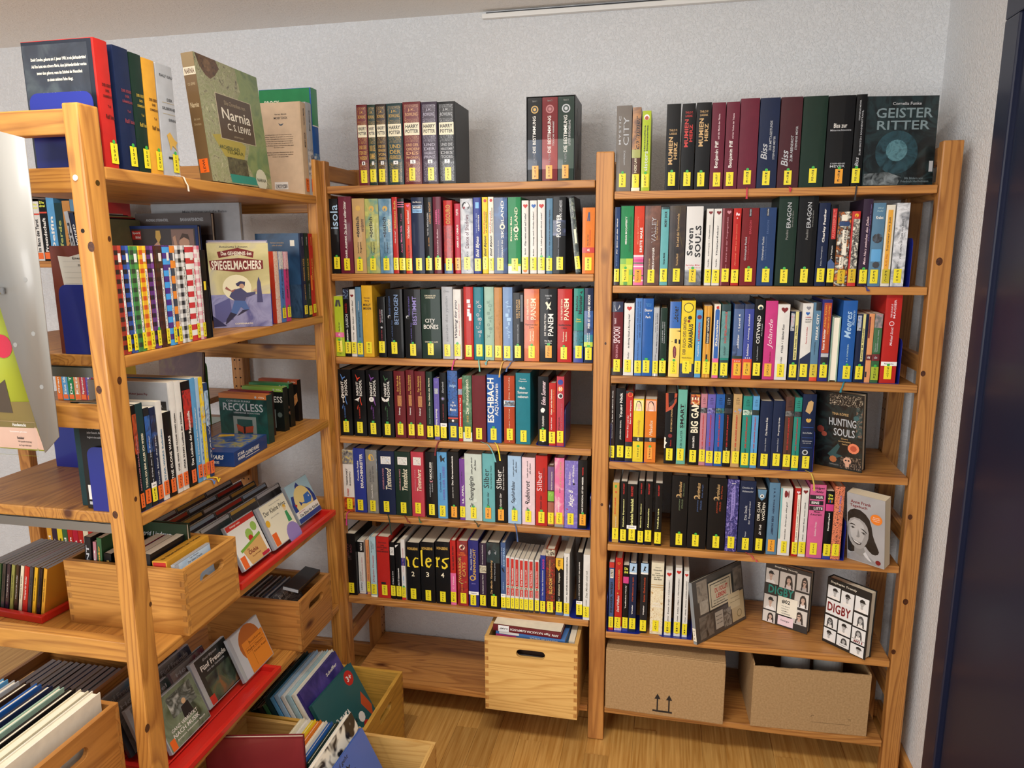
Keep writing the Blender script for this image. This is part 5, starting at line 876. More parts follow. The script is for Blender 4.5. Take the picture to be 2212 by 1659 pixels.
# ---- right bay, fifth shelf
cT = Crop(1290, 1010, 5.978); cU = Crop(1620, 1010, 6.144)
ftcl = lambda x0, x1, yt, t, v, op={}: (x0, x1, yt, 'black', 'STIN', [U('FEAR STREET', 'red', .03, .2, .36, .58, 'b'), U(t, '#f0ee9a', v, .73, .36, .64, 'b')], dict({'hard': False, 'pages': 'ivory', 'd': .12}, **op))
bart = lambda x0, x1, yt, c, sub: (x0, x1, yt, 'black', 'STRO', [U('Bartimäus', 'tan', .08, .3, .42, .6, 'i'), O('tan', .28, .4, .12), O('black', .29, .42, .09), U(sub, c, .1, .28, .68, .76), U('JONATHAN', c, .32, .48, .46, .55), U('STROUD', c, .32, .45, .62, .71)], g_(sb=.8))
row('right', 5, cT, [
 (187, 272, 200, 'gold', 'STEI', [B('dot green', .04, .08, .3, .6), U('RICO OSKAR', 'red-orange', .24, .52, .3, .52, 'b'), H('5', 'red-orange', .14, .17, .35, .65, 'b'), U('Andreas Steinhöfel', 'white', .56, .74, .5, .6)], {'hard': False, 'pages': 'ivory'}),
 ftcl(291, 372, 185, 'Eiskalte Erpressung', .28), ftcl(373, 502, 220, 'Mörderische Freundschaft', .24, {'white': 'Krimi'}), ftcl(516, 592, 180, 'Blutiges Casting', .35), ftcl(606, 697, 185, 'Ahnungslos', .42), ftcl(731, 822, 210, 'Tödliche Lüge', .4),
 bart(936, 1147, 110, '#6f7f5a', 'Das Amulett'), bart(1151, 1397, 128, 'slate blue', 'Das Auge'), bart(1406, 1637, 145, 'rust', 'Die Pforte'),
 (1641, 1792, 160, 'indigo', 'STUC', [B(pic_mat(['#241f55', 'indigo', 'lavender'], 60, 2, 3), 0, 1), O('white', .055, .4, .04), O('white', .055, .52, .04), O('white', .055, .64, .04), PL('lavender', [(.42, .12), (.66, .08), (.72, .3), (.62, .5), (.34, .57), (.4, .45), (.36, .3)]), U('HINTER DER BLAUEN TÜR', 'indigo', .12, .54, .44, .6), U('SZCZYGIELSKI', 'lavender', .6, .73, .4, .54)], {'cname': 'star-patterned-indigo'}),
 (1801, 2007, 180, 'navy', 'THIE', [H('Chroniken der', 'silver', .08, .105, .12, .82, 'i'), H('Weltensucher', 'silver', .13, .155, .14, .84, 'i'), U('Die Stadt', 'silver', .34, .54, .34, .5), U('der Regenfresser', 'silver', .27, .6, .6, .74), U('Thiemeyer', 'silver', .7, .78, .42, .54)], {'rib': ('rose red', .03, .018)}),
 (2011, 2156, 290, 'black', 'TOFT', [PL('steel blue', [(.1, 0), (.9, 0), (.8, .12), (.5, .17), (.2, .12)]), O('white', .1, .5, .18), O('ink', .1, .5, .09), U('DER CLAN', 'ivory', .2, .48, .16, .4), U('WOLFEN', 'ivory', .2, .48, .6, .84), U('DER', 'ivory', .3, .36, .46, .54), U('Di Toft', 'white', .54, .7, .4, .6, 'i')], {}),
])
row('right', 5, cU, [
 (205, 347, 210, 'steel blue', 'TOLK', [D('J. R. R. TOLKIEN', 'navy', .07, .42, .36, .56, 'b'), D('DER HOBBIT', 'navy', .46, .72, .36, .56, 'b')], {'st': 'tag orange'}),
 (356, 517, 280, 'white', 'ULLR', [U('!', 'dark red', .03, .14, .3, .7, 'b'), U('Ferien gut, alles gut!', 'ink', .2, .57, .48, .62, 'i'), U('Hortense Ullrich', 'ink', .6, .76, .48, .58, 'i'), B('turquoise', 0, .75, 0, .14), O('lime', .92, .5, .22)], {'hard': False, 'sw': 1.5}),
 (541, 622, 280, 'red', 'ULLR', [HT('pale pink', .06, .55, .3), B('ivory', .09, .97, .44, .95), U('andere Länder, andere Küsse!', 'ink', .16, .62, .56, .8, 'i'), U('Ullrich', 'ink', .64, .75, .56, .76, 'i')], {'hard': False}),
 (629, 727, 280, 'white', 'ULLR', [HT('dark red', .05, .5, .32), U('Neuer Kuss, neues Glück', 'ink', .2, .64, .44, .64, 'i'), U('Ullrich', 'ink', .67, .76, .44, .6, 'i'), O('olive', .92, .5, .28)], {'hard': False}),
 (736, 947, 235, 'pink', 'VIVI', [H('Bridget', 'ink', .03, .065, .1, .9, 'i'), H('Abby', 'ink', .08, .115, .3, .86, 'i'), B('ink', .14, .195, .0, .86), H('NUR', 'white', .15, .185, .4, .82, 'b'), B('ink', .215, .27, 0, .86), H('EINE', 'white', .225, .26, .12, .6, 'b'), B('ink', .29, .345, 0, .86), H('LISTE', 'white', .3, .335, .28, .84, 'b'), H('Margo', 'ink', .355, .38, .3, .7, 'i'), H('Lauren', 'ink', .39, .415, .1, .8, 'i'), U('Siobhan Vivian', 'pale pink', .5, .7, .42, .54)], {}),
 (951, 1057, 320, 'black', 'VOGE', [H('Die', '#eef05a', .04, .075, .25, .8, 'b'), H('drei', '#eef05a', .085, .12, .2, .85, 'b'), B('red', .13, .165, .25, .38), B('blue', .13, .165, .45, .58), B('orange', .13, .165, .65, .78), B('hot pink', .19, .29), U('Herzklopfen!', 'white', .32, .58, .4, .66, 'b'), B('royal blue', .92, 1)], {'hard': False}),
 (1060, 1187, 260, 'coral', 'VOIG', [B(pic_mat(['coral', 'coral', 'ink'], 330, 1, .2), .0, 1), B('coral', .12, .34, .48, .72), U('BAD GIRLS', 'blue', .12, .34, .5, .7, 'b'), U('Finny Voigt', 'ink', .66, .8, .4, .6)], {'hard': True, 'look': 'coral book with black speckles and blue lettering, sticker VOIG'}),
])
fbk, fw_, fh_ = face_book('grey paperback with a smiling dark-haired girl portrait, fifth shelf', cU.p(1290, 1200), cU.p(1782, 1357), cU.p(1290, 325), ZR[5], .034, '#a9a9ab',
 [B(pic_mat(['#a2a2a4', '#b2b2b4'], 8), 0, 1),
  PL(pic_mat(['#161617', '#2a2a2c'], 40), [(.015, .86), (.015, .3), (.08, .25), (.2, .215), (.36, .22), (.5, .265), (.6, .33), (.66, .43), (.69, .54), (.74, .62), (.8, .69), (.86, .77), (.83, .81), (.76, .83), (.68, .83), (.58, .79), (.5, .74), (.3, .84), (.1, .88)]),
  PL('#8e8d8c', [(.2, .88), (.2, .76), (.44, .74), (.5, .84), (.44, .92)]),
  PL(pic_mat(['#9a9998', '#a9a8a7'], 14), [(.03, .44), (.09, .375), (.2, .345), (.34, .35), (.47, .39), (.55, .45), (.585, .53), (.575, .61), (.53, .69), (.46, .76), (.37, .8), (.27, .805), (.16, .77), (.08, .71), (.03, .62)]),
  PL(pic_mat(['#b4b3b2', '#bfbebd'], 14), [(.1, .42), (.2, .37), (.34, .38), (.44, .43), (.48, .52), (.46, .61), (.4, .69), (.3, .72), (.2, .7), (.11, .63), (.08, .52)]),
  PL('#2a2a2b', [(.06, .462), (.12, .44), (.2, .448), (.235, .468), (.14, .458)]), PL('#2a2a2b', [(.36, .488), (.44, .492), (.53, .53), (.54, .55), (.44, .512)]),
  PL('#6d6c6b', [(.09, .495), (.15, .48), (.22, .5), (.16, .515)]), PL('#6d6c6b', [(.38, .54), (.45, .532), (.52, .565), (.45, .572)]), O('#1a1a1b', .497, .16, .02), O('#1a1a1b', .552, .452, .02),
  PL('#8b8a89', [(.3, .5), (.33, .56), (.345, .615), (.31, .635), (.24, .622), (.28, .605)]), PL('#4a4546', [(.11, .655), (.2, .68), (.3, .7), (.4, .705), (.37, .735), (.28, .745), (.18, .715)]), PL('#e2e1df', [(.14, .668), (.22, .69), (.31, .707), (.37, .712), (.33, .726), (.22, .712)]),
  PL(pic_mat(['#8a8a8c', '#9a9a9c'], 30), [(.02, .92), (.16, .87), (.3, .9), (.44, .9), (.56, .87), (.74, .93), (.9, .985), (.02, .985)]), PL('#d0d0d2', [(.44, .86), (.5, .82), (.6, .9), (.68, .95), (.6, .94), (.5, .9)]),
  H('Anne Frank', 'dark red', .09, .135, .1, .64), H('Tagebuch', 'dark red', .15, .2, .08, .54), O('orange', .3, .78, .155, 20), H('Die weltweit', 'white', .265, .28, .7, .86), H('gültige Ausgabe', 'white', .29, .305, .68, .88), H('des Tagebuchs', 'white', .315, .33, .7, .86), O('dark red', .93, .84, .07, 14)], spine='l', hard=False, pages='old paper')
# ---- right bay, sixth shelf
cV = Crop(1290, 1180, 5.978); cW = Crop(1600, 1180, 5.821)
zim = lambda x0, x1, yt, t, op={}: (x0, x1, yt, 'white', 'ZIMM', [HT('red', .06, .5, .36), U(t, 'ink', .15, .67, .44, .66, 'i'), U('Zimmer', 'ink', .69, .78, .44, .6, 'i'), O('gold', .94, .5, .32)], dict({'hard': False, 'pages': 'ivory'}, **op))
wink = lambda x0, x1, yt, c, t: (x0, x1, yt, c, 'WINK', [B('light blue', 0, .15), B('white', .13, .155), PL('ink', [(.3, .12), (.5, .04), (.75, .05), (.55, .08), (.7, .11), (.5, .1)]), U(t, 'rust', .2, .55, .4, .66, 'b'), U('Winkler', 'white', .6, .74, .4, .58, 'b')], {'pages': 'ivory'})
row('right', 6, cV, [
 (140, 207, 210, 'slate blue', 'WADD', [B('red', 0, .08), B('ivory', .1, .23, .2, .85), B(pic_mat(['ivory', 'ink'], 140), .11, .22, .25, .8), U('FINGER WEG!', 'ink', .29, .74, .3, .72, 'b'), B('red', .93, 1)], {'hard': False}),
 (216, 312, 160, 'red', 'WALL', [HT('golden yellow', .07, .5, .2), HT('red', .07, .5, .15), U('GANGSTA-OMA', 'gold', .15, .43, .4, .64), O('gold', .48, .4, .1), U('David Walliams', 'white', .51, .74, .3, .62, 'i'), B(pic_mat(['violet', 'pale pink'], 80), .94, 1)], {}),
 (319, 392, 250, 'black', 'VICH', [H('Die', '#eef05a', .03, .07, .2, .8, 'b'), H('drei', '#eef05a', .08, .12, .15, .85, 'b'), B('hot pink', .17, .27), U('Teuflisches Handy', 'white', .3, .65, .4, .68, 'b'), B('royal blue', .94, 1)], {'hard': False}),
 wink(396, 492, 225, 'navy', 'Fünf Minuten zu spät'), wink(541, 637, 225, 'charcoal', 'Sams Geheimnis'),
 (673, 837, 220, 'cream', 'WINT', [H('Henry', '#6a6a60', .055, .075, .3, .74, 'i'), H('Winterfeld', '#6a6a60', .09, .11, .16, .84, 'i'), H('Caius', 'dark green', .135, .15, .3, .68), H('der Lausbub', 'dark green', .16, .178, .06, .94), H('aus dem', 'dark green', .19, .205, .2, .7), H('alten Rom', 'dark green', .215, .235, .2, .84), B('tan', .3, .31), B('tan', .33, .34), B(pic_mat(['#d8c08a', 'cream', '#b98f4e'], 60, 6, 3), .35, .98), H('ALLE MACHT', 'white', .55, .575, .22, .8), H('WAPNEGER', 'white', .59, .615, .1, .9)], {'hard': False, 'pages': 'old paper', 'look': 'thick cream book with furry picture, sticker WINT'}),
 zim(858, 947, 315, 'Katze, Junge + Liebespaar!'), zim(981, 1067, 285, 'Liebe, Gips + Gartenlaube!'), zim(1089, 1157, 325, 'Idole, Küsse, Liebes-Invest!'),
])
face_book('landscape picture book with sepia photographs and red lettering, sixth shelf', cV.p(1290, 1285), cV.p(1920, 940), cV.p(1218, 488), ZR[6], .012, '#3b3733',
 [B('#4a4540', 0, 1), B(pic_mat(['#6f655a', '#a89c8a', '#3a342e'], 25), .03, .36, .08, .28), B(pic_mat(['#cfc6b4', '#8a8070'], 40), .36, .57, .11, .3), B('#1f1e1c', .1, .6, .28, .8), B('#d9cdae', .13, .57, .3, .76), B('#2a2622', .16, .54, .33, .73), B('#d9cdae', .175, .525, .34, .72), H('Helena Kubicek', '#3a342e', .2, .225, .42, .66), H('DU SOLLST', 'red', .25, .325, .42, .68, 'b'), H('LEBEN!', 'red', .345, .42, .44, .64, 'b'), H('Die unglaubliche Geschichte', '#3a342e', .435, .46, .38, .68), H('der Schwestern', '#3a342e', .475, .5, .38, .6),
  B(pic_mat(['#8f8678', '#4d463e'], 30), .06, .44, .8, .98), B('#c9b489', .48, .95, .72, .98), B('#d9c79d', .46, .72, .66, .9), H('Dokumentation', '#7a6a4a', .53, .55, .72, .88), H('Herzog Theresia', '#7a6a4a', .6, .62, .7, .9), O('#8a7850', .84, .87, .05, 12), O('#c9b489', .84, .87, .04, 12), B(pic_mat(['#4a423a', '#7d7468', '#2a2622'], 30), .6, .96, .07, .34), B('#b9b0a0', .64, .92, .38, .54), B(pic_mat(['#2e2a26', '#b0a898'], 70), .66, .96, .55, .7), H('Mein lieber', '#3a342e', .7, .72, .4, .52), H('letter Brief', '#3a342e', .76, .78, .4, .52), H('von Liebe', '#3a342e', .82, .84, .4, .52)], spine='l', spine_items=[B('#8a8f92', 0, 1), B('ivory', .74, .95), U('K U B', 'ink', .77, .92, .3, .6)])
_phn = [0]
def ph(a, b, c, d, bg='#d9d2c8', hair='#3a302a', cap=False):
    # small portrait photograph: shoulders, neck, head, hair or cap, slightly different each time
    _phn[0] += 1; k = _phn[0]; q = random.Random(k*31); w, h = b-a, d-c; ox = q.uniform(-.1, .12); skin = '#d0b09c' if bg == '#d9d2c8' else '#b9b9b7'; sh = '#f1ece6' if cap else q.choice(['#e6d8d2', '#c4bcb6', '#efeae4'])
    P_ = lambda pts: [(a+w*min(1, max(0, x+ox)), c+h*y) for x, y in pts]
    ell = lambda cx, cy, rx, ry, n=14: P_([(cx+rx*math.cos(2*math.pi*i/n), cy+ry*math.sin(2*math.pi*i/n)) for i in range(n)])
    out = [B(bg, c, d, a, b)]
    if not cap: out.append(PL(hair, P_([(.3, .95), (.26, .6), (.3, .3), (.42, .15), (.58, .14), (.7, .28), (.76, .6), (.8, .98), (.62, .98), (.5, .7), (.42, .98)])))
    out += [PL(sh, P_([(.12, 1), (.2, .82), (.4, .72), (.62, .72), (.8, .82), (.9, 1)])), PL(skin, P_([(.43, .6), (.57, .6), (.6, .75), (.5, .82), (.4, .75)])), PL(skin, ell(.5, .44, .14, .2))]
    if not cap: out += [PL(hair, P_([(.34, .5), (.36, .3), (.5, .2), (.64, .3), (.67, .52), (.6, .36), (.5, .3), (.4, .36)])), PL(hair, P_([(.33, .4), (.38, .4), (.34, .95), (.24, .95)])), PL(hair, P_([(.63, .4), (.68, .4), (.8, .95), (.68, .95)]))]
    else: out += [PL(hair, P_([(.34, .44), (.35, .3), (.5, .26), (.66, .3), (.66, .46), (.6, .36), (.4, .36)])), PL('#2a2826', P_([(.3, .34), (.34, .2), (.48, .12), (.64, .16), (.7, .28), (.8, .36), (.66, .35)]))]
    if k % 3 == 0: out.append(PL('#1d1b1a', P_([(.38, .4), (.62, .4), (.6, .47), (.52, .47), (.5, .43), (.48, .47), (.4, .47)])))
    else: out += [PL('#5a4a40', P_([(.41, .42), (.47, .42), (.47, .44), (.41, .44)])), PL('#5a4a40', P_([(.53, .42), (.59, .42), (.59, .44), (.53, .44)]))]
    out.append(PL('#8a5a50', P_([(.45, .54), (.55, .54), (.53, .565), (.47, .565)])))
    return out
W_ = '#e9e9e7'
face_book('dark hardcover with pale photo grid and teal title, behind on the sixth shelf', cW.p(265, 930), cW.p(830, 1115), cW.p(322, 190), ZR[6], .024, '#2d2a28',
 [B('#2d2a28', 0, 1), H('Stephanie Tromly', 'ivory', .03, .065, .2, .7)]+ph(.02, .3, .1, .34, cap=True)+ph(.33, .66, .1, .36)+ph(.7, .98, .06, .33)+[H('DIGBY', 'teal green', .36, .5, .1, .66, 'b')]+ph(.68, .98, .36, .6)+ph(.02, .3, .53, .78, cap=True)+ph(.66, .98, .64, .88)+ph(.02, .3, .8, .99)+[B('ivory', .5, .8, .33, .76), H('#02', 'ink', .54, .61, .42, .6, 'b'), H('+++ KU++', 'ink', .64, .66, .42, .6), H('COOL++', 'ink', .68, .7, .42, .58), H('+ZUM++', 'ink', .72, .74, .42, .58), H('+STERBEN', 'ink', .76, .78, .42, .62), B('pale pink', .82, .97, .36, .7), H('Oetinger', 'ink', .87, .91, .42, .62)], spine='l')
face_book('black and white photo grid hardcover with dark red title, sixth shelf right', cW.p(1022, 1185), cW.p(1560, 1440), cW.p(1098, 385), ZR[6], .03, '#232322',
 [B('#232322', 0, 1), H('Stephanie Tromly', 'ivory', .035, .075, .08, .68)]+ph(.03, .32, .11, .3, W_, '#333', True)+ph(.35, .64, .12, .33, W_, '#222', True)+ph(.67, .97, .11, .33, W_, '#333', True)+[B(W_, .32, .54, .03, .64), H('DIGBY', 'dark red', .36, .5, .06, .6, 'b')]+ph(.67, .97, .36, .56, W_, '#555')+ph(.03, .32, .57, .75, W_, '#444')+ph(.35, .64, .57, .77, W_, '#333', True)+ph(.67, .97, .58, .74, W_, '#555')+[B(W_, .745, .8, .67, .97), H('#01', 'dark red', .75, .795, .72, .92, 'b')]+ph(.03, .32, .77, .95, W_, '#333', True)+ph(.35, .64, .79, .95, W_, '#444')+ph(.67, .97, .82, .98, W_, '#333', True)+[B(W_, .9, .95, .38, .62), H('Oetinger', 'ink', .915, .935, .42, .58)], spine='l')
be_r = [(cO, 1790, 2, .10, .125, 'second'), (cQ, 1812, 3, .10, .12, 'third'), (cS, 828, 4, .14, .118, 'fourth'), (cU, 1262, 5, .10, .115, 'fifth')]
for cr, px, k, w, h, nm in be_r: bookend((solve_x(cr.x(px-25), .012, ZR[k]), .012, ZR[k]), 0, w, .12, h, 'blue bookend closing the row of books, %s shelf of the right bay' % nm, -1)
bookend((.8535, .004, ZR[6]), 0, .105, .12, .12, 'blue bookend at the left end of the sixth shelf, right bay', 1)
bookend((solve_x(cV.x(1215), .004, ZR[6]), .004, ZR[6]), 0, .098, .12, .12, 'blue bookend behind the white paperbacks, sixth shelf, right bay', -1)
bookend((.8535, .01, ZR[4]), 0, .11, .12, .12, 'blue bookend at the left end of the fourth shelf, right bay', 1)
bookend((.8535, .02, ZR[5]), 0, .12, .11, .12, 'blue bookend at the left end of the fifth shelf, right bay', 1)
bookend((.8535, .02, ZR[3]), 0, .10, .11, .12, 'blue bookend at the left end of the third shelf, right bay', 1)
# ------------------------------------------------------------------ left bookcase: spines face +x
def lrow(k, crop, entries, s=.012, depth=.145, code_c='tag yellow', where=None, z=None):
    z = z or ZL[k]; place = where or '%s shelf of the left bookcase' % ORD[k]; X = LX-s
    for e in entries:
        p0, p1, yt, c, code = e[:5]; items = e[5] if len(e) > 5 else []; op = dict(e[6]) if len(e) > 6 else {}
        a = solve_y(crop.x(p0), X, z); b = solve_y(crop.x(p1), X, z); ym = (a+b)/2; w = max(.006, b-a-.0008)
        h = solve_z_x(crop.y(yt), X, ym)-z; d = op.pop('d', min(depth+.01*rnd.random(), .74*h))
        op.setdefault('st', code_c); op.setdefault('group', 'books on the %s shelf of the left bookcase' % ORD[k])
        make_book((X, ym, z+op.pop('up', .0011)), R(90), w, h, d, c, code, items, place, setback=s, **op)
def face_at(label, x0, x1, y, z, h, th, c, items, rz=0, tilt=0, name='book', cat='book', hard=True, spine='l', group=None, **k):
    """cover to the front, placed in room coordinates; x0..x1 along the cover"""
    root = thing(name, label, cat, (0, 0, 0), 0, group)
    root.matrix_world = Matrix.Translation((x0, y, z+.0006+max(0, math.sin(R(tilt)))*th)) @ Matrix.Rotation(R(rz), 4, 'Z') @ Matrix.Rotation(R(-tilt), 4, 'X')
    face_parts(root, x1-x0, h, th, c, items, spine, hard, **k); return root
def face_x(label, BL, BR, TL, z, th, c, items, X, **k):
    """like face_book, but the foot line is given by the depths X of its two ends (shelf top above eye level)"""
    a, b = onx(*BL, X[0]), onx(*BR, X[1]); global _tmp
    pa, pb = pj((a.x, a.y, z)), pj((b.x, b.y, z))
    A, Bv = Vector((a.x, a.y, z)), Vector((b.x, b.y, z))
    ex = (Bv-A).normalized(); n = Vector((-ex.y, ex.x, 0)); d = ray(*TL); t = (A-CAM).dot(ex)/d.dot(ex); v = CAM+d*t-A
    tilt = math.atan2(v.dot(n), v.z); h = v.length; ez = Vector((0, 0, 1))*math.cos(tilt)+n*math.sin(tilt); ey = n*math.cos(tilt)-Vector((0, 0, 1))*math.sin(tilt)
    root = thing(k.pop('name', 'book'), label, k.pop('cat', 'book'), (0, 0, 0), 0, k.pop('group', None)); lift = max(0, math.sin(tilt))*th+.0006
    root.matrix_world = Matrix(((ex.x, ey.x, ez.x, A.x), (ex.y, ey.y, ez.y, A.y), (ex.z, ey.z, ez.z, A.z+lift), (0, 0, 0, 1)))
    face_parts(root, (Bv-A).length, h, th, c, items, **k); return root
def lbookend(k, y, h, label, d=.13, w=.1, X=None, c='bookend blue', flip=1): return bookend(((X if X is not None else LX-.012), y, ZL[k]), R(90), w, d, h, label, flip, c)
def text_block(lines, c, v0, v1, u0, u1, s='n'):
    out = []; n = len(lines); dv = (v1-v0)/n
    for i, t in enumerate(lines):
        a = u0+(u1-u0)*.5*(1-min(1, len(t)/max(len(q) for q in lines))); out.append(H(t, c, v0+i*dv, v0+(i+.62)*dv, a, u1-(a-u0), s))
    return out
# ---- top shelf
c1 = Crop(0, 60, 4.608); c2 = Crop(360, 60, 4.6075)
def isau(p0, p1, yt, c, tc, op={}): return (p0, p1, yt, c, 'ISAU', [H('DER KREIS', tc, .335, .36, .3, .96, 'b'), H('DER', tc, .38, .4, .5, .8, 'b'), H('DÄMMERUNG', tc, .42, .445, .3, .98, 'b'), H('Teil', tc, .5, .52, .55, .8), H('Ralf Isau', tc, .575, .61, .35, .99, 'b')], dict(op, dot='g', su=.68, sw=1.9, sh=3.7, sb=.8))
lrow(1, c1, [
 isau(1062, 1196, 122, 'red', '#4d1512', {'d': .155, 'side_c': '#252b36', 'side': [B(pic_mat(['#20262f', '#2b323d', '#4a5458'], 12), .03, .99, .01, .93)]+text_block(['David Camden, geboren am 1. Januar 1900, ist ein Jahrhundertkind', 'Auf ihm lastet eine schwere Bürde, denn Jahrhundertkinder werden', 'immer dann geboren, wenn das Schicksal der Menschheit', 'an einem seidenen Faden hängt.'], 'ivory', .13, .34, .12, .9)+[H('Der Kreis der Dämmerung - ein Jahrhundert-Roman', 'ivory', .4, .42, .25, .85), PL('#55605f', [(.05, .5), (.2, .46), (.35, .5), (.4, .6), (.1, .6)])]}),
 isau(1242, 1391, 198, 'navy', '#8a3b44', {'d': .15}), isau(1397, 1512, 262, 'dark green', '#b59a3a', {'d': .15}), isau(1517, 1637, 318, 'amber', '#5a3a10', {'d': .15}),
 (1647, 1806, 376, 'silver', 'ISAU', [H('RALF ISAU', '#4a4d50', .085, .11, .18, .98), H('DER', '#3a3c40', .295, .32, .5, .84), B('#b09a62', .335, .338, .2, .95), H('SILBERNE', '#3a3c40', .375, .4, .18, .98), B('#b09a62', .435, .438, .2, .95), H('SINN', '#3a3c40', .475, .5, .5, .95), PL('gold', [(.3, .63), (.5, .6), (.75, .66), (.95, .68), (.8, .72), (.9, .76), (.6, .72), (.45, .77), (.4, .7)]), B('#2c2c2e', .825, .845, .3, .98)], {'dot': 'g', 'd': .15, 'su': .72, 'sw': 1.9, 'sh': 3.7, 'rib': ('ivory', .02, .03)}),
])
lbookend(1, -.868, .132, 'tall blue bookend against the red book, top shelf of the left bookcase', .135)
face_x('large green map-patterned hardcover leaning back, top shelf of the left bookcase', c2.p(460, 1520), c2.p(1050, 1600), c2.p(258, 248), ZL[1], .03, '#93896a',
 [B(pic_mat(['#5c5740', '#a8a682', '#8f9468', '#c2bf98'], 38, 8, 3), 0, 1), PL(pic_mat(['#5f7a52', '#8a9a62', '#6c8a5c'], 16), [(.62, 0), (1, 0), (1, .9), (.72, .98), (.6, .8), (.72, .6), (.5, .52), (.56, .3), (.66, .2)]), PL(pic_mat(['#2f2218', '#6a4c30', '#4a3626'], 60), [(.02, .0), (.32, .0), (.36, .06), (.28, .13), (.2, .17), (.13, .15), (.06, .09)]), O(pic_mat(['#8a6a48', '#5a4028'], 90), .065, .18, .055, 10), PL('#b0a04a', [(.1, .62), (.4, .58), (.62, .66), (.55, .8), (.25, .78)]), PL('#2f8f7d', [(.28, .9), (.7, .92), (.78, .985), (.3, .99)]), O('#d9d6bc', .93, .82, .1, 14), B(pic_mat(['#3a3426', '#6d6a4c'], 70), .78, .92, .28, .6),
  B('#c9bfa0', .265, .635, .23, .81), B('#54412f', .27, .63, .24, .8), H('Die Chroniken von', '#a39478', .31, .345, .36, .7), H('Narnia', 'ivory', .375, .465, .3, .76), H('C. S. LEWIS', 'ivory', .495, .55, .36, .74), H('ueberreuter', '#a39478', .585, .605, .44, .6), H('ARCHENLAND', '#4d5a40', .69, .72, .18, .5), H('TELMAR', '#6d6a30', .72, .75, .28, .56), H('NARNIA', '#5a5a4a', .92, .95, .74, .9)], (LX-.012, LX-.016), spine='l',
 spine_items=[B('#8a7450', 0, .11), B('#d8cdb4', .11, .17), H('NARNIA', '#5a3a22', .12, .16, .1, .9, 'b'), B('#6f5636', .17, 1), H('C.S. LEWIS', '#b7a582', .23, .25, .2, .8), H('Narnia', '#cbb994', .38, .42, .15, .85), H('die neue', '#a8946e', .5, .52, .25, .75), H('Chroniken', '#a8946e', .54, .56, .2, .8), B('code orange', .82, .93, .1, .85), U('LEWI', 'ink', .83, .92, .4, .6)])
lrow(1, c2, [
 (1380, 1432, 745, '#d8bd9c', 'MELV', [U('Herman Melville', 'dark brown', .06, .24, .4, .62), U('MOBY DICK', 'dark brown', .32, .48, .4, .64)], {'cname': 'beige', 'd': .128, 'st': 'code orange', 'side_c': '#dcc1a2', 'side': [H('Herman Melville', 'ink', .12, .135, .38, .68, 'i'), H('MOBY DICK', 'ink', .155, .18, .36, .7), PL('#4a5560', [(.46, .22), (.52, .235), (.6, .225), (.55, .25), (.5, .25)])]+text_block(['Im Pazifik getrieben bauert der junge Ismael auf dem', 'Walfänger Pequod an. Als das Schiff in See sticht, ahnt er', 'noch nicht, welche gefährlichen Abenteuer er zu bestehen', 'hat: Kapitän Ahab, der im Kampf gegen den berüchtigten', 'Moby Dick einst sein Bein verlor, hat geschworen ihn zu', 'töten. Für dieses Ziel ist er auch bereit das Leben seiner', 'Mannschaft zu opfern.'], '#3a3026', .34, .5, .08, .82)+text_block(['Melvilles spannender Abenteuerroman gilt als', 'Jugendliteratur und steht auf der Leseliste', 'Schulen in der ganzen Welt.'], '#3a3026', .53, .6, .14, .8)+[B('white', .86, .94, .28, .62), B(pic_mat(['white', 'ink', 'white'], 420, 0, 0), .885, .93, .3, .6)]}),
 (1434, 1488, 750, 'silver', 'BAL', [U('Ein Junge', 'ink', .08, .3, .4, .62, 'b'), B(pic_mat(['navy', 'silver', 'ivory'], 50), .5, .78)], {'cname': 'white-and-blue', 'st': 'code orange', 'd': .13}),
 (1492, 1550, 610, 'blue', 'BROC', [B('green', 0, .34), B('white', .34, .35), B(pic_mat(['blue', 'steel blue', 'white'], 40), .6, .98)], {'cname': 'green-topped-blue', 'd': .165, 'side_c': 'green', 'side': [H('BROCK', 'ivory', .105, .145, .1, .4)]}),
])
face_at('black book with a red ball on its cover, far left top', -.345, -.225, -.62, ZL[1], .205, .02, '#26272c', [B(pic_mat(['#1d1e24', '#3a3c44'], 20), 0, 1), O('red', .42, .35, .36, 20), PL('dark red', [(.34, .2), (.38, .2), (.38, .62), (.34, .62)]), PL('dark red', [(.05, .41), (.7, .4), (.7, .425), (.05, .435)])], spine='r')
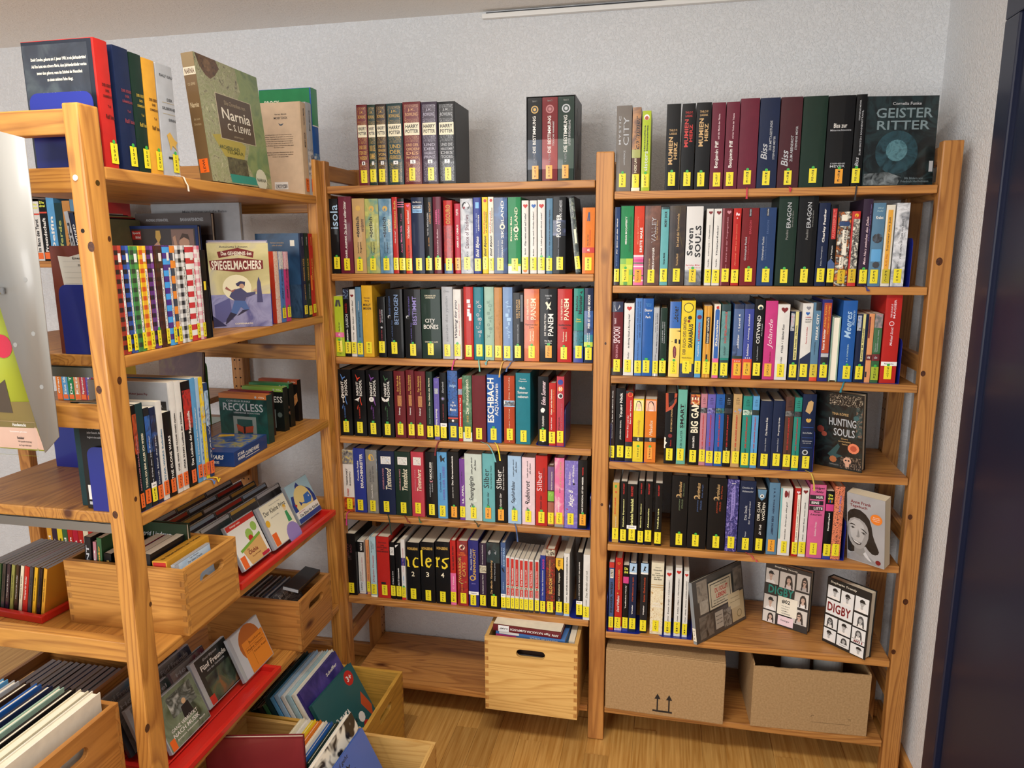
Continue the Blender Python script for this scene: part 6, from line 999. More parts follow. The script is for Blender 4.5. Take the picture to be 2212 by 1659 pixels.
# ---- second shelf: checked diaries and others
c3 = Crop(200, 400, 4.254)
def diary(p0, p1, yt, a, b, nm, only=None, cell=.009, op={}):
    return (p0, p1, yt, a, 'KINN', [B('white', .07, .15, .45, .8), B('white', .22, .82, .6, .86), U('ein Tagebuch - Voll daneben!', 'ink', .24, .8, .65, .8, 'b')], dict({'cover': check_mat(a, b, cell=cell, only=only), 'look': nm+' diary, sticker KINN', 'd': .14, 'hard': False, 'su': .8, 'sw': 1.1, 'sh': 3.2, 'sb': .5}, **op))
lrow(2, c3, [
 diary(292, 366, 560, '#c23a2c', '#231a1c', 'red-and-black checked', op={'side_c': '#6d2a20', 'side': [B(pic_mat(['#5e2219', '#7a3324'], 14), 0, 1), PL('#d9d6cc', [(.12, .09), (.3, .1), (.5, .07), (1, .05), (1, .5), (.2, .5), (.16, .3)])]+[B('#b9b8b4', .14+.05*i, .142+.05*i, .2, 1) for i in range(7)]+[H('Eines Tages bin ich reich', 'ink', .1, .13, .36, 1), H('momentan bin ich von lauter', 'ink', .16, .185, .44, 1), H('IDIOTEN', 'ink', .24, .27, .8, 1), O('ink', .4, .6, .04, 6), O('#d9d6cc', .4, .6, .03, 6), O('ink', .4, .85, .04, 6), O('#d9d6cc', .4, .85, .03, 6)]}),
 diary(369, 427, 562, '#2f5fc0', '#1b1c26', 'blue-and-black checked'), diary(429, 507, 566, '#4a9a4a', '#2c3b2e', 'green-and-black checked'), diary(509, 582, 562, '#f2d22e', '#c8501e', 'yellow-and-red checked'), diary(586, 642, 565, '#7c3f9c', '#241a2a', 'purple-and-black checked', op={'dot': 'g'}),
 diary(646, 722, 562, '#4a231c', '#2a1714', 'dark brown checked'), diary(723, 787, 558, '#3fa0e6', '#4a2a80', 'blue-and-purple striped', 'z', .012), diary(789, 832, 562, '#e88a30', '#3a4250', 'orange-and-slate striped', 'z', .016), diary(839, 922, 560, '#e8e8e6', '#1c1c1e', 'black-and-white checked'), diary(926, 999, 558, '#c83038', '#eceae6', 'red-and-white striped', 'z', .012), diary(1001, 1051, 560, '#d86a86', '#eceae6', 'pink-and-white checked'),
 (1052, 1100, 600, 'black', None, [B('yellow', .35, .45, .2, .6)], {'look': 'black book after the checked diaries', 'd': .13}),
], s=.006)
lbookend(2, -.866, .135, 'blue bookend against the diaries, second shelf of the left bookcase', .125)
lbookend(2, solve_y(c3.x(1105), LX-.012, ZL[2])+.002, .125, 'black bookend between diaries and the running boy cover', .12, .09, None, 'charcoal', -1)
face_book('hardcover with a running boy over violet city roofs, second shelf of left bookcase', c3.p(1118, 1316), c3.p(1655, 1294), c3.p(1042, 535), ZL[2], .028, '#8f8fb0',
 [B(pic_mat(['#b8b07c', '#d8cf9a', '#a9a7b8'], 8), 0, .62), B(pic_mat(['#7d80ae', '#9a9cc4', '#5f6299'], 18), .6, 1), O('#f3ecc8', .52, .44, .24, 24), H('Antoinette Lühmann', '#4a4450', .03, .055, .2, .66), PL('#7a2a2e', [(.16, .1), (.5, .055), (.76, .1), (.74, .17), (.5, .13), (.18, .17)]), H('Das GEHEIMNIS des', 'ivory', .095, .14, .22, .72, 'b'), PL('#7a2a2e', [(.02, .2), (.5, .17), (.9, .2), (.9, .3), (.5, .335), (.04, .3)]), H('SPIEGELMACHERS', 'ivory', .2, .305, .05, .87, 'b'),
  PL('#4a4c78', [(.78, .46), (.81, .39), (.84, .46), (.86, .7), (.76, .7)]), PL('#5f6296', [(.04, .72), (.3, .64), (.34, .9), (.04, .96)]), PL('#33365c', [(.0, .85), (.22, .98), (0, .99)]), PL('#3d3f63', [(.42, .47), (.5, .44), (.58, .45), (.57, .5), (.44, .5)]), O('#caa28a', .5, .52, .045, 10), PL('#4d5078', [(.36, .55), (.5, .52), (.6, .58), (.74, .57), (.74, .6), (.58, .64), (.54, .7), (.4, .68), (.3, .62)]), PL('#a3645c', [(.26, .5), (.34, .55), (.42, .53), (.36, .57), (.24, .53)]), PL('#4f6ea8', [(.38, .67), (.56, .68), (.62, .78), (.56, .8), (.48, .75), (.4, .84), (.3, .82)]), PL('#2d2f4a', [(.3, .81), (.4, .84), (.26, .93), (.2, .96), (.22, .9)]), PL('#2d2f4a', [(.5, .79), (.62, .78), (.46, .84), (.4, .86)]), PL('#caa28a', [(.7, .56), (.76, .53), (.77, .57)]), H('COPPENRATH', 'ivory', .945, .965, .36, .66, 'b')], spine='l', spine_items=[B('#24242a', 0, 1)])
lrow(2, c3, [
 (1700, 1742, 612, 'red-orange', None, [B(pic_mat(['red-orange', 'ivory', 'red-orange'], 260), 0, 1)], {'look': 'red glitter-covered book', 'd': .12}),
 (1746, 1788, 612, 'cornflower blue', 'DALH', [B(pic_mat(['cornflower blue', 'ivory', 'cornflower blue'], 260), 0, .25), U('ZIMT + zurück', 'dark blue', .22, .68, .3, .62, 'i')], {'dot': 'g', 'look': 'light blue glitter-covered book, sticker DALH', 'd': .12, 'sh': 2.8}),
 (1790, 1832, 614, 'hot pink', 'DALH', [B(pic_mat(['hot pink', 'pale pink', 'hot pink'], 260), 0, .25), U('ZIMT + ewig', 'plum', .22, .68, .3, .62, 'i')], {'dot': 'g', 'look': 'pink glitter-covered book, sticker DALH', 'd': .12, 'sh': 2.8}),
 (1948, 1984, 445, 'navy', 'HUNT', [U('HUNTER', 'silver', .04, .14, .4, .6), U('WARRIOR CATS', 'gold', .3, .56, .36, .66), U('DER MONDES', 'gold', .6, .78, .42, .6)], {'d': .14, 'hard': False, 'sh': 2.6, 'side_c': '#24476a', 'side': [B(pic_mat(['#1d3a58', '#2d5478', '#24476a'], 10), 0, .6), B(pic_mat(['#16263a', '#3a5a78', '#10181f'], 18), .6, 1), H('Vertraue niemandem,', 'tan', .1, .12, .35, .66, 'i'), H('außer dir selbst!', 'tan', .13, .15, .38, .62, 'i'), B('ivory', .08, .15, .8, .9)]}),
 (1986, 2024, 445, 'dark green', 'HUNT', [U('HUNTER', 'silver', .04, .14, .4, .6), U('WARRIOR CATS', 'gold', .3, .56, .36, .66), U('SCHATTENCLAN', 'silver', .6, .78, .42, .6)], {'d': .14, 'hard': False, 'sh': 2.6}),
 (2026, 2060, 448, 'red', 'HUNT', [U('HUNTER', 'gold', .04, .14, .4, .6), U('WARRIOR CATS', 'gold', .3, .56, .36, .66), B('orange', .5, .68, 0, .3)], {'d': .14, 'hard': False, 'sh': 2.6}),
])
lbookend(2, solve_y(c3.x(1662), LX-.02, ZL[2]), .108, 'blue bookend before the glitter books, second shelf of the left bookcase', .11, .09, LX-.02)
# covers standing deeper on that shelf
bk = ZL[2]
face_at('tall pale grey picture book at the back of the second shelf', -.452, -.172, -.19, bk, .325, .012, 'silver', [H('Dear Hotel', '#3a3c40', .1, .16, .12, .42, 'l'), H('Maja Nielsen und die Reise', '#5a5c60', .06, .085, .36, .86)])
face_at('brown hardcover with two grey names, back of the second shelf', -.47, -.232, -.235, bk, .297, .016, '#3d3230', [B('#4a3e3a', 0, .2), H('ANDREAS STEINHÖFEL', 'silver', .045, .075, .14, .44), H('BANANAFISHBONES', 'silver', .045, .075, .6, .9)])
ft = '#c99a7c'
face_at('blue bordered football book with cheering players on its cover', -.46, -.245, -.28, bk, .262, .014, '#2a3f78', [B('#3a2f2c', .03, .97, .04, .96), B('#8a6a5c', .04, .6, .62, .94), B('red', .05, .14, .05, .18), H('Sport', 'white', .06, .09, .06, .17, 'b'), H('Bild', 'white', .105, .13, .1, .17, 'b'), O(ft, .3, .26, .06, 10), O(ft, .32, .11, .055, 10), O(ft, .18, .8, .075, 12), PL('#4a3222', [(.73, .15), (.78, .08), (.86, .09), (.88, .15), (.8, .12)]), PL('gold', [(.4, .05), (.46, .05), (.47, .12), (.44, .17), (.46, .22), (.4, .22), (.42, .17), (.39, .12)]), PL(ft, [(.36, .2), (.42, .16), (.44, .2), (.3, .4), (.26, .38)]), PL(ft, [(.44, .2), (.5, .2), (.6, .4), (.54, .4)]), PL('ivory', [(.66, .34), (.78, .27), (.94, .32), (.94, .5), (.66, .5)]), PL('ink', [(.76, .3), (.8, .34), (.84, .3), (.84, .27)]), PL(ft, [(.64, .12), (.68, .1), (.72, .3), (.68, .34)])])
lk = [('silver', 'pale grey', 'ink', 'ANTON'), ('navy', 'navy', 'white', 'WAS IST DER WIND'), ('#c7cf96', 'pale green', 'ink', 'ES WAR DAS CHAMÄLEON'), ('red', 'red', 'white', 'FUSSBALL LEGENDEN'), ('black', 'black', 'white', 'DAS GROSSE BUCH'), ('#9aa27a', 'olive-grey', 'ink', 'LANDMASCHINEN')]
for i, (c, nm, tc, t) in enumerate(lk):
    make_book((-.505+.0155*i, -.40, bk+.0012), 0, .0125, .30-.004*i, .2, c, None, [U(t, tc, .1, .7, .25, .75, 'b')], 'behind the checked diaries', lean=-7.5, hard=False, look='tall thin %s leaning picture book' % nm, group='thin leaning picture books')
# ---- third shelf
c4 = Crop(220, 740, 4.254)
def swb(p0, p1, yt, c, t, tc, pics=None, op={}, code='STAR'):
    it = ([B(pic_mat(pics, 40), .08, .45)] if pics else [])+[U(t, tc, .28, .8, .36, .66, 'b')]
    return (p0, p1, yt, c, code, it, dict({'sw': 1.5, 'sh': 3.0, 'd': .15, 'hard': False}, **op))
lrow(3, c4, [
 swb(366, 404, 585, 'black', 'DARTH PAPER SCHLÄGT ZURÜCK', 'dusty pink', ['ink', 'rust', 'ink'], {'d': .125, 'side_c': '#24211e', 'side': text_block(['Zorn! Angst, da er jemand Weisen etwas Abenteuer erleben', 'Dark kommt es auf - bitte Skizzen und Roman. Er wird', 'ein Papier, das Wissen eröffnete zu als dem', '', 'Seit wir wissen aus der Schule gehören, ergreift', 'jeder Besuch. Aber ist das wirklich ein Hit? Tommy', 'beginnt eine aufregende Zeit voller neuer Gedanken'], 'silver', .04, .34, .1, .98)+text_block(['Zusatz Anmerkung hierbei', 'Das sind die Star Wars', 'Gesamte Bücher nun', 'eine Reihe Roman als'], 'olive', .44, .68, .12, .7)+[B('white', .77, .91, .05, .8), B(pic_mat(['white', 'ink', 'white'], 430, 0, 0), .8, .88, .12, .76), B('silver', .93, .96, .05, .98)]}),
 swb(406, 469, 565, 'dark teal', 'YODA ICH BIN! ALLES ICH WEISS!', 'cream', op={'cname': 'teal'}), swb(471, 520, 605, 'charcoal', 'Das Erbe der Jedi Ritter', 'silver', ['ink', 'blue', 'navy'], {'st': 'tag yellow', 'cname': 'charcoal', 'white': 'Fantasie'}, 'BLAC'), swb(523, 575, 600, 'navy', 'Darth Maul der Jäger', 'silver', ['ink', 'navy', 'blue'], code='WATS'), swb(579, 631, 545, 'white', 'STAR WARS Rebellen', 'steel blue', code='BRACKE'), swb(634, 704, 642, 'black', 'THE CLONE WARS', 'white', op={'cname': 'black'}, code='FORC'),
 swb(709, 755, 366, 'white', 'STAR WARS THE CLONE WARS Helden', 'ink', op={'d': .2, 'side_c': 'silver', 'side': [H('Von Bestseller-Autor Jason Fry', 'dark red', .1, .125, .3, .75, 'b'), B('#2a2827', .17, .36, .3, .97), H('WILLKOMMEN IN DER WELT DER', 'silver', .2, .225, .36, .92), H('CLONE WARS', 'silver', .255, .3, .36, .94, 'b')]}, code='WALK'), swb(758, 810, 362, 'white', 'STAR WARS Lexikon der Helden', 'ink', op={'d': .2}, code='WALL'),
 swb(816, 890, 360, 'black', 'Das Lexikon der Raumschiffe', 'white', ['ink', 'red', 'ink'], {'d': .2, 'cname': 'red-and-black'}, code='STAR'), swb(894, 935, 332, 'sky blue', 'Das Superbuch zum Nachschlagen', 'white', op={'d': .2}, code='HARM'), swb(938, 965, 332, 'light blue', 'STAR WARS', 'blue', op={'d': .2, 'rib': ('cornflower blue', .01, .006)}, code='HEIM'), swb(967, 1000, 322, 'yellow', 'STAR WARS', 'silver', ['sky blue', 'yellow', 'rust'], {'d': .2, 'rib': ('yellow', .015, .006)}, code='HEI'), swb(1003, 1040, 375, 'dark blue', 'STAR WARS', 'silver', ['navy', 'light blue', 'navy'], {'d': .2}, code='ROOT'),
], code_c='code orange')
lbookend(3, -.866, .135, 'blue bookend against the black paperback, third shelf of the left bookcase', .105, .115)
# audio book boxes, covers towards the room
def cd_box(label, BR, hpx, w, th, c, top, items, ang=None):
    b = onz(*c4.p(*BR), ZL[3]); ex = Vector((math.cos(R(CDA)), math.sin(R(CDA)), 0)); a = b-ex*w
    T = ony(*c4.p(*hpx), b.y); h = T.z-ZL[3]
    r = thing('cd_box', label, 'audiobook box', (a.x, a.y, ZL[3]+.0006), R(CDA), 'audiobook boxes on the third shelf')
    MB().box(0, w, 0, th, 0, h, cover_mat(c)).build('box', r, .0006)
    m = prints_mesh(MB(), [B(top, 0, .095)]+items+[O('silver', .05, .78, .022), H('CDs', 'ivory', .035, .065, .84, .96, 'b')], w, h, flat); m.v = [(q[0]+w/2, q[1], q[2]) for q in m.v]; m.build('cover_print', r)
    MB().box(.0008, w-.0008, .0008, th-.0008, h, h+.0003, mat(top, .4)).build('top_label', r)
CDA = -4
cd_box('dark green audiobook box with a moth in a silver frame, front of the row', (1540, 935), (1514, 490), .15, .026, '#1c3a36', '#c9763a', [B(pic_mat(['#16302d', '#23544c', '#1c3a36'], 16), .1, 1), H('CORNELIA FUNKE', 'silver', .13, .165, .16, .66), H('RECKLESS', 'silver', .19, .35, .08, .92), H('LEBENDIGE SCHATTEN', 'silver', .37, .4, .3, .84), B('#8d9590', .46, .96, .28, .76), B('#244d48', .52, .94, .36, .68), PL('#a8472c', [(.34, .62), (.48, .68), (.52, .68), (.7, .64), (.68, .78), (.54, .8), (.5, .86), (.46, .8), (.36, .76)]), PL('ink', [(.48, .66), (.53, .66), (.52, .82), (.49, .82)])])
cd_box('dark audiobook box with a red top label, second of the row', (1566, 865), (1538, 460), .135, .02, '#2a1c1e', '#8d2a30', [])
cd_box('black audiobook box with a lime top label', (1686, 820), (1664, 420), .135, .024, '#1a1f1c', '#93bf4e', [H('RECKLESS', 'white', .2, .34, .3, .98), B('#7d8580', .5, .92, .76, .8), O('#5f6a64', .62, .9, .06, 7)])
cd_box('black audiobook box with a green top label', (1741, 780), (1716, 385), .135, .024, '#161a18', '#3f8f52', [H('DRACHENREITER', '#b07a5c', .5, .56, .6, 1), H('STURM', '#b07a5c', .62, .7, .7, 1)])
cd_box('black audiobook box with a flame feather and orange label, last of the row', (1816, 725), (1795, 350), .135, .02, '#1c1816', '#c05a34', [PL(pic_mat(['#c2602c', '#e0a060', '#8a3a1e'], 30), [(.72, .8), (.78, .5), (.98, .3), (.99, .5), (.85, .72)])])
b0 = onz(*c4.p(1222, 1146), ZL[3]); b1 = onz(*c4.p(1522, 965), ZL[3]); b2 = onz(*c4.p(1030, 1132), ZL[3]); hh = .036
dv = thing('dvd_box', 'blue film box set lying flat before the audiobook boxes', 'dvd box', (b0.x, b0.y, ZL[3]+.0005), math.atan2((b1-b0).y, (b1-b0).x)-R(90)); L1_ = min((b1-b0).length, .19); L2_ = max((b2-b0).length, .13)
MB().box(-L2_, 0, 0, L1_, 0, hh, cover_mat('#20407c')).build('box', dv, .0008)
m = prints_mesh(MB(), [B('#20407c', 0, 1), B(pic_mat(['#1a2c5c', '#3a5c9a', '#9a8f4a', '#16244a'], 30), .05, .75, .05, .95), PL('golden yellow', [(.05, .1), (.35, .06), (.4, .14), (.1, .2)]), B('code orange', .82, .96, .05, .5)], L2_, L1_, flat); m.v = [(q[0]-L2_/2, q[2], hh-q[1]) for q in m.v]; m.build('top_print', dv)
m = prints_mesh(MB(), [H('STAR', 'white', .2, .42, .1, .3, 'b'), H('WARS', 'white', .5, .72, .1, .3, 'b'), H('CLONE WARS', 'white', .35, .65, .32, .74, 'bi'), B('white', .76, .8, .32, .74)], L1_, hh, flat); m.v = [(-q[1], q[0]+L1_/2, q[2]) for q in m.v]; m.build('side_print', dv)
m = prints_mesh(MB(), [H('STAR WARS', 'white', .2, .5, .2, .8, 'bi'), H('TV SERIE', 'white', .62, .8, .4, .7)], L2_, hh, flat); m.v = [(q[0]-L2_/2, q[1], q[2]) for q in m.v]; m.build('front_print', dv)
face_at('dark mauve picture book leaning at the back of the third shelf', -.46, -.315, -.23, ZL[3], .225, .012, '#4a2f33', [B(pic_mat(['#4a2f33', '#5c3d3e', '#6d5a3a'], 20), 0, 1)], tilt=6)
lbookend(3, -.17, .195, 'green bookend at the back of the third shelf', .10, .09, -.33, '#5f9a4a')
lbookend(3, -.62, .13, 'blue bookend at the far left of the third shelf', .2, .09, -.25)
# ------------------------------------------------------------------ crates, trays, discs
CRATE_PAL = {'a': ('#dfb36a', '#b98541'), 'b': ('#d0964a', '#8f5620'), 'c': ('#c79840', '#96702a'), 'd': ('#bd8240', '#7f4a1e')}
def holed(mb, w, h, t, cz, hl, r, m):
    """panel w x h (x,z), thickness t in y, with a slot hole centred at (w/2, cz)"""
    cx = w/2; hole = []
    for i in range(9): a = R(-90+22.5*i); hole.append((cx+hl-r+r*math.cos(a), cz+r*math.sin(a)))
    for i in range(9): a = R(90+22.5*i); hole.append((cx-hl+r+r*math.cos(a), cz+r*math.sin(a)))
    def cast(p):
        dx, dz = p[0]-cx, p[1]-cz; k = []
        if dx: k.append(((w if dx > 0 else 0)-cx)/dx)
        if dz: k.append(((h if dz > 0 else 0)-cz)/dz)
        k = min(k); return (cx+dx*k, cz+dz*k)
    ang = lambda p: math.atan2(p[1]-cz, p[0]-cx)
    pairs = [(p, cast(p)) for p in hole]
    for c in ((0, 0), (w, 0), (w, h), (0, h)):
        q = min(hole, key=lambda p: abs((ang(p)-ang(c)+math.pi) % (2*math.pi)-math.pi)); pairs.append((q, c))
    pairs.sort(key=lambda pr: (ang(pr[1])+2*math.pi) % (2*math.pi)); n = len(pairs); vs = []
    for y in (0, t):
        vs += [(p[0], y, p[1]) for p, o in pairs]+[(o[0], y, o[1]) for p, o in pairs]
    fs = []
    for i in range(n):
        j = (i+1) % n; fs += [(i, j, n+j, n+i), (2*n+i, 3*n+i, 3*n+j, 2*n+j), (i, 2*n+i, 2*n+j, j), (n+i, n+j, 3*n+j, 3*n+i)]
    return mb.add(vs, fs, m)
def crate(label, x0, x1, y0, y1, z0, h, ends='x', tone='a', group='pine crates with slot handles', hole=True, rz=0):
    """finger jointed pine crate; ends='x': the handle ends face +-x, else +-y"""
    t = .011; L, D = CRATE_PAL[tone]; mx, my = pine('x', L, D, True), pine('y', L, D, True); me = pine('z', '#c08a48', '#8a5626', False)
    root = thing('wooden_crate', label, 'crate', ((x0+x1)/2, (y0+y1)/2, z0+.0005), R(rz), group)
    w, d = x1-x0, y1-y0; cz = h-.045 if h > .18 else h-.042
    def panel(length, mm, ang, off, holes_):
        mb = MB()
        if holes_: holed(mb, length, h, t, cz, .045, .013, mm)
        else: mb.box(0, length, 0, t, 0, h, mm)
        o = mb.build('end_panel' if holes_ else 'side_panel', root, smooth='fix'); o.data.polygons.foreach_set('use_smooth', [False]*len(o.data.polygons))
        o.rotation_euler = (0, 0, R(ang)); o.location = off; o['_l'] = 0; del o['_l']; return o
    ex = ends == 'x'
    o1 = panel(w, mx, 0, (-w/2, -d/2, 0), not ex and hole); o2 = panel(w, mx, 180, (w/2, d/2, 0), not ex and hole)
    o3 = panel(d-2*t, mx, 90, (w/2, -d/2+t, 0), ex and hole); o4 = panel(d-2*t, mx, -90, (-w/2, d/2-t, 0), ex and hole)
    MB().box(-w/2+t, w/2-t, -d/2+t, d/2-t, .003, .012, mx).build('bottom_panel', root)
    jt = MB(); k = 0; zz = .006
    while zz < h-.014:
        for sx in (-1, 1):
            for sy in (-1, 1):
                if k % 2: X0 = sx*(w/2+.0003); jt.add([(X0, sy*(d/2-.0005), zz), (X0, sy*(d/2-t), zz), (X0, sy*(d/2-t), zz+.013), (X0, sy*(d/2-.0005), zz+.013)], [(0, 1, 2, 3)], me)
                else: Y0 = sy*(d/2+.0003); jt.add([(sx*(w/2-.0005), Y0, zz), (sx*(w/2-t), Y0, zz), (sx*(w/2-t), Y0, zz+.013), (sx*(w/2-.0005), Y0, zz+.013)], [(0, 1, 2, 3)], me)
        zz += .0135; k += 1
    jo = jt.build('finger_joints', root); jo['kind'] = 'stuff'; return root
M_CASE = mat('#aab0b6', .12, .6); M_CASE_D = mat('#3c4046', .15, .6)
def cd_matrix(BL, BR, TL, z):
    a, b = onz(*BL, z), onz(*BR, z); ex = (b-a).normalized(); n = Vector((-ex.y, ex.x, 0)); d = ray(*TL); t = (a-CAM).dot(ex)/d.dot(ex); v = CAM+d*t-a
    return a, ex, n, math.atan2(v.dot(n), v.z), (b-a).length, v.length
def cd(label, a, ex, n, tilt, items, w=.142, h=.125, th=.0095, c=None, group='disc cases', case=None, base='silver'):
    ez = Vector((0, 0, 1))*math.cos(tilt)+n*math.sin(tilt); ey = n*math.cos(tilt)-Vector((0, 0, 1))*math.sin(tilt)
    r = thing('cd_case', label, 'cd', (0, 0, 0), 0, group); lift = max(0, math.sin(tilt))*th+.0008
    r.matrix_world = Matrix(((ex.x, ey.x, ez.x, a.x), (ex.y, ey.y, ez.y, a.y), (ex.z, ey.z, ez.z, a.z+lift), (0, 0, 0, 1)))
    MB().box(0, w, 0, th, 0, h, case or M_CASE).build('jewel_case', r, .0008)
    m = prints_mesh(MB(), [B(base, .02, .98, .09 if w > .13 and th < .02 else .01, .985)]+list(items), w, h, flat); m.v = [(q[0]+w/2, q[1], q[2]) for q in m.v]; m.build('booklet', r); return r
def red_tray(label, a, b, c, z, hr=.016):
    """flat red rack: a near-front corner, b far-front corner, c near-back corner (room points)"""
    e1 = (b-a); e2 = (c-a); L1, L2 = e1.length, e2.length; e1 = e1.normalized(); e2 = e2.normalized()
    r = thing('disc_tray', label, 'tray', (0, 0, 0), 0, 'red disc trays')
    r.matrix_world = Matrix(((e1.x, e2.x, 0, a.x), (e1.y, e2.y, 0, a.y), (0, 0, 1, z+.0005), (0, 0, 0, 1))); m = mat('#d2281f', .35, .3)
    for nm, bx in (('front_rim', (0, L1, 0, .012, 0, hr)), ('back_rim', (0, L1, L2-.012, L2, 0, hr)), ('side_rim', (0, .012, .012, L2-.012, 0, hr)), ('side_rim', (L1-.012, L1, .012, L2-.012, 0, hr)), ('floor_plate', (.012, L1-.012, .012, L2-.012, 0, .002))):
        MB().box(*bx, m).build(nm, r, .002)
    for q in (.25, .5, .75): MB().tube([(.012, L2*q, .008), (L1-.012, L2*q, .008)], .002, m, 6).build('rod', r)
    return r
z4, z5 = ZL[4], ZL[5]
# crate on the fourth shelf of the left bookcase
crate('pine crate jutting out of the left bookcase, fourth shelf, beside the near post', -.293, .008, -.792, -.597, z4, .15, 'x', 'b')
JX = -.135
for i, (dx, w, hh_, c, t, tc, nm) in enumerate(((-.262, .016, .19, 'charcoal', 'AGENT', 'silver', 'charcoal film case'), (-.244, .008, .18, 'dusty pink', 'DVD', 'white', 'pink film case'), (-.232, .012, .19, 'forest green', 'Hörspielklassiker', 'amber', 'green audio play case'), (-.212, .018, .155, 'black', 'Sehr Uns', 'gold', 'black cd box'), (-.188, .009, .15, 'dark brown', '', 'white', 'brown cd box'), (-.177, .007, .15, 'silver', '', 'ink', 'grey cd box'), (-.166, .02, .158, 'red', 'Hexe', 'white', 'red cd box'), (-.140, .02, .158, 'blue', '', 'white', 'blue cd box'), (-.114, .02, .162, 'charcoal', '', 'silver', 'second charcoal cd box'))):
    its = [U(t, tc, .1, .6, .25, .75, 'b')] if t else []
    side = None
    make_book((dx+.01, -.776, z4+.013), 0, w, hh_, .135, c, None, its, 'in the upper pine crate', lean=4, hard=False, look=nm, group='cases in the upper pine crate', name='media_case', cat='media case')
face_at('green audio play cover behind the near post in the upper crate', -.215, -.075, -.66, z4+.0125, .185, .012, '#2a3a26', [H('Astrid Lindgren', 'silver', .12, .2, .05, .7, 'i'), H('Die Kinder aus', 'olive', .3, .36, .08, .7), H('der Krachmacherstraße', 'olive', .4, .46, .08, .9)])
a, ex, n, tl, wv, hv = cd_matrix((376, 1268), (492, 1205), (352, 1210), z4+.09)
e_y = Vector((0, 1, 0)); e_n = Vector((-1, 0, 0))
face_at('yellow picture board box with red corner label in the upper crate', -.105, .0, 0, z4, .1, .02, 'amber', []) if 0 else None
jb = thing('board_box', 'yellow flat box with a red corner label in the upper crate', 'box', (-.053, -.777, z4+.0135)); jb.rotation_euler = (0, R(-3), 0)
MB().box(-.018, .018, 0, .15, 0, .148, cover_mat('amber')).build('box', jb, .001)
m = prints_mesh(MB(), [B('red', .02, .24, .06, .94), H('JUMBO', 'white', .1, .18, .16, .84, 'b'), B('#c9882a', .3, .9, .1, .9), U('Bilderbuchkino', 'ink', .35, .85, .35, .65)], .036, .148, flat); m.build('label_print', jb)
m = prints_mesh(MB(), [H('Ein Bilderbuchkino zum Vorlesen', 'dark brown', .4, .62, .06, .94)], .15, .036, flat); m.v = [(.018-q[2], .075+q[0], .148-q[1]) for q in m.v]; m.build('edge_print', jb)
cd('disc case with light blue cover and red dragon lettering in the upper crate', Vector((-.0055, -.778, z4+.0135)), e_y, e_n, R(7), [B(pic_mat(['#9cc4e8', '#cfe2f2', '#7fb0dc'], 12), .02, .98, .1, .985), H('Ingo Siegner', 'ink', .03, .06, .4, .66), H('Der kleine Drache', 'ink', .075, .11, .34, .74), H('Kokosnuss', 'red', .13, .25, .2, .94, 'b'), O('#5a9a4a', .5, .4, .14, 10), O('#e0a040', .55, .7, .12, 9)], w=.125, h=.142)
# upper red tray with discs
tA = onx(522, 1252, LX+.012); tA.z = z4; tB = Vector((LX+.012, LF-.012, z4)); tA.y = max(tA.y, -.592); tC = Vector((LX-.29, tA.y, z4))
red_tray('red disc tray at the far end of the fourth shelf, left bookcase', tA, tB, tC, z4)
c5 = Crop(300, 1000, 3.95); zt = z4+.014
fr = [('disc case with two green monsters and a red banner, front of upper tray', (905, 945), (1160, 770), (735, 597), [B('#f0efe6', .02, .98, .02, .99), B('red', .02, .13, .02, .99), H('Oetinger audio', 'white', .05, .1, .15, .5), O('#9cc45a', .4, .6, .12, 10), O('#9cc45a', .3, .82, .1, 10), O('red', .5, .6, .08, 8), PL('#dcae6a', [(.2, .62), (.9, .5), (.92, .98), (.3, .98)]), PL('#7cae3a', [(.15, .6), (.92, .46), (.92, .52), (.16, .66)]), H('Die', '#7a3a1c', .64, .68, .34, .42), H('Olchis', 'dark red', .69, .78, .34, .66, 'b'), H('Das große Hörspiel', '#7a3a1c', .82, .86, .4, .7), B('code orange', .72, .98, .04, .2), B('crimson', .9, .97, .7, .96)]),
      ('cream disc case with a small prince on a planet, middle of upper tray', (1165, 760), (1390, 580), (1000, 427), [B('#f1ecd2', .02, .98, .09, .99), H('Antoine de Saint', 'grey', .08, .11, .4, .8), H('Der Kleine Prinz', 'ink', .16, .27, .14, .92), H('gelesen von Ulrich Mühe', 'grey', .34, .38, .3, .6), O('#9a86c4', .95, .78, .24, 18), O('golden yellow', .3, .83, .05, 10), PL('#3f9a5c', [(.78, .4), (.86, .4), (.9, .66), (.76, .66)]), O('#f0d2a0', .34, .82, .04, 9), O('golden yellow', .43, .14, .07, 10), B('code orange', .68, .97, .1, .26)]),
      ('disc case with a blue whale on a yellow circle, far end of upper tray', (1380, 545), (1590, 410), (1210, 230), [B('#a9d0e0', .02, .98, .02, .99), PL('#24408c', [(.02, .5), (.1, .3), (.3, .34), (.4, .12), (.5, .06), (.56, .16), (.7, .22), (.9, .36), (.98, .55), (.98, .8), (.02, .8)]), O('#f1dc92', .55, .5, .36, 22), PL('#2f6fc0', [(.34, .56), (.5, .58), (.56, .42), (.78, .4), (.84, .56), (.74, .66), (.54, .64)]), PL('#24408c', [(.3, .5), (.42, .58), (.32, .62)]), O('white', .5, .74, .02), PL('red', [(.1, .5), (.2, .54), (.14, .6)]), B('#f6f4ea', .7, .86, .02, .99), H('Margot Käßmann', 'crimson', .72, .755, .12, .4), H('Die Bibel für Kinder', 'ink', .78, .85, .12, .96, 'b'), B('#24408c', .87, .98, .02, .99)])]
P0 = None
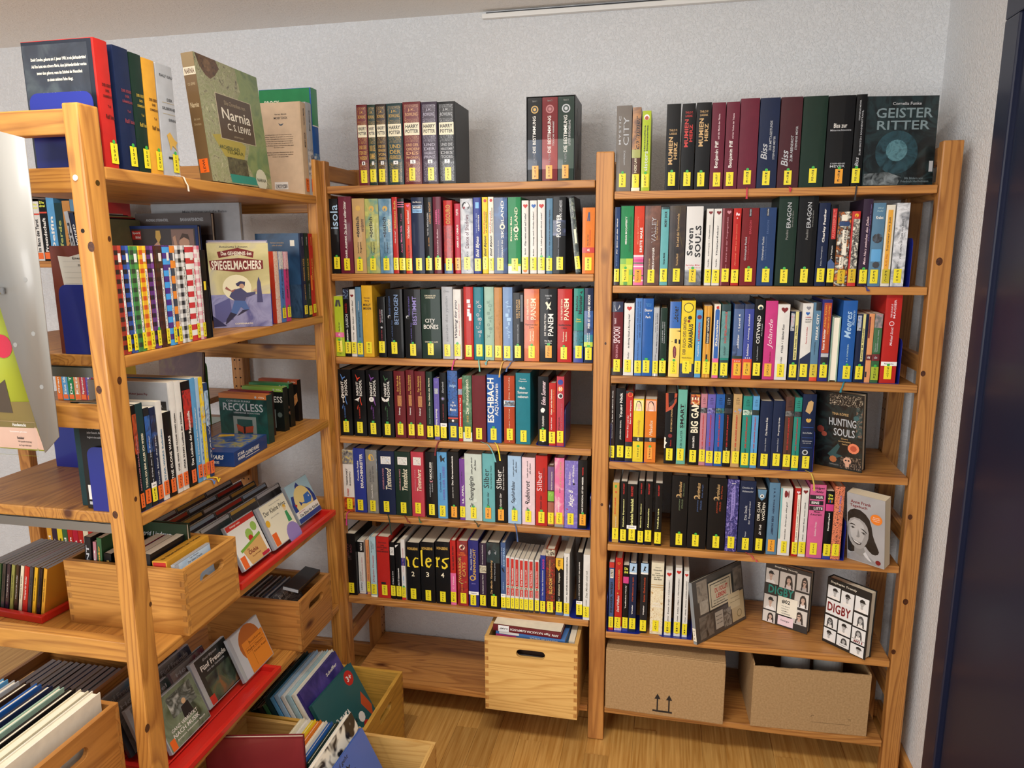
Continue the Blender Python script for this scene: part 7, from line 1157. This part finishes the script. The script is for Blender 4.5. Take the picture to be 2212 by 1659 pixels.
for lab, BL, BR, TL, its in fr:
    a, ex, n, tl, wv, hv = cd_matrix(c5.p(*BL), c5.p(*BR), c5.p(*TL), zt)
    a.x = max(min(a.x, LX-.006), LX-.03); a.y = min(a.y, LF-.016-.13); cd(lab, a, e_y, e_n, R(24), its, w=min(max(wv, .125), .143), h=.125)
    if P0 is None: P0 = a.copy()
backs = ['dark teal', 'charcoal', 'maroon', 'slate blue', 'dark grey', 'plum', 'brown', 'steel blue', 'black']
q = 0
for col in range(4):
    for rw in range(1, 7):
        yy = tA.y+.016+col*.129+(rw % 2)*.006
        if yy+.142 > LF-.016: continue
        c = backs[(q*5+col) % 9]; q += 1
        cd('disc case with %s cover, row %s behind column %s of upper tray' % (c, NUM[rw], NUM[col+1]), Vector((LX-.03-.0405*rw, yy, zt)), e_y, e_n, R(24), [B(pic_mat([c, 'dark grey', c], 20), .02, .98, .09, .985), B(['red', 'silver', 'light blue', 'gold'][q % 4], .03, .1, .12, .96)], case=M_CASE if q % 3 else M_CASE_D, group='discs at the back of the upper tray')
# near left red tray: narrow spines to the front
c6 = Crop(0, 1100, 5.53)
tn = onz(*c6.p(545, 1352), z4); tf = onz(*c6.p(855, 1190), z4); tl_ = onz(*c6.p(0, 1275), z4)
dirx = (tl_-tn).normalized(); tlw = tn+dirx*.19
red_tray('red disc tray at the near end of the fourth shelf, left bookcase', tlw, tn, tlw+(tf-tn).normalized()*.165, z4)
sp = [('silver', 'pale grey'), ('light blue', 'light blue'), ('forest green', 'green'), ('dark grey', 'dark grey'), ('plum', 'purple'), ('olive', 'olive'), ('dark brown', 'brown'), ('cream', 'cream'), ('red', 'red'), ('dark grey', 'second dark grey'), ('golden yellow', 'yellow'), ('charcoal', 'charcoal'), ('amber', 'amber')]
for i, (c, nm) in enumerate(sp):
    p = tlw-dirx*(.012+.0128*i)+Vector((0, .016, .0035)); wid = .0085 if c != 'red' else .013
    make_book((p.x, p.y, z4+.004), math.atan2(-dirx.y, -dirx.x), wid, .122, .14, c, None, [U('Hörspiel für Kinder', 'white' if c in ('plum', 'red', 'dark brown', 'forest green') else 'ink', .2, .7, .3, .7)], 'in the near red tray', lean=13, hard=False, look='%s disc case spine' % nm, group='discs in the near red tray', name='cd_case', cat='cd', cover=mat(c, .15, .6), pages='silver')
# fifth shelf: red tray and crate with discs
u0 = onx(378, 1648, LX+.012); u0.z = z5; u0.y = max(u0.y, LN+.02); u1 = onx(606, 1412, LX+.012); u1.z = z5
red_tray('red disc tray on the fifth shelf of the left bookcase', u0, Vector((LX+.012, u1.y, z5)), Vector((LX-.215, u0.y, z5)), z5)
c7 = Crop(300, 1280, 2.5118)
fr2 = [('grey-green disc case with an organ and white lettering, fifth shelf tray', (185, 893), (378, 690), (135, 578), [B(pic_mat(['#4a5a40', '#7a8a70', '#2f3a2c'], 14), .02, .98, .02, .99), B(pic_mat(['#8f9690', '#3a423a', '#c4c9c2'], 30), .1, .5, .3, .9), O('#d8b48a', .36, .62, .05, 9), PL('ink', [(.52, .42), (.7, .4), (.74, .66), (.5, .66)]), H('GANZ VERRÜCKT', 'white', .62, .7, .16, .8), H('NACH MUSIK', 'white', .73, .81, .16, .8), H('Johann Sebastian Bach', 'white', .85, .89, .2, .9), B('code orange', .78, .98, .04, .16)], 0),
       ('black disc case with five children on a dark cover, fifth shelf tray', (375, 645), (500, 492), (195, 447), [B('#1c2220', .02, .98, .1, .99), B(pic_mat(['#1c2220', '#4a5a48', '#8a5a3a'], 22), .42, .96, .2, .95), H('Enid Blyton', 'silver', .08, .14, .3, .7, 'i'), H('Fünf Freunde', 'white', .18, .29, .18, .9, 'b'), H('und das Geheimnis', 'silver', .32, .36, .3, .8), B('red', .8, .98, .1, .24)], .0),
       ('disc case holding an orange library card, fifth shelf tray', (580, 500), (730, 335), (455, 288), [B('#c4cad0', .02, .98, .09, .98), O('#b4652c', .38, .56, .34, 20), B('#e58a2c', .3, .98, .3, .98), H('Buchkarte', '#7a3f12', .36, .41, .5, .9), B('#7a3f12', .45, .455, .34, .95), B('#7a3f12', .55, .555, .34, .95), B('#7a3f12', .3, .9, .5, .505), H('Name Datum', '#7a3f12', .48, .53, .36, .9), H('Kinder Regal', '#7a3f12', .6, .65, .54, .94)], .0)]
for lab, BL, BR, TL, its, dx in fr2:
    a, ex, n, tl, wv, hv = cd_matrix(c7.p(*BL), c7.p(*BR), c7.p(*TL), z5+.014)
    a.x = max(min(a.x, LX-.004), LX-.06); cd(lab, a, e_y, e_n, R(22), its)
dk = [('dark teal', .145), ('maroon', .29), ('charcoal', .43), ('navy', .57)]
for rw in range(1, 4):
    for ci in range(3):
        yy = u0.y+.02+ci*.135
        if yy+.142 > u1.y-.01: continue
        c = ['steel blue', 'charcoal', 'dark teal', 'burgundy', 'dark grey', 'navy'][(rw*2+ci) % 6]
        cd('disc case with %s cover, row %s place %s of the fifth shelf tray' % (c, NUM[rw], NUM[ci+1]), Vector((LX-.045-.042*rw, yy, z5+.014)), e_y, e_n, R(22), [B(pic_mat([c, 'grey', c], 18), .02, .98, .09, .985), H('Fünf Freunde' if (rw+ci) % 3 == 0 else 'Hörspiel', 'silver', .1, .2, .2, .9), O('amber' if ci % 2 else 'light blue', .6, .4, .14, 10)], case=M_CASE if (rw+ci) % 2 else M_CASE_D, group='discs at the back of the fifth shelf tray')
crate('pine crate with discs at the far end of the fifth shelf, left bookcase', -.29, .011, -.33, -.133, z5, .15, 'x', 'd')
for i in range(13):
    c = ['charcoal', 'dark grey', 'black', 'silver', 'slate blue', 'maroon', 'brown', 'dark red', 'navy'][(i*4) % 9]
    cd('%s disc case, number %d from the left inside the lower pine crate' % (c, i+1) if 0 else '%s disc case standing %s in the lower pine crate' % (c, ('first' if i == 0 else ORD[i+1] if i < 12 else ['thirteenth', 'fourteenth', 'fifteenth'][i-12])), Vector((-.222+.0150*i, -.308, z5+.026)), e_y, e_n, R(-0+24), [B(pic_mat([c, 'dark grey', c], 30), .02, .98, .09, .985)]+([H('Die Stunde der', 'white', .1, .18, .25, .9), H('schwarzen Minka', 'white', .22, .3, .2, .9)] if i == 12 else []), case=M_CASE if i % 2 else M_CASE_D, group='discs in the lower pine crate') if 1 else None
tp = thing('film_case', 'black film case lying across the rim of the lower pine crate', 'film case', (-.012, -.32, z5+.158), 0); tp.rotation_euler = (R(0), R(8), R(0))
MB().box(-.05, .0, .03, .165, 0, .013, mat('#1d1d1f', .25, .3)).build('case', tp, .001); MB().box(-.049, -.001, .0295, .03, .002, .011, mat('silver', .5)).build('paper_insert', tp)
# floor crates
crate('yellowish pine crate with picture books on the floor beneath the left bookcase', -.163, .232, -.412, -.125, 0, .24, 'x', 'c')
crate('long pine crate with picture books nearest on the floor', -.13, .436, -.80, -.41-.008, 0, .24, 'x', 'a')
pb = [('dark green', .24), ('black', .25), ('dark brown', .26), ('forest green', .27), ('dark teal', .30), ('sky blue', .30), ('light blue', .31), ('white', .31), ('pale blue', .315), ('ivory', .32)]
for i, (c, hh_) in enumerate(pb):
    make_book((-.02+.0192*i, -.392, .02), R(0), .011 if i % 2 else .014, hh_, .24, c, None, [U('Bilderbuch', 'white' if i < 5 else 'navy', .3, .6, .3, .7)], 'in the yellowish floor crate', lean=-27, hard=True, look='tall %s picture book leaning' % c.replace(' ', '-'), group='picture books in the yellowish crate', name='picture_book')
def lean_cover(label, x, y, z, w, h, th, c, items, ang, rz=90): 
    r = thing('picture_book', label, 'book', (x, y, z)); r.matrix_world = Matrix.Translation((x, y, z)) @ Matrix.Rotation(R(rz), 4, 'Z') @ Matrix.Rotation(R(-ang), 4, 'X'); face_parts(r, w, h, th, c, items, 'l', True); return r
lean_cover('violet picture book with a knight, leaning in the yellowish floor crate', .172, -.385, .018, .225, .325, .01, '#3a2f7c', [B(pic_mat(['#3a2f7c', '#2f2a6a', '#5a4a9a'], 10), 0, 1), H('Scheffler', 'ivory', .08, .11, .6, .9), H('Der Ritter', 'ivory', .36, .41, .62, .94), PL('#e0d6b8', [(.55, .3), (.95, .26), (.98, .5), (.6, .55)]), O('silver', .45, .36, .13, 12), PL('#7a2a2e', [(.3, .34), (.4, .24), (.5, .36), (.4, .4)])], 27, 90)
lean_cover('teal picture book about a fire brigade, front of the yellowish floor crate', .196, -.395, .018, .225, .29, .012, '#1f5a5e', [B('#1f5a5e', 0, 1), H('TATÜ TATA', 'white', .3, .4, .06, .56, 'b'), H('hier kommt die', 'ink', .44, .5, .12, .6), H('FEUER', 'white', .54, .68, .1, .62, 'b'), H('WEHR', 'white', .72, .86, .12, .62, 'b'), O('red', .1, .82, .1, 14), H('3+', 'white', .07, .13, .77, .88, 'b'), PL('#c2512c', [(.8, .4), (.9, .3), (.98, .5), (.9, .6)]), O('white', .5, .7, .07, 9), O('red', .6, .72, .06, 9)], 28, 86)
nb = [('cream', 'cream'), ('white', 'white'), ('yellow', 'yellow'), ('orange', 'orange'), ('ivory', 'ivory'), ('blue', 'blue'), ('dark green', 'dark green'), ('light blue', 'light blue'), ('pale pink', 'pale pink'), ('cream', 'second cream')]
for i, (c, nm) in enumerate(nb):
    make_book((.17+.0165*i, -.60 if i < 7 else -.70, .02), R(0), .012, .275+.014*((i*3) % 3), .165 if i < 7 else .25, c, None, [U('Wimmelbuch', 'white' if c in ('blue', 'dark green', 'orange') else 'ink', .2, .5, .3, .7)], 'in the nearest floor crate', lean=-24, hard=True, look='%s picture book leaning' % nm, group='picture books in the nearest crate', name='picture_book')
lean_cover('picture book with a cow pattern edge in the nearest floor crate', .352, -.70, .018, .25, .335, .016, 'white', [B(pic_mat(['ivory', 'ivory', 'ink', 'ink'], 26, 1, 1), 0, 1)], 25, 90)
lean_cover('blue picture book with a yellow moon, front of the nearest floor crate', .378, -.712, .018, .235, .31, .008, '#4a6ab8', [B('#4a6ab8', 0, 1), H('Der Mond geht', 'ink', .02, .06, .1, .6, 'i'), H('weg auf...', 'ink', .1, .2, .1, .62, 'i'), PL('ink', [(.5, .08), (.62, .2), (.78, .5), (.98, .7), (.98, .76), (.6, .66), (.44, .4)]), PL('yellow', [(.52, .12), (.62, .24), (.76, .52), (.95, .71), (.62, .64), (.47, .4)])], 26, 88)
lean_cover('large dark red book with its plain back to the room, nearest floor crate', -.076, -.669, .016, .243, .344, .012, '#7a2328', [B(pic_mat(['#7a2328', '#84282d'], 12), .01, .99, .01, .99)], 0, 12.8)
# crate near the camera on the left, on a lower crate
crate('plain pine crate standing on the floor at the left, carrying another crate', -.47, -.068, -1.19, -.922, 0, .39, 'x', 'd')
crate('pine crate full of picture books at the lower left edge', -.455, -.07, -1.185, -.924, .391, .24, 'x', 'd')
lb = [('white', 'white'), ('blue', 'blue'), ('lime', 'lime'), ('sky blue', 'sky-blue'), ('silver', 'silver'), ('dark brown', 'brown'), ('blue', 'second blue'), ('navy', 'navy'), ('sage', 'sage'), ('black', 'black'), ('cream', 'cream'), ('ivory', 'ivory')]
for i, (c, nm) in enumerate(lb):
    make_book((-.418+.0275*i, -1.165, .406), R(0), .013 if i < 10 else .02, .256, .225, c, None, [], 'in the lower left crate', lean=2.5, hard=True, look='%s picture book standing' % nm, group='picture books in the lower left crate', name='picture_book')
# crate of discs seen between the rungs
crate('low pine crate of discs at the near end of the fifth shelf', -.505, -.238, -.852, -.66, z5, .15, 'x', 'd')
for i in range(13):
    c = ['silver', 'charcoal', 'light blue', 'dark grey', 'ivory', 'slate blue'][(i*5) % 6]
    make_book((-.488+.0172*i, -.832, z5+.014), 0, .0105, .125, .142, c, None, [], 'in the crate behind the lower rung', lean=12, hard=False, look='%s disc case' % c.replace(' ', '-'), cover=mat(c, .15, .6), pages='silver', group='discs in the near low crate', name='cd_case', cat='cd')
# far bookcase rows
def frow(z, y, items, place, h, x0, w):
    x = x0
    for i, (c, nm, t, tc) in enumerate(items):
        make_book((x+w/2, y, z+.001), 0, w-.001, h*(1-.03*((i*7) % 4)), .13, c, None, ([H('Die', '#eef05a', .03, .07, .15, .8, 'b'), H('drei', '#eef05a', .085, .125, .1, .85, 'b'), B('red-orange', .2, .225)] if t.startswith('?') else [])+[U(t.lstrip('?'), tc, .3, .85, .3, .72, 'b'), B('code orange', .86, .97, .1, .9)], place, lean=0, hard=False, look=nm); x += w
frow(ZF[2], .012, [('black', 'black detective paperback', '?Spuren im Dunkeln', 'white'), ('black', 'second black detective paperback', '?Verbrecherjagd', 'white'), ('white', 'white detective paperback', '?Im Bann des Tarot', 'ink'), ('black', 'third black detective paperback', '?Freundschaft', 'white'), ('sky blue', 'bright blue paperback', 'Delfin', 'white'), ('dark teal', 'dark teal paperback', 'Pferde', 'olive'), ('caramel', 'ochre paperback', 'Abenteuer', 'ink'), ('steel blue', 'grey-blue paperback', 'Der Tsunami', 'white'), ('turquoise', 'turquoise paperback', 'Mein neues Leben', 'ink'), ('sage', 'pale green paperback', 'Winter', 'ink'), ('red', 'red paperback', 'Sommer', 'white')], 'second shelf of far bookcase', .205, -1.12, .03)
frow(ZF[3], .012, [('orange', 'orange small paperback', 'Orange', 'white'), ('sky blue', 'sky-blue small paperback', 'Eine Idee', 'white'), ('green', 'green small paperback', 'Das Tal', 'white'), ('peach', 'peach small paperback', 'Kater', 'white'), ('rose red', 'rose small paperback', 'Spurensuche', 'white'), ('violet', 'violet small paperback', 'Mädchen', 'white'), ('crimson', 'crimson small paperback', 'Traum', 'white'), ('blue', 'blue small paperback', 'Wind', 'yellow'), ('yellow', 'yellow small paperback', 'Hund', 'ink')], 'third shelf of far bookcase', .15, -1.05, .024)
frow(ZF[5], .012, [('amber', 'amber paperback', 'Insel', 'white'), ('plum', 'plum paperback', 'Pony', 'white'), ('yellow', 'yellow paperback', 'Gras', 'ink'), ('forest green', 'green paperback', 'Wald', 'white'), ('red', 'red paperback', 'Hexen', 'white'), ('crimson', 'crimson paperback', 'Kirsche', 'white'), ('red', 'second red paperback', 'Apfel', 'white'), ('cream', 'cream paperback', 'Rose', 'red'), ('red', 'third red paperback', 'Feuer', 'white'), ('red', 'fourth red paperback', 'Mohn', 'white'), ('red', 'fifth red paperback', 'Rubin', 'white')], 'fifth shelf of far bookcase', .16, -1.17, .022)
# magazine display on the end of the left bookcase
mg = thing('magazine_holder', 'white metal magazine holder hung on the near end of the left bookcase', 'magazine holder')
Yh = -.975; pts = [(-60, 268), (52, 298), (127, 944), (97, 978), (-60, 470)]
P3 = [ony(x, y, Yh) for x, y in pts]; M_MH = mat('#918f8a', .4, .2)
mb = MB(); mb.prism([(p.x, p.z) for p in P3], Yh, Yh+.002, M_MH, 'y'); mb.build('side_plate', mg, smooth='fix')
mb = MB(); hl = [(55, 604), (72, 721), (90, 836), (33, 745)]
for x, y in hl: p = ony(x, y, Yh); mb.tube([(p.x, Yh-.0004, p.z), (p.x, Yh+.0004, p.z)], .0042, mat('#8d8d8a', .5), 10)
mb.build('punched_holes', mg)
p = ony(8, 628, Yh); MB().tube([(p.x-.02, Yh-.006, p.z), (p.x+.004, Yh-.006, p.z)], .006, mat('#b9bcc0', .2, 0, 1), 10).build('clamp_screw', mg)
Ym = -.962; mz = [ony(-70, 520, Ym), ony(96, 972, Ym)]
mg2 = thing('magazine', 'magazine with a yellow-green cover behind clear plastic', 'magazine', (0, 0, 0))
q0, q1, q2, q3 = ony(-70, 500, Ym), ony(10, 640, Ym), ony(97, 975, Ym), ony(-70, 962, Ym)
mb = MB(); mb.prism([(v.x, v.z) for v in (q0, q1, q2, q3)], Ym, Ym+.004, mat('#a9b53a', .3, .4), 'y'); mb.build('cover', mg2, smooth='fix')
def mpoly(ps, c, k): return MB().add([tuple(ony(x, y, Ym-.0004*k)) for x, y in ps], [tuple(range(len(ps)))], mat(c, .35)).build('cover_print', mg2)
mpoly([(-60, 868), (63, 868), (80, 925), (-60, 920)], '#7d6a34', 1); mpoly([(-60, 920), (79, 925), (96, 972), (-60, 962)], '#d9b09a', 1); mpoly([(-40, 862), (10, 820), (28, 892), (-40, 888)], '#4a3c2c', 2)
dp = ony(4, 748, Ym-.0008); MB().add([(dp.x+.022*math.cos(i*math.pi/8), Ym-.0008, dp.z+.022*math.sin(i*math.pi/8)) for i in range(16)], [tuple(range(16))], mat('crimson', .4)).build('cover_print', mg2)
for t, (x, y), w, hgt, c in (('Hundesnacks', (28, 920), .03, .006, 'white'), ('Sensationen gefunden', (22, 934), .038, .0045, 'white'), ('Fettleber', (38, 948), .016, .005, 'ink'), ('Wie spezielle Ernährung', (40, 956), .03, .0042, 'ink'), ('das Organ heilen kann', (42, 964), .028, .0042, 'ink')):
    b = ony(x, y, Ym-.001); m = prints_mesh(MB(), [H(t, c, 0, 1, 0, 1, 'b' if hgt > .0045 else 'n')], w, hgt, flat); m.v = [(v[0]+b.x+w/2, Ym-.001+v[1], v[2]+b.z) for v in m.v]; m.build('cover_print', mg2)
def glass():
    m, N, L, P = newmat('clear_acrylic'); P.inputs['Base Color'].default_value = (.95, .97, .98, 1); P.inputs['Roughness'].default_value = .03; P.inputs['Transmission Weight'].default_value = 1; P.inputs['IOR'].default_value = 1.1; return m
q4 = ony(100, 985, Yh-.004); MB().box(q3.x, q2.x+.004, Yh-.006, Yh-.0045, q2.z-.004, q2.z+.06, glass()).build('acrylic_pocket', mg)
# ------------------------------------------------------------------ bottom of the wall bookcase
crate('pine crate with a slot handle and stacked books, bottom shelf of middle bay', .486, .774, -.078, .295, ZM[7], .248, 'y', 'a')
zt = ZM[7]+.248
def flatbook(x, y, z, w, h, d, c, items, look, rz=0, **k):
    r = make_book((x, y, z+w/2), R(rz), w, h, d, c, None, items, 'in the crate of the middle bay', lean=90, look=look, group='books in the crate of the middle bay', **k); return r
flatbook(.505, -.045, zt+.004, .021, .215, .14, 'maroon', [D('NATASCHA KAMPUSCH', 'white', .26, .74, .3, .66), D('3096 Tage', 'white', .03, .24, .25, .72, 'i'), B('#e6e6e4', .76, .92, .02, .98), D('KAMP', 'ink', .78, .9, .36, .62)], 'maroon book lying flat with white spine lettering', rz=-3, side_c='ivory', pages='ivory')
flatbook(.513, -.04, zt-.018, .02, .22, .14, 'cornflower blue', [B('hot pink', .7, 1, .5, 1), D('Sommerbuch', 'white', .1, .5, .3, .7), B('white', .66, .95, .0, .4)], 'light blue book lying second from the top', rz=-4)
flatbook(.515, -.045, zt-.036, .016, .22, .14, 'steel blue', [D('Eine lange Nacht', 'white', .1, .6, .25, .75), B('ivory', .76, .95)], 'steel-blue book lying third from the top', rz=-5)
for i in range(3): flatbook(.515, -.045, zt-.064-.0275*i, .026, .2, .14, ['dark brown', 'silver', 'navy'][i], [], ['dark brown', 'grey', 'navy'][i]+' book deep inside the stack', rz=-3)
flatbook(.515, -.045, zt-.231, .11, .2, .14, 'charcoal', [], 'thick charcoal volume at the bottom of the stack', rz=0)
make_book((.752, -.05, ZM[7]+.014), 0, .018, .232, .2, 'ivory', None, [O('dark brown', .12, .5, .3)], 'in the crate of the middle bay', hard=False, look='white book standing upright at the side')
# cardboard boxes
def card():
    m, N, L, P = newmat('corrugated_cardboard'); tc = N.new('ShaderNodeTexCoord'); t = N.new('ShaderNodeTexNoise'); t.inputs['Scale'].default_value = 180; t.inputs['Detail'].default_value = 5; L.new(tc.outputs['Object'], t.inputs['Vector'])
    r = N.new('ShaderNodeValToRGB'); e = r.color_ramp.elements; e[0].position = .25; e[0].color = lin('#9c7b50'); e[1].position = .75; e[1].color = lin('#b8966a'); L.new(t.outputs['Fac'], r.inputs[0]); L.new(r.outputs[0], P.inputs['Base Color']); P.inputs['Roughness'].default_value = .8; return m
M_CARD = card()
bA, bB = Vector((.8535, -.006, 0)), Vector((1.209, -.018, 0)); zb = ZR[7]+.0005; ww = (bB-bA).length
cb1 = thing('cardboard_box', 'closed brown cardboard box with two upward arrows, bottom right shelf', 'cardboard box', (bA.x, bA.y, zb), math.atan2((bB-bA).y, (bB-bA).x), 'cardboard boxes')
MB().box(0, ww, 0, .27, 0, .202, M_CARD).build('body', cb1, .003)
MB().box(.001, ww-.001, .001, .134, .2025, .206, M_CARD).build('flap', cb1, .001); MB().box(.001, ww-.001, .136, .269, .2025, .206, M_CARD).build('flap', cb1, .001)
ar = lambda u: [PL('ink', [(u-.026, .72), (u, .63), (u+.026, .72)]), B('ink', .70, .905, u-.006, u+.006)]
m = prints_mesh(MB(), ar(.45)+ar(.548)+[B('ink', .905, .935, .41, .575)], ww, .202, flat); m.v = [(q[0]+ww/2, q[1], q[2]) for q in m.v]; m.build('arrow_print', cb1)
bA, bB = Vector((1.289, -.004, 0)), Vector((1.617, .012, 0)); ww = (bB-bA).length
cb2 = thing('cardboard_box', 'open brown cardboard box with worn rim, bottom right shelf beside the end post', 'cardboard box', (bA.x, bA.y, zb), math.atan2((bB-bA).y, (bB-bA).x), 'cardboard boxes')
t = .004; jag = [(0, 0)]+[(ww*i/24, .198+rnd.uniform(-.0012, .0012)) for i in range(25)]
mb = MB(); mb.prism([(ww, 0)]+[(0, 0)]+[(ww*i/24, .198+rnd.uniform(-.0012, .0012)) for i in range(25)], 0, t, M_CARD, 'y'); mb.build('front_wall', cb2, smooth='fix'); bpy.data.objects[mb and 'front_wall'].data.polygons.foreach_set('use_smooth', [False]*len(bpy.data.objects['front_wall'].data.polygons))
MB().box(0, t, t, .262, 0, .205, M_CARD).build('side_wall', cb2); MB().box(ww-t, ww, t, .262, 0, .2, M_CARD).build('side_wall', cb2); MB().box(t, ww-t, .258, .262, 0, .205, M_CARD).build('back_wall', cb2); MB().box(t, ww-t, t, .258, 0, t, M_CARD).build('bottom', cb2)
m = prints_mesh(MB(), [B('#4a3a28', .84, .843, .52, .855), B('#4a3a28', .73, .733, .52, .545), B('#4a3a28', .73, .765, .52, .5225), B('#4a3a28', .74, .743, .83, .855), B('#4a3a28', .74, .775, .8525, .855)], ww, .198, flat); m.v = [(q[0]+ww/2, q[1], q[2]) for q in m.v]; m.build('corner_mark_print', cb2)
for i, (dx, lab) in enumerate(((.14, 'grey roll standing left inside the open cardboard box'), (.235, 'grey roll standing right inside the open cardboard box'))):
    rl = thing('paper_roll', lab, 'roll', (bA.x+dx, bA.y+.13, zb+.005), 0, 'rolls in the cardboard box'); mb = MB(); mb.tube([(0, 0, 0), (0, 0, .185)], .042, mat('#b9b6b0', .7), 24); mb.build('roll', rl); MB().tube([(0, 0, .1851), (0, 0, .1856)], .016, mat('#6d5b45', .8), 16).build('core', rl)
COL.objects.unlink(_fo); bpy.data.objects.remove(_fo)
settle_labels()
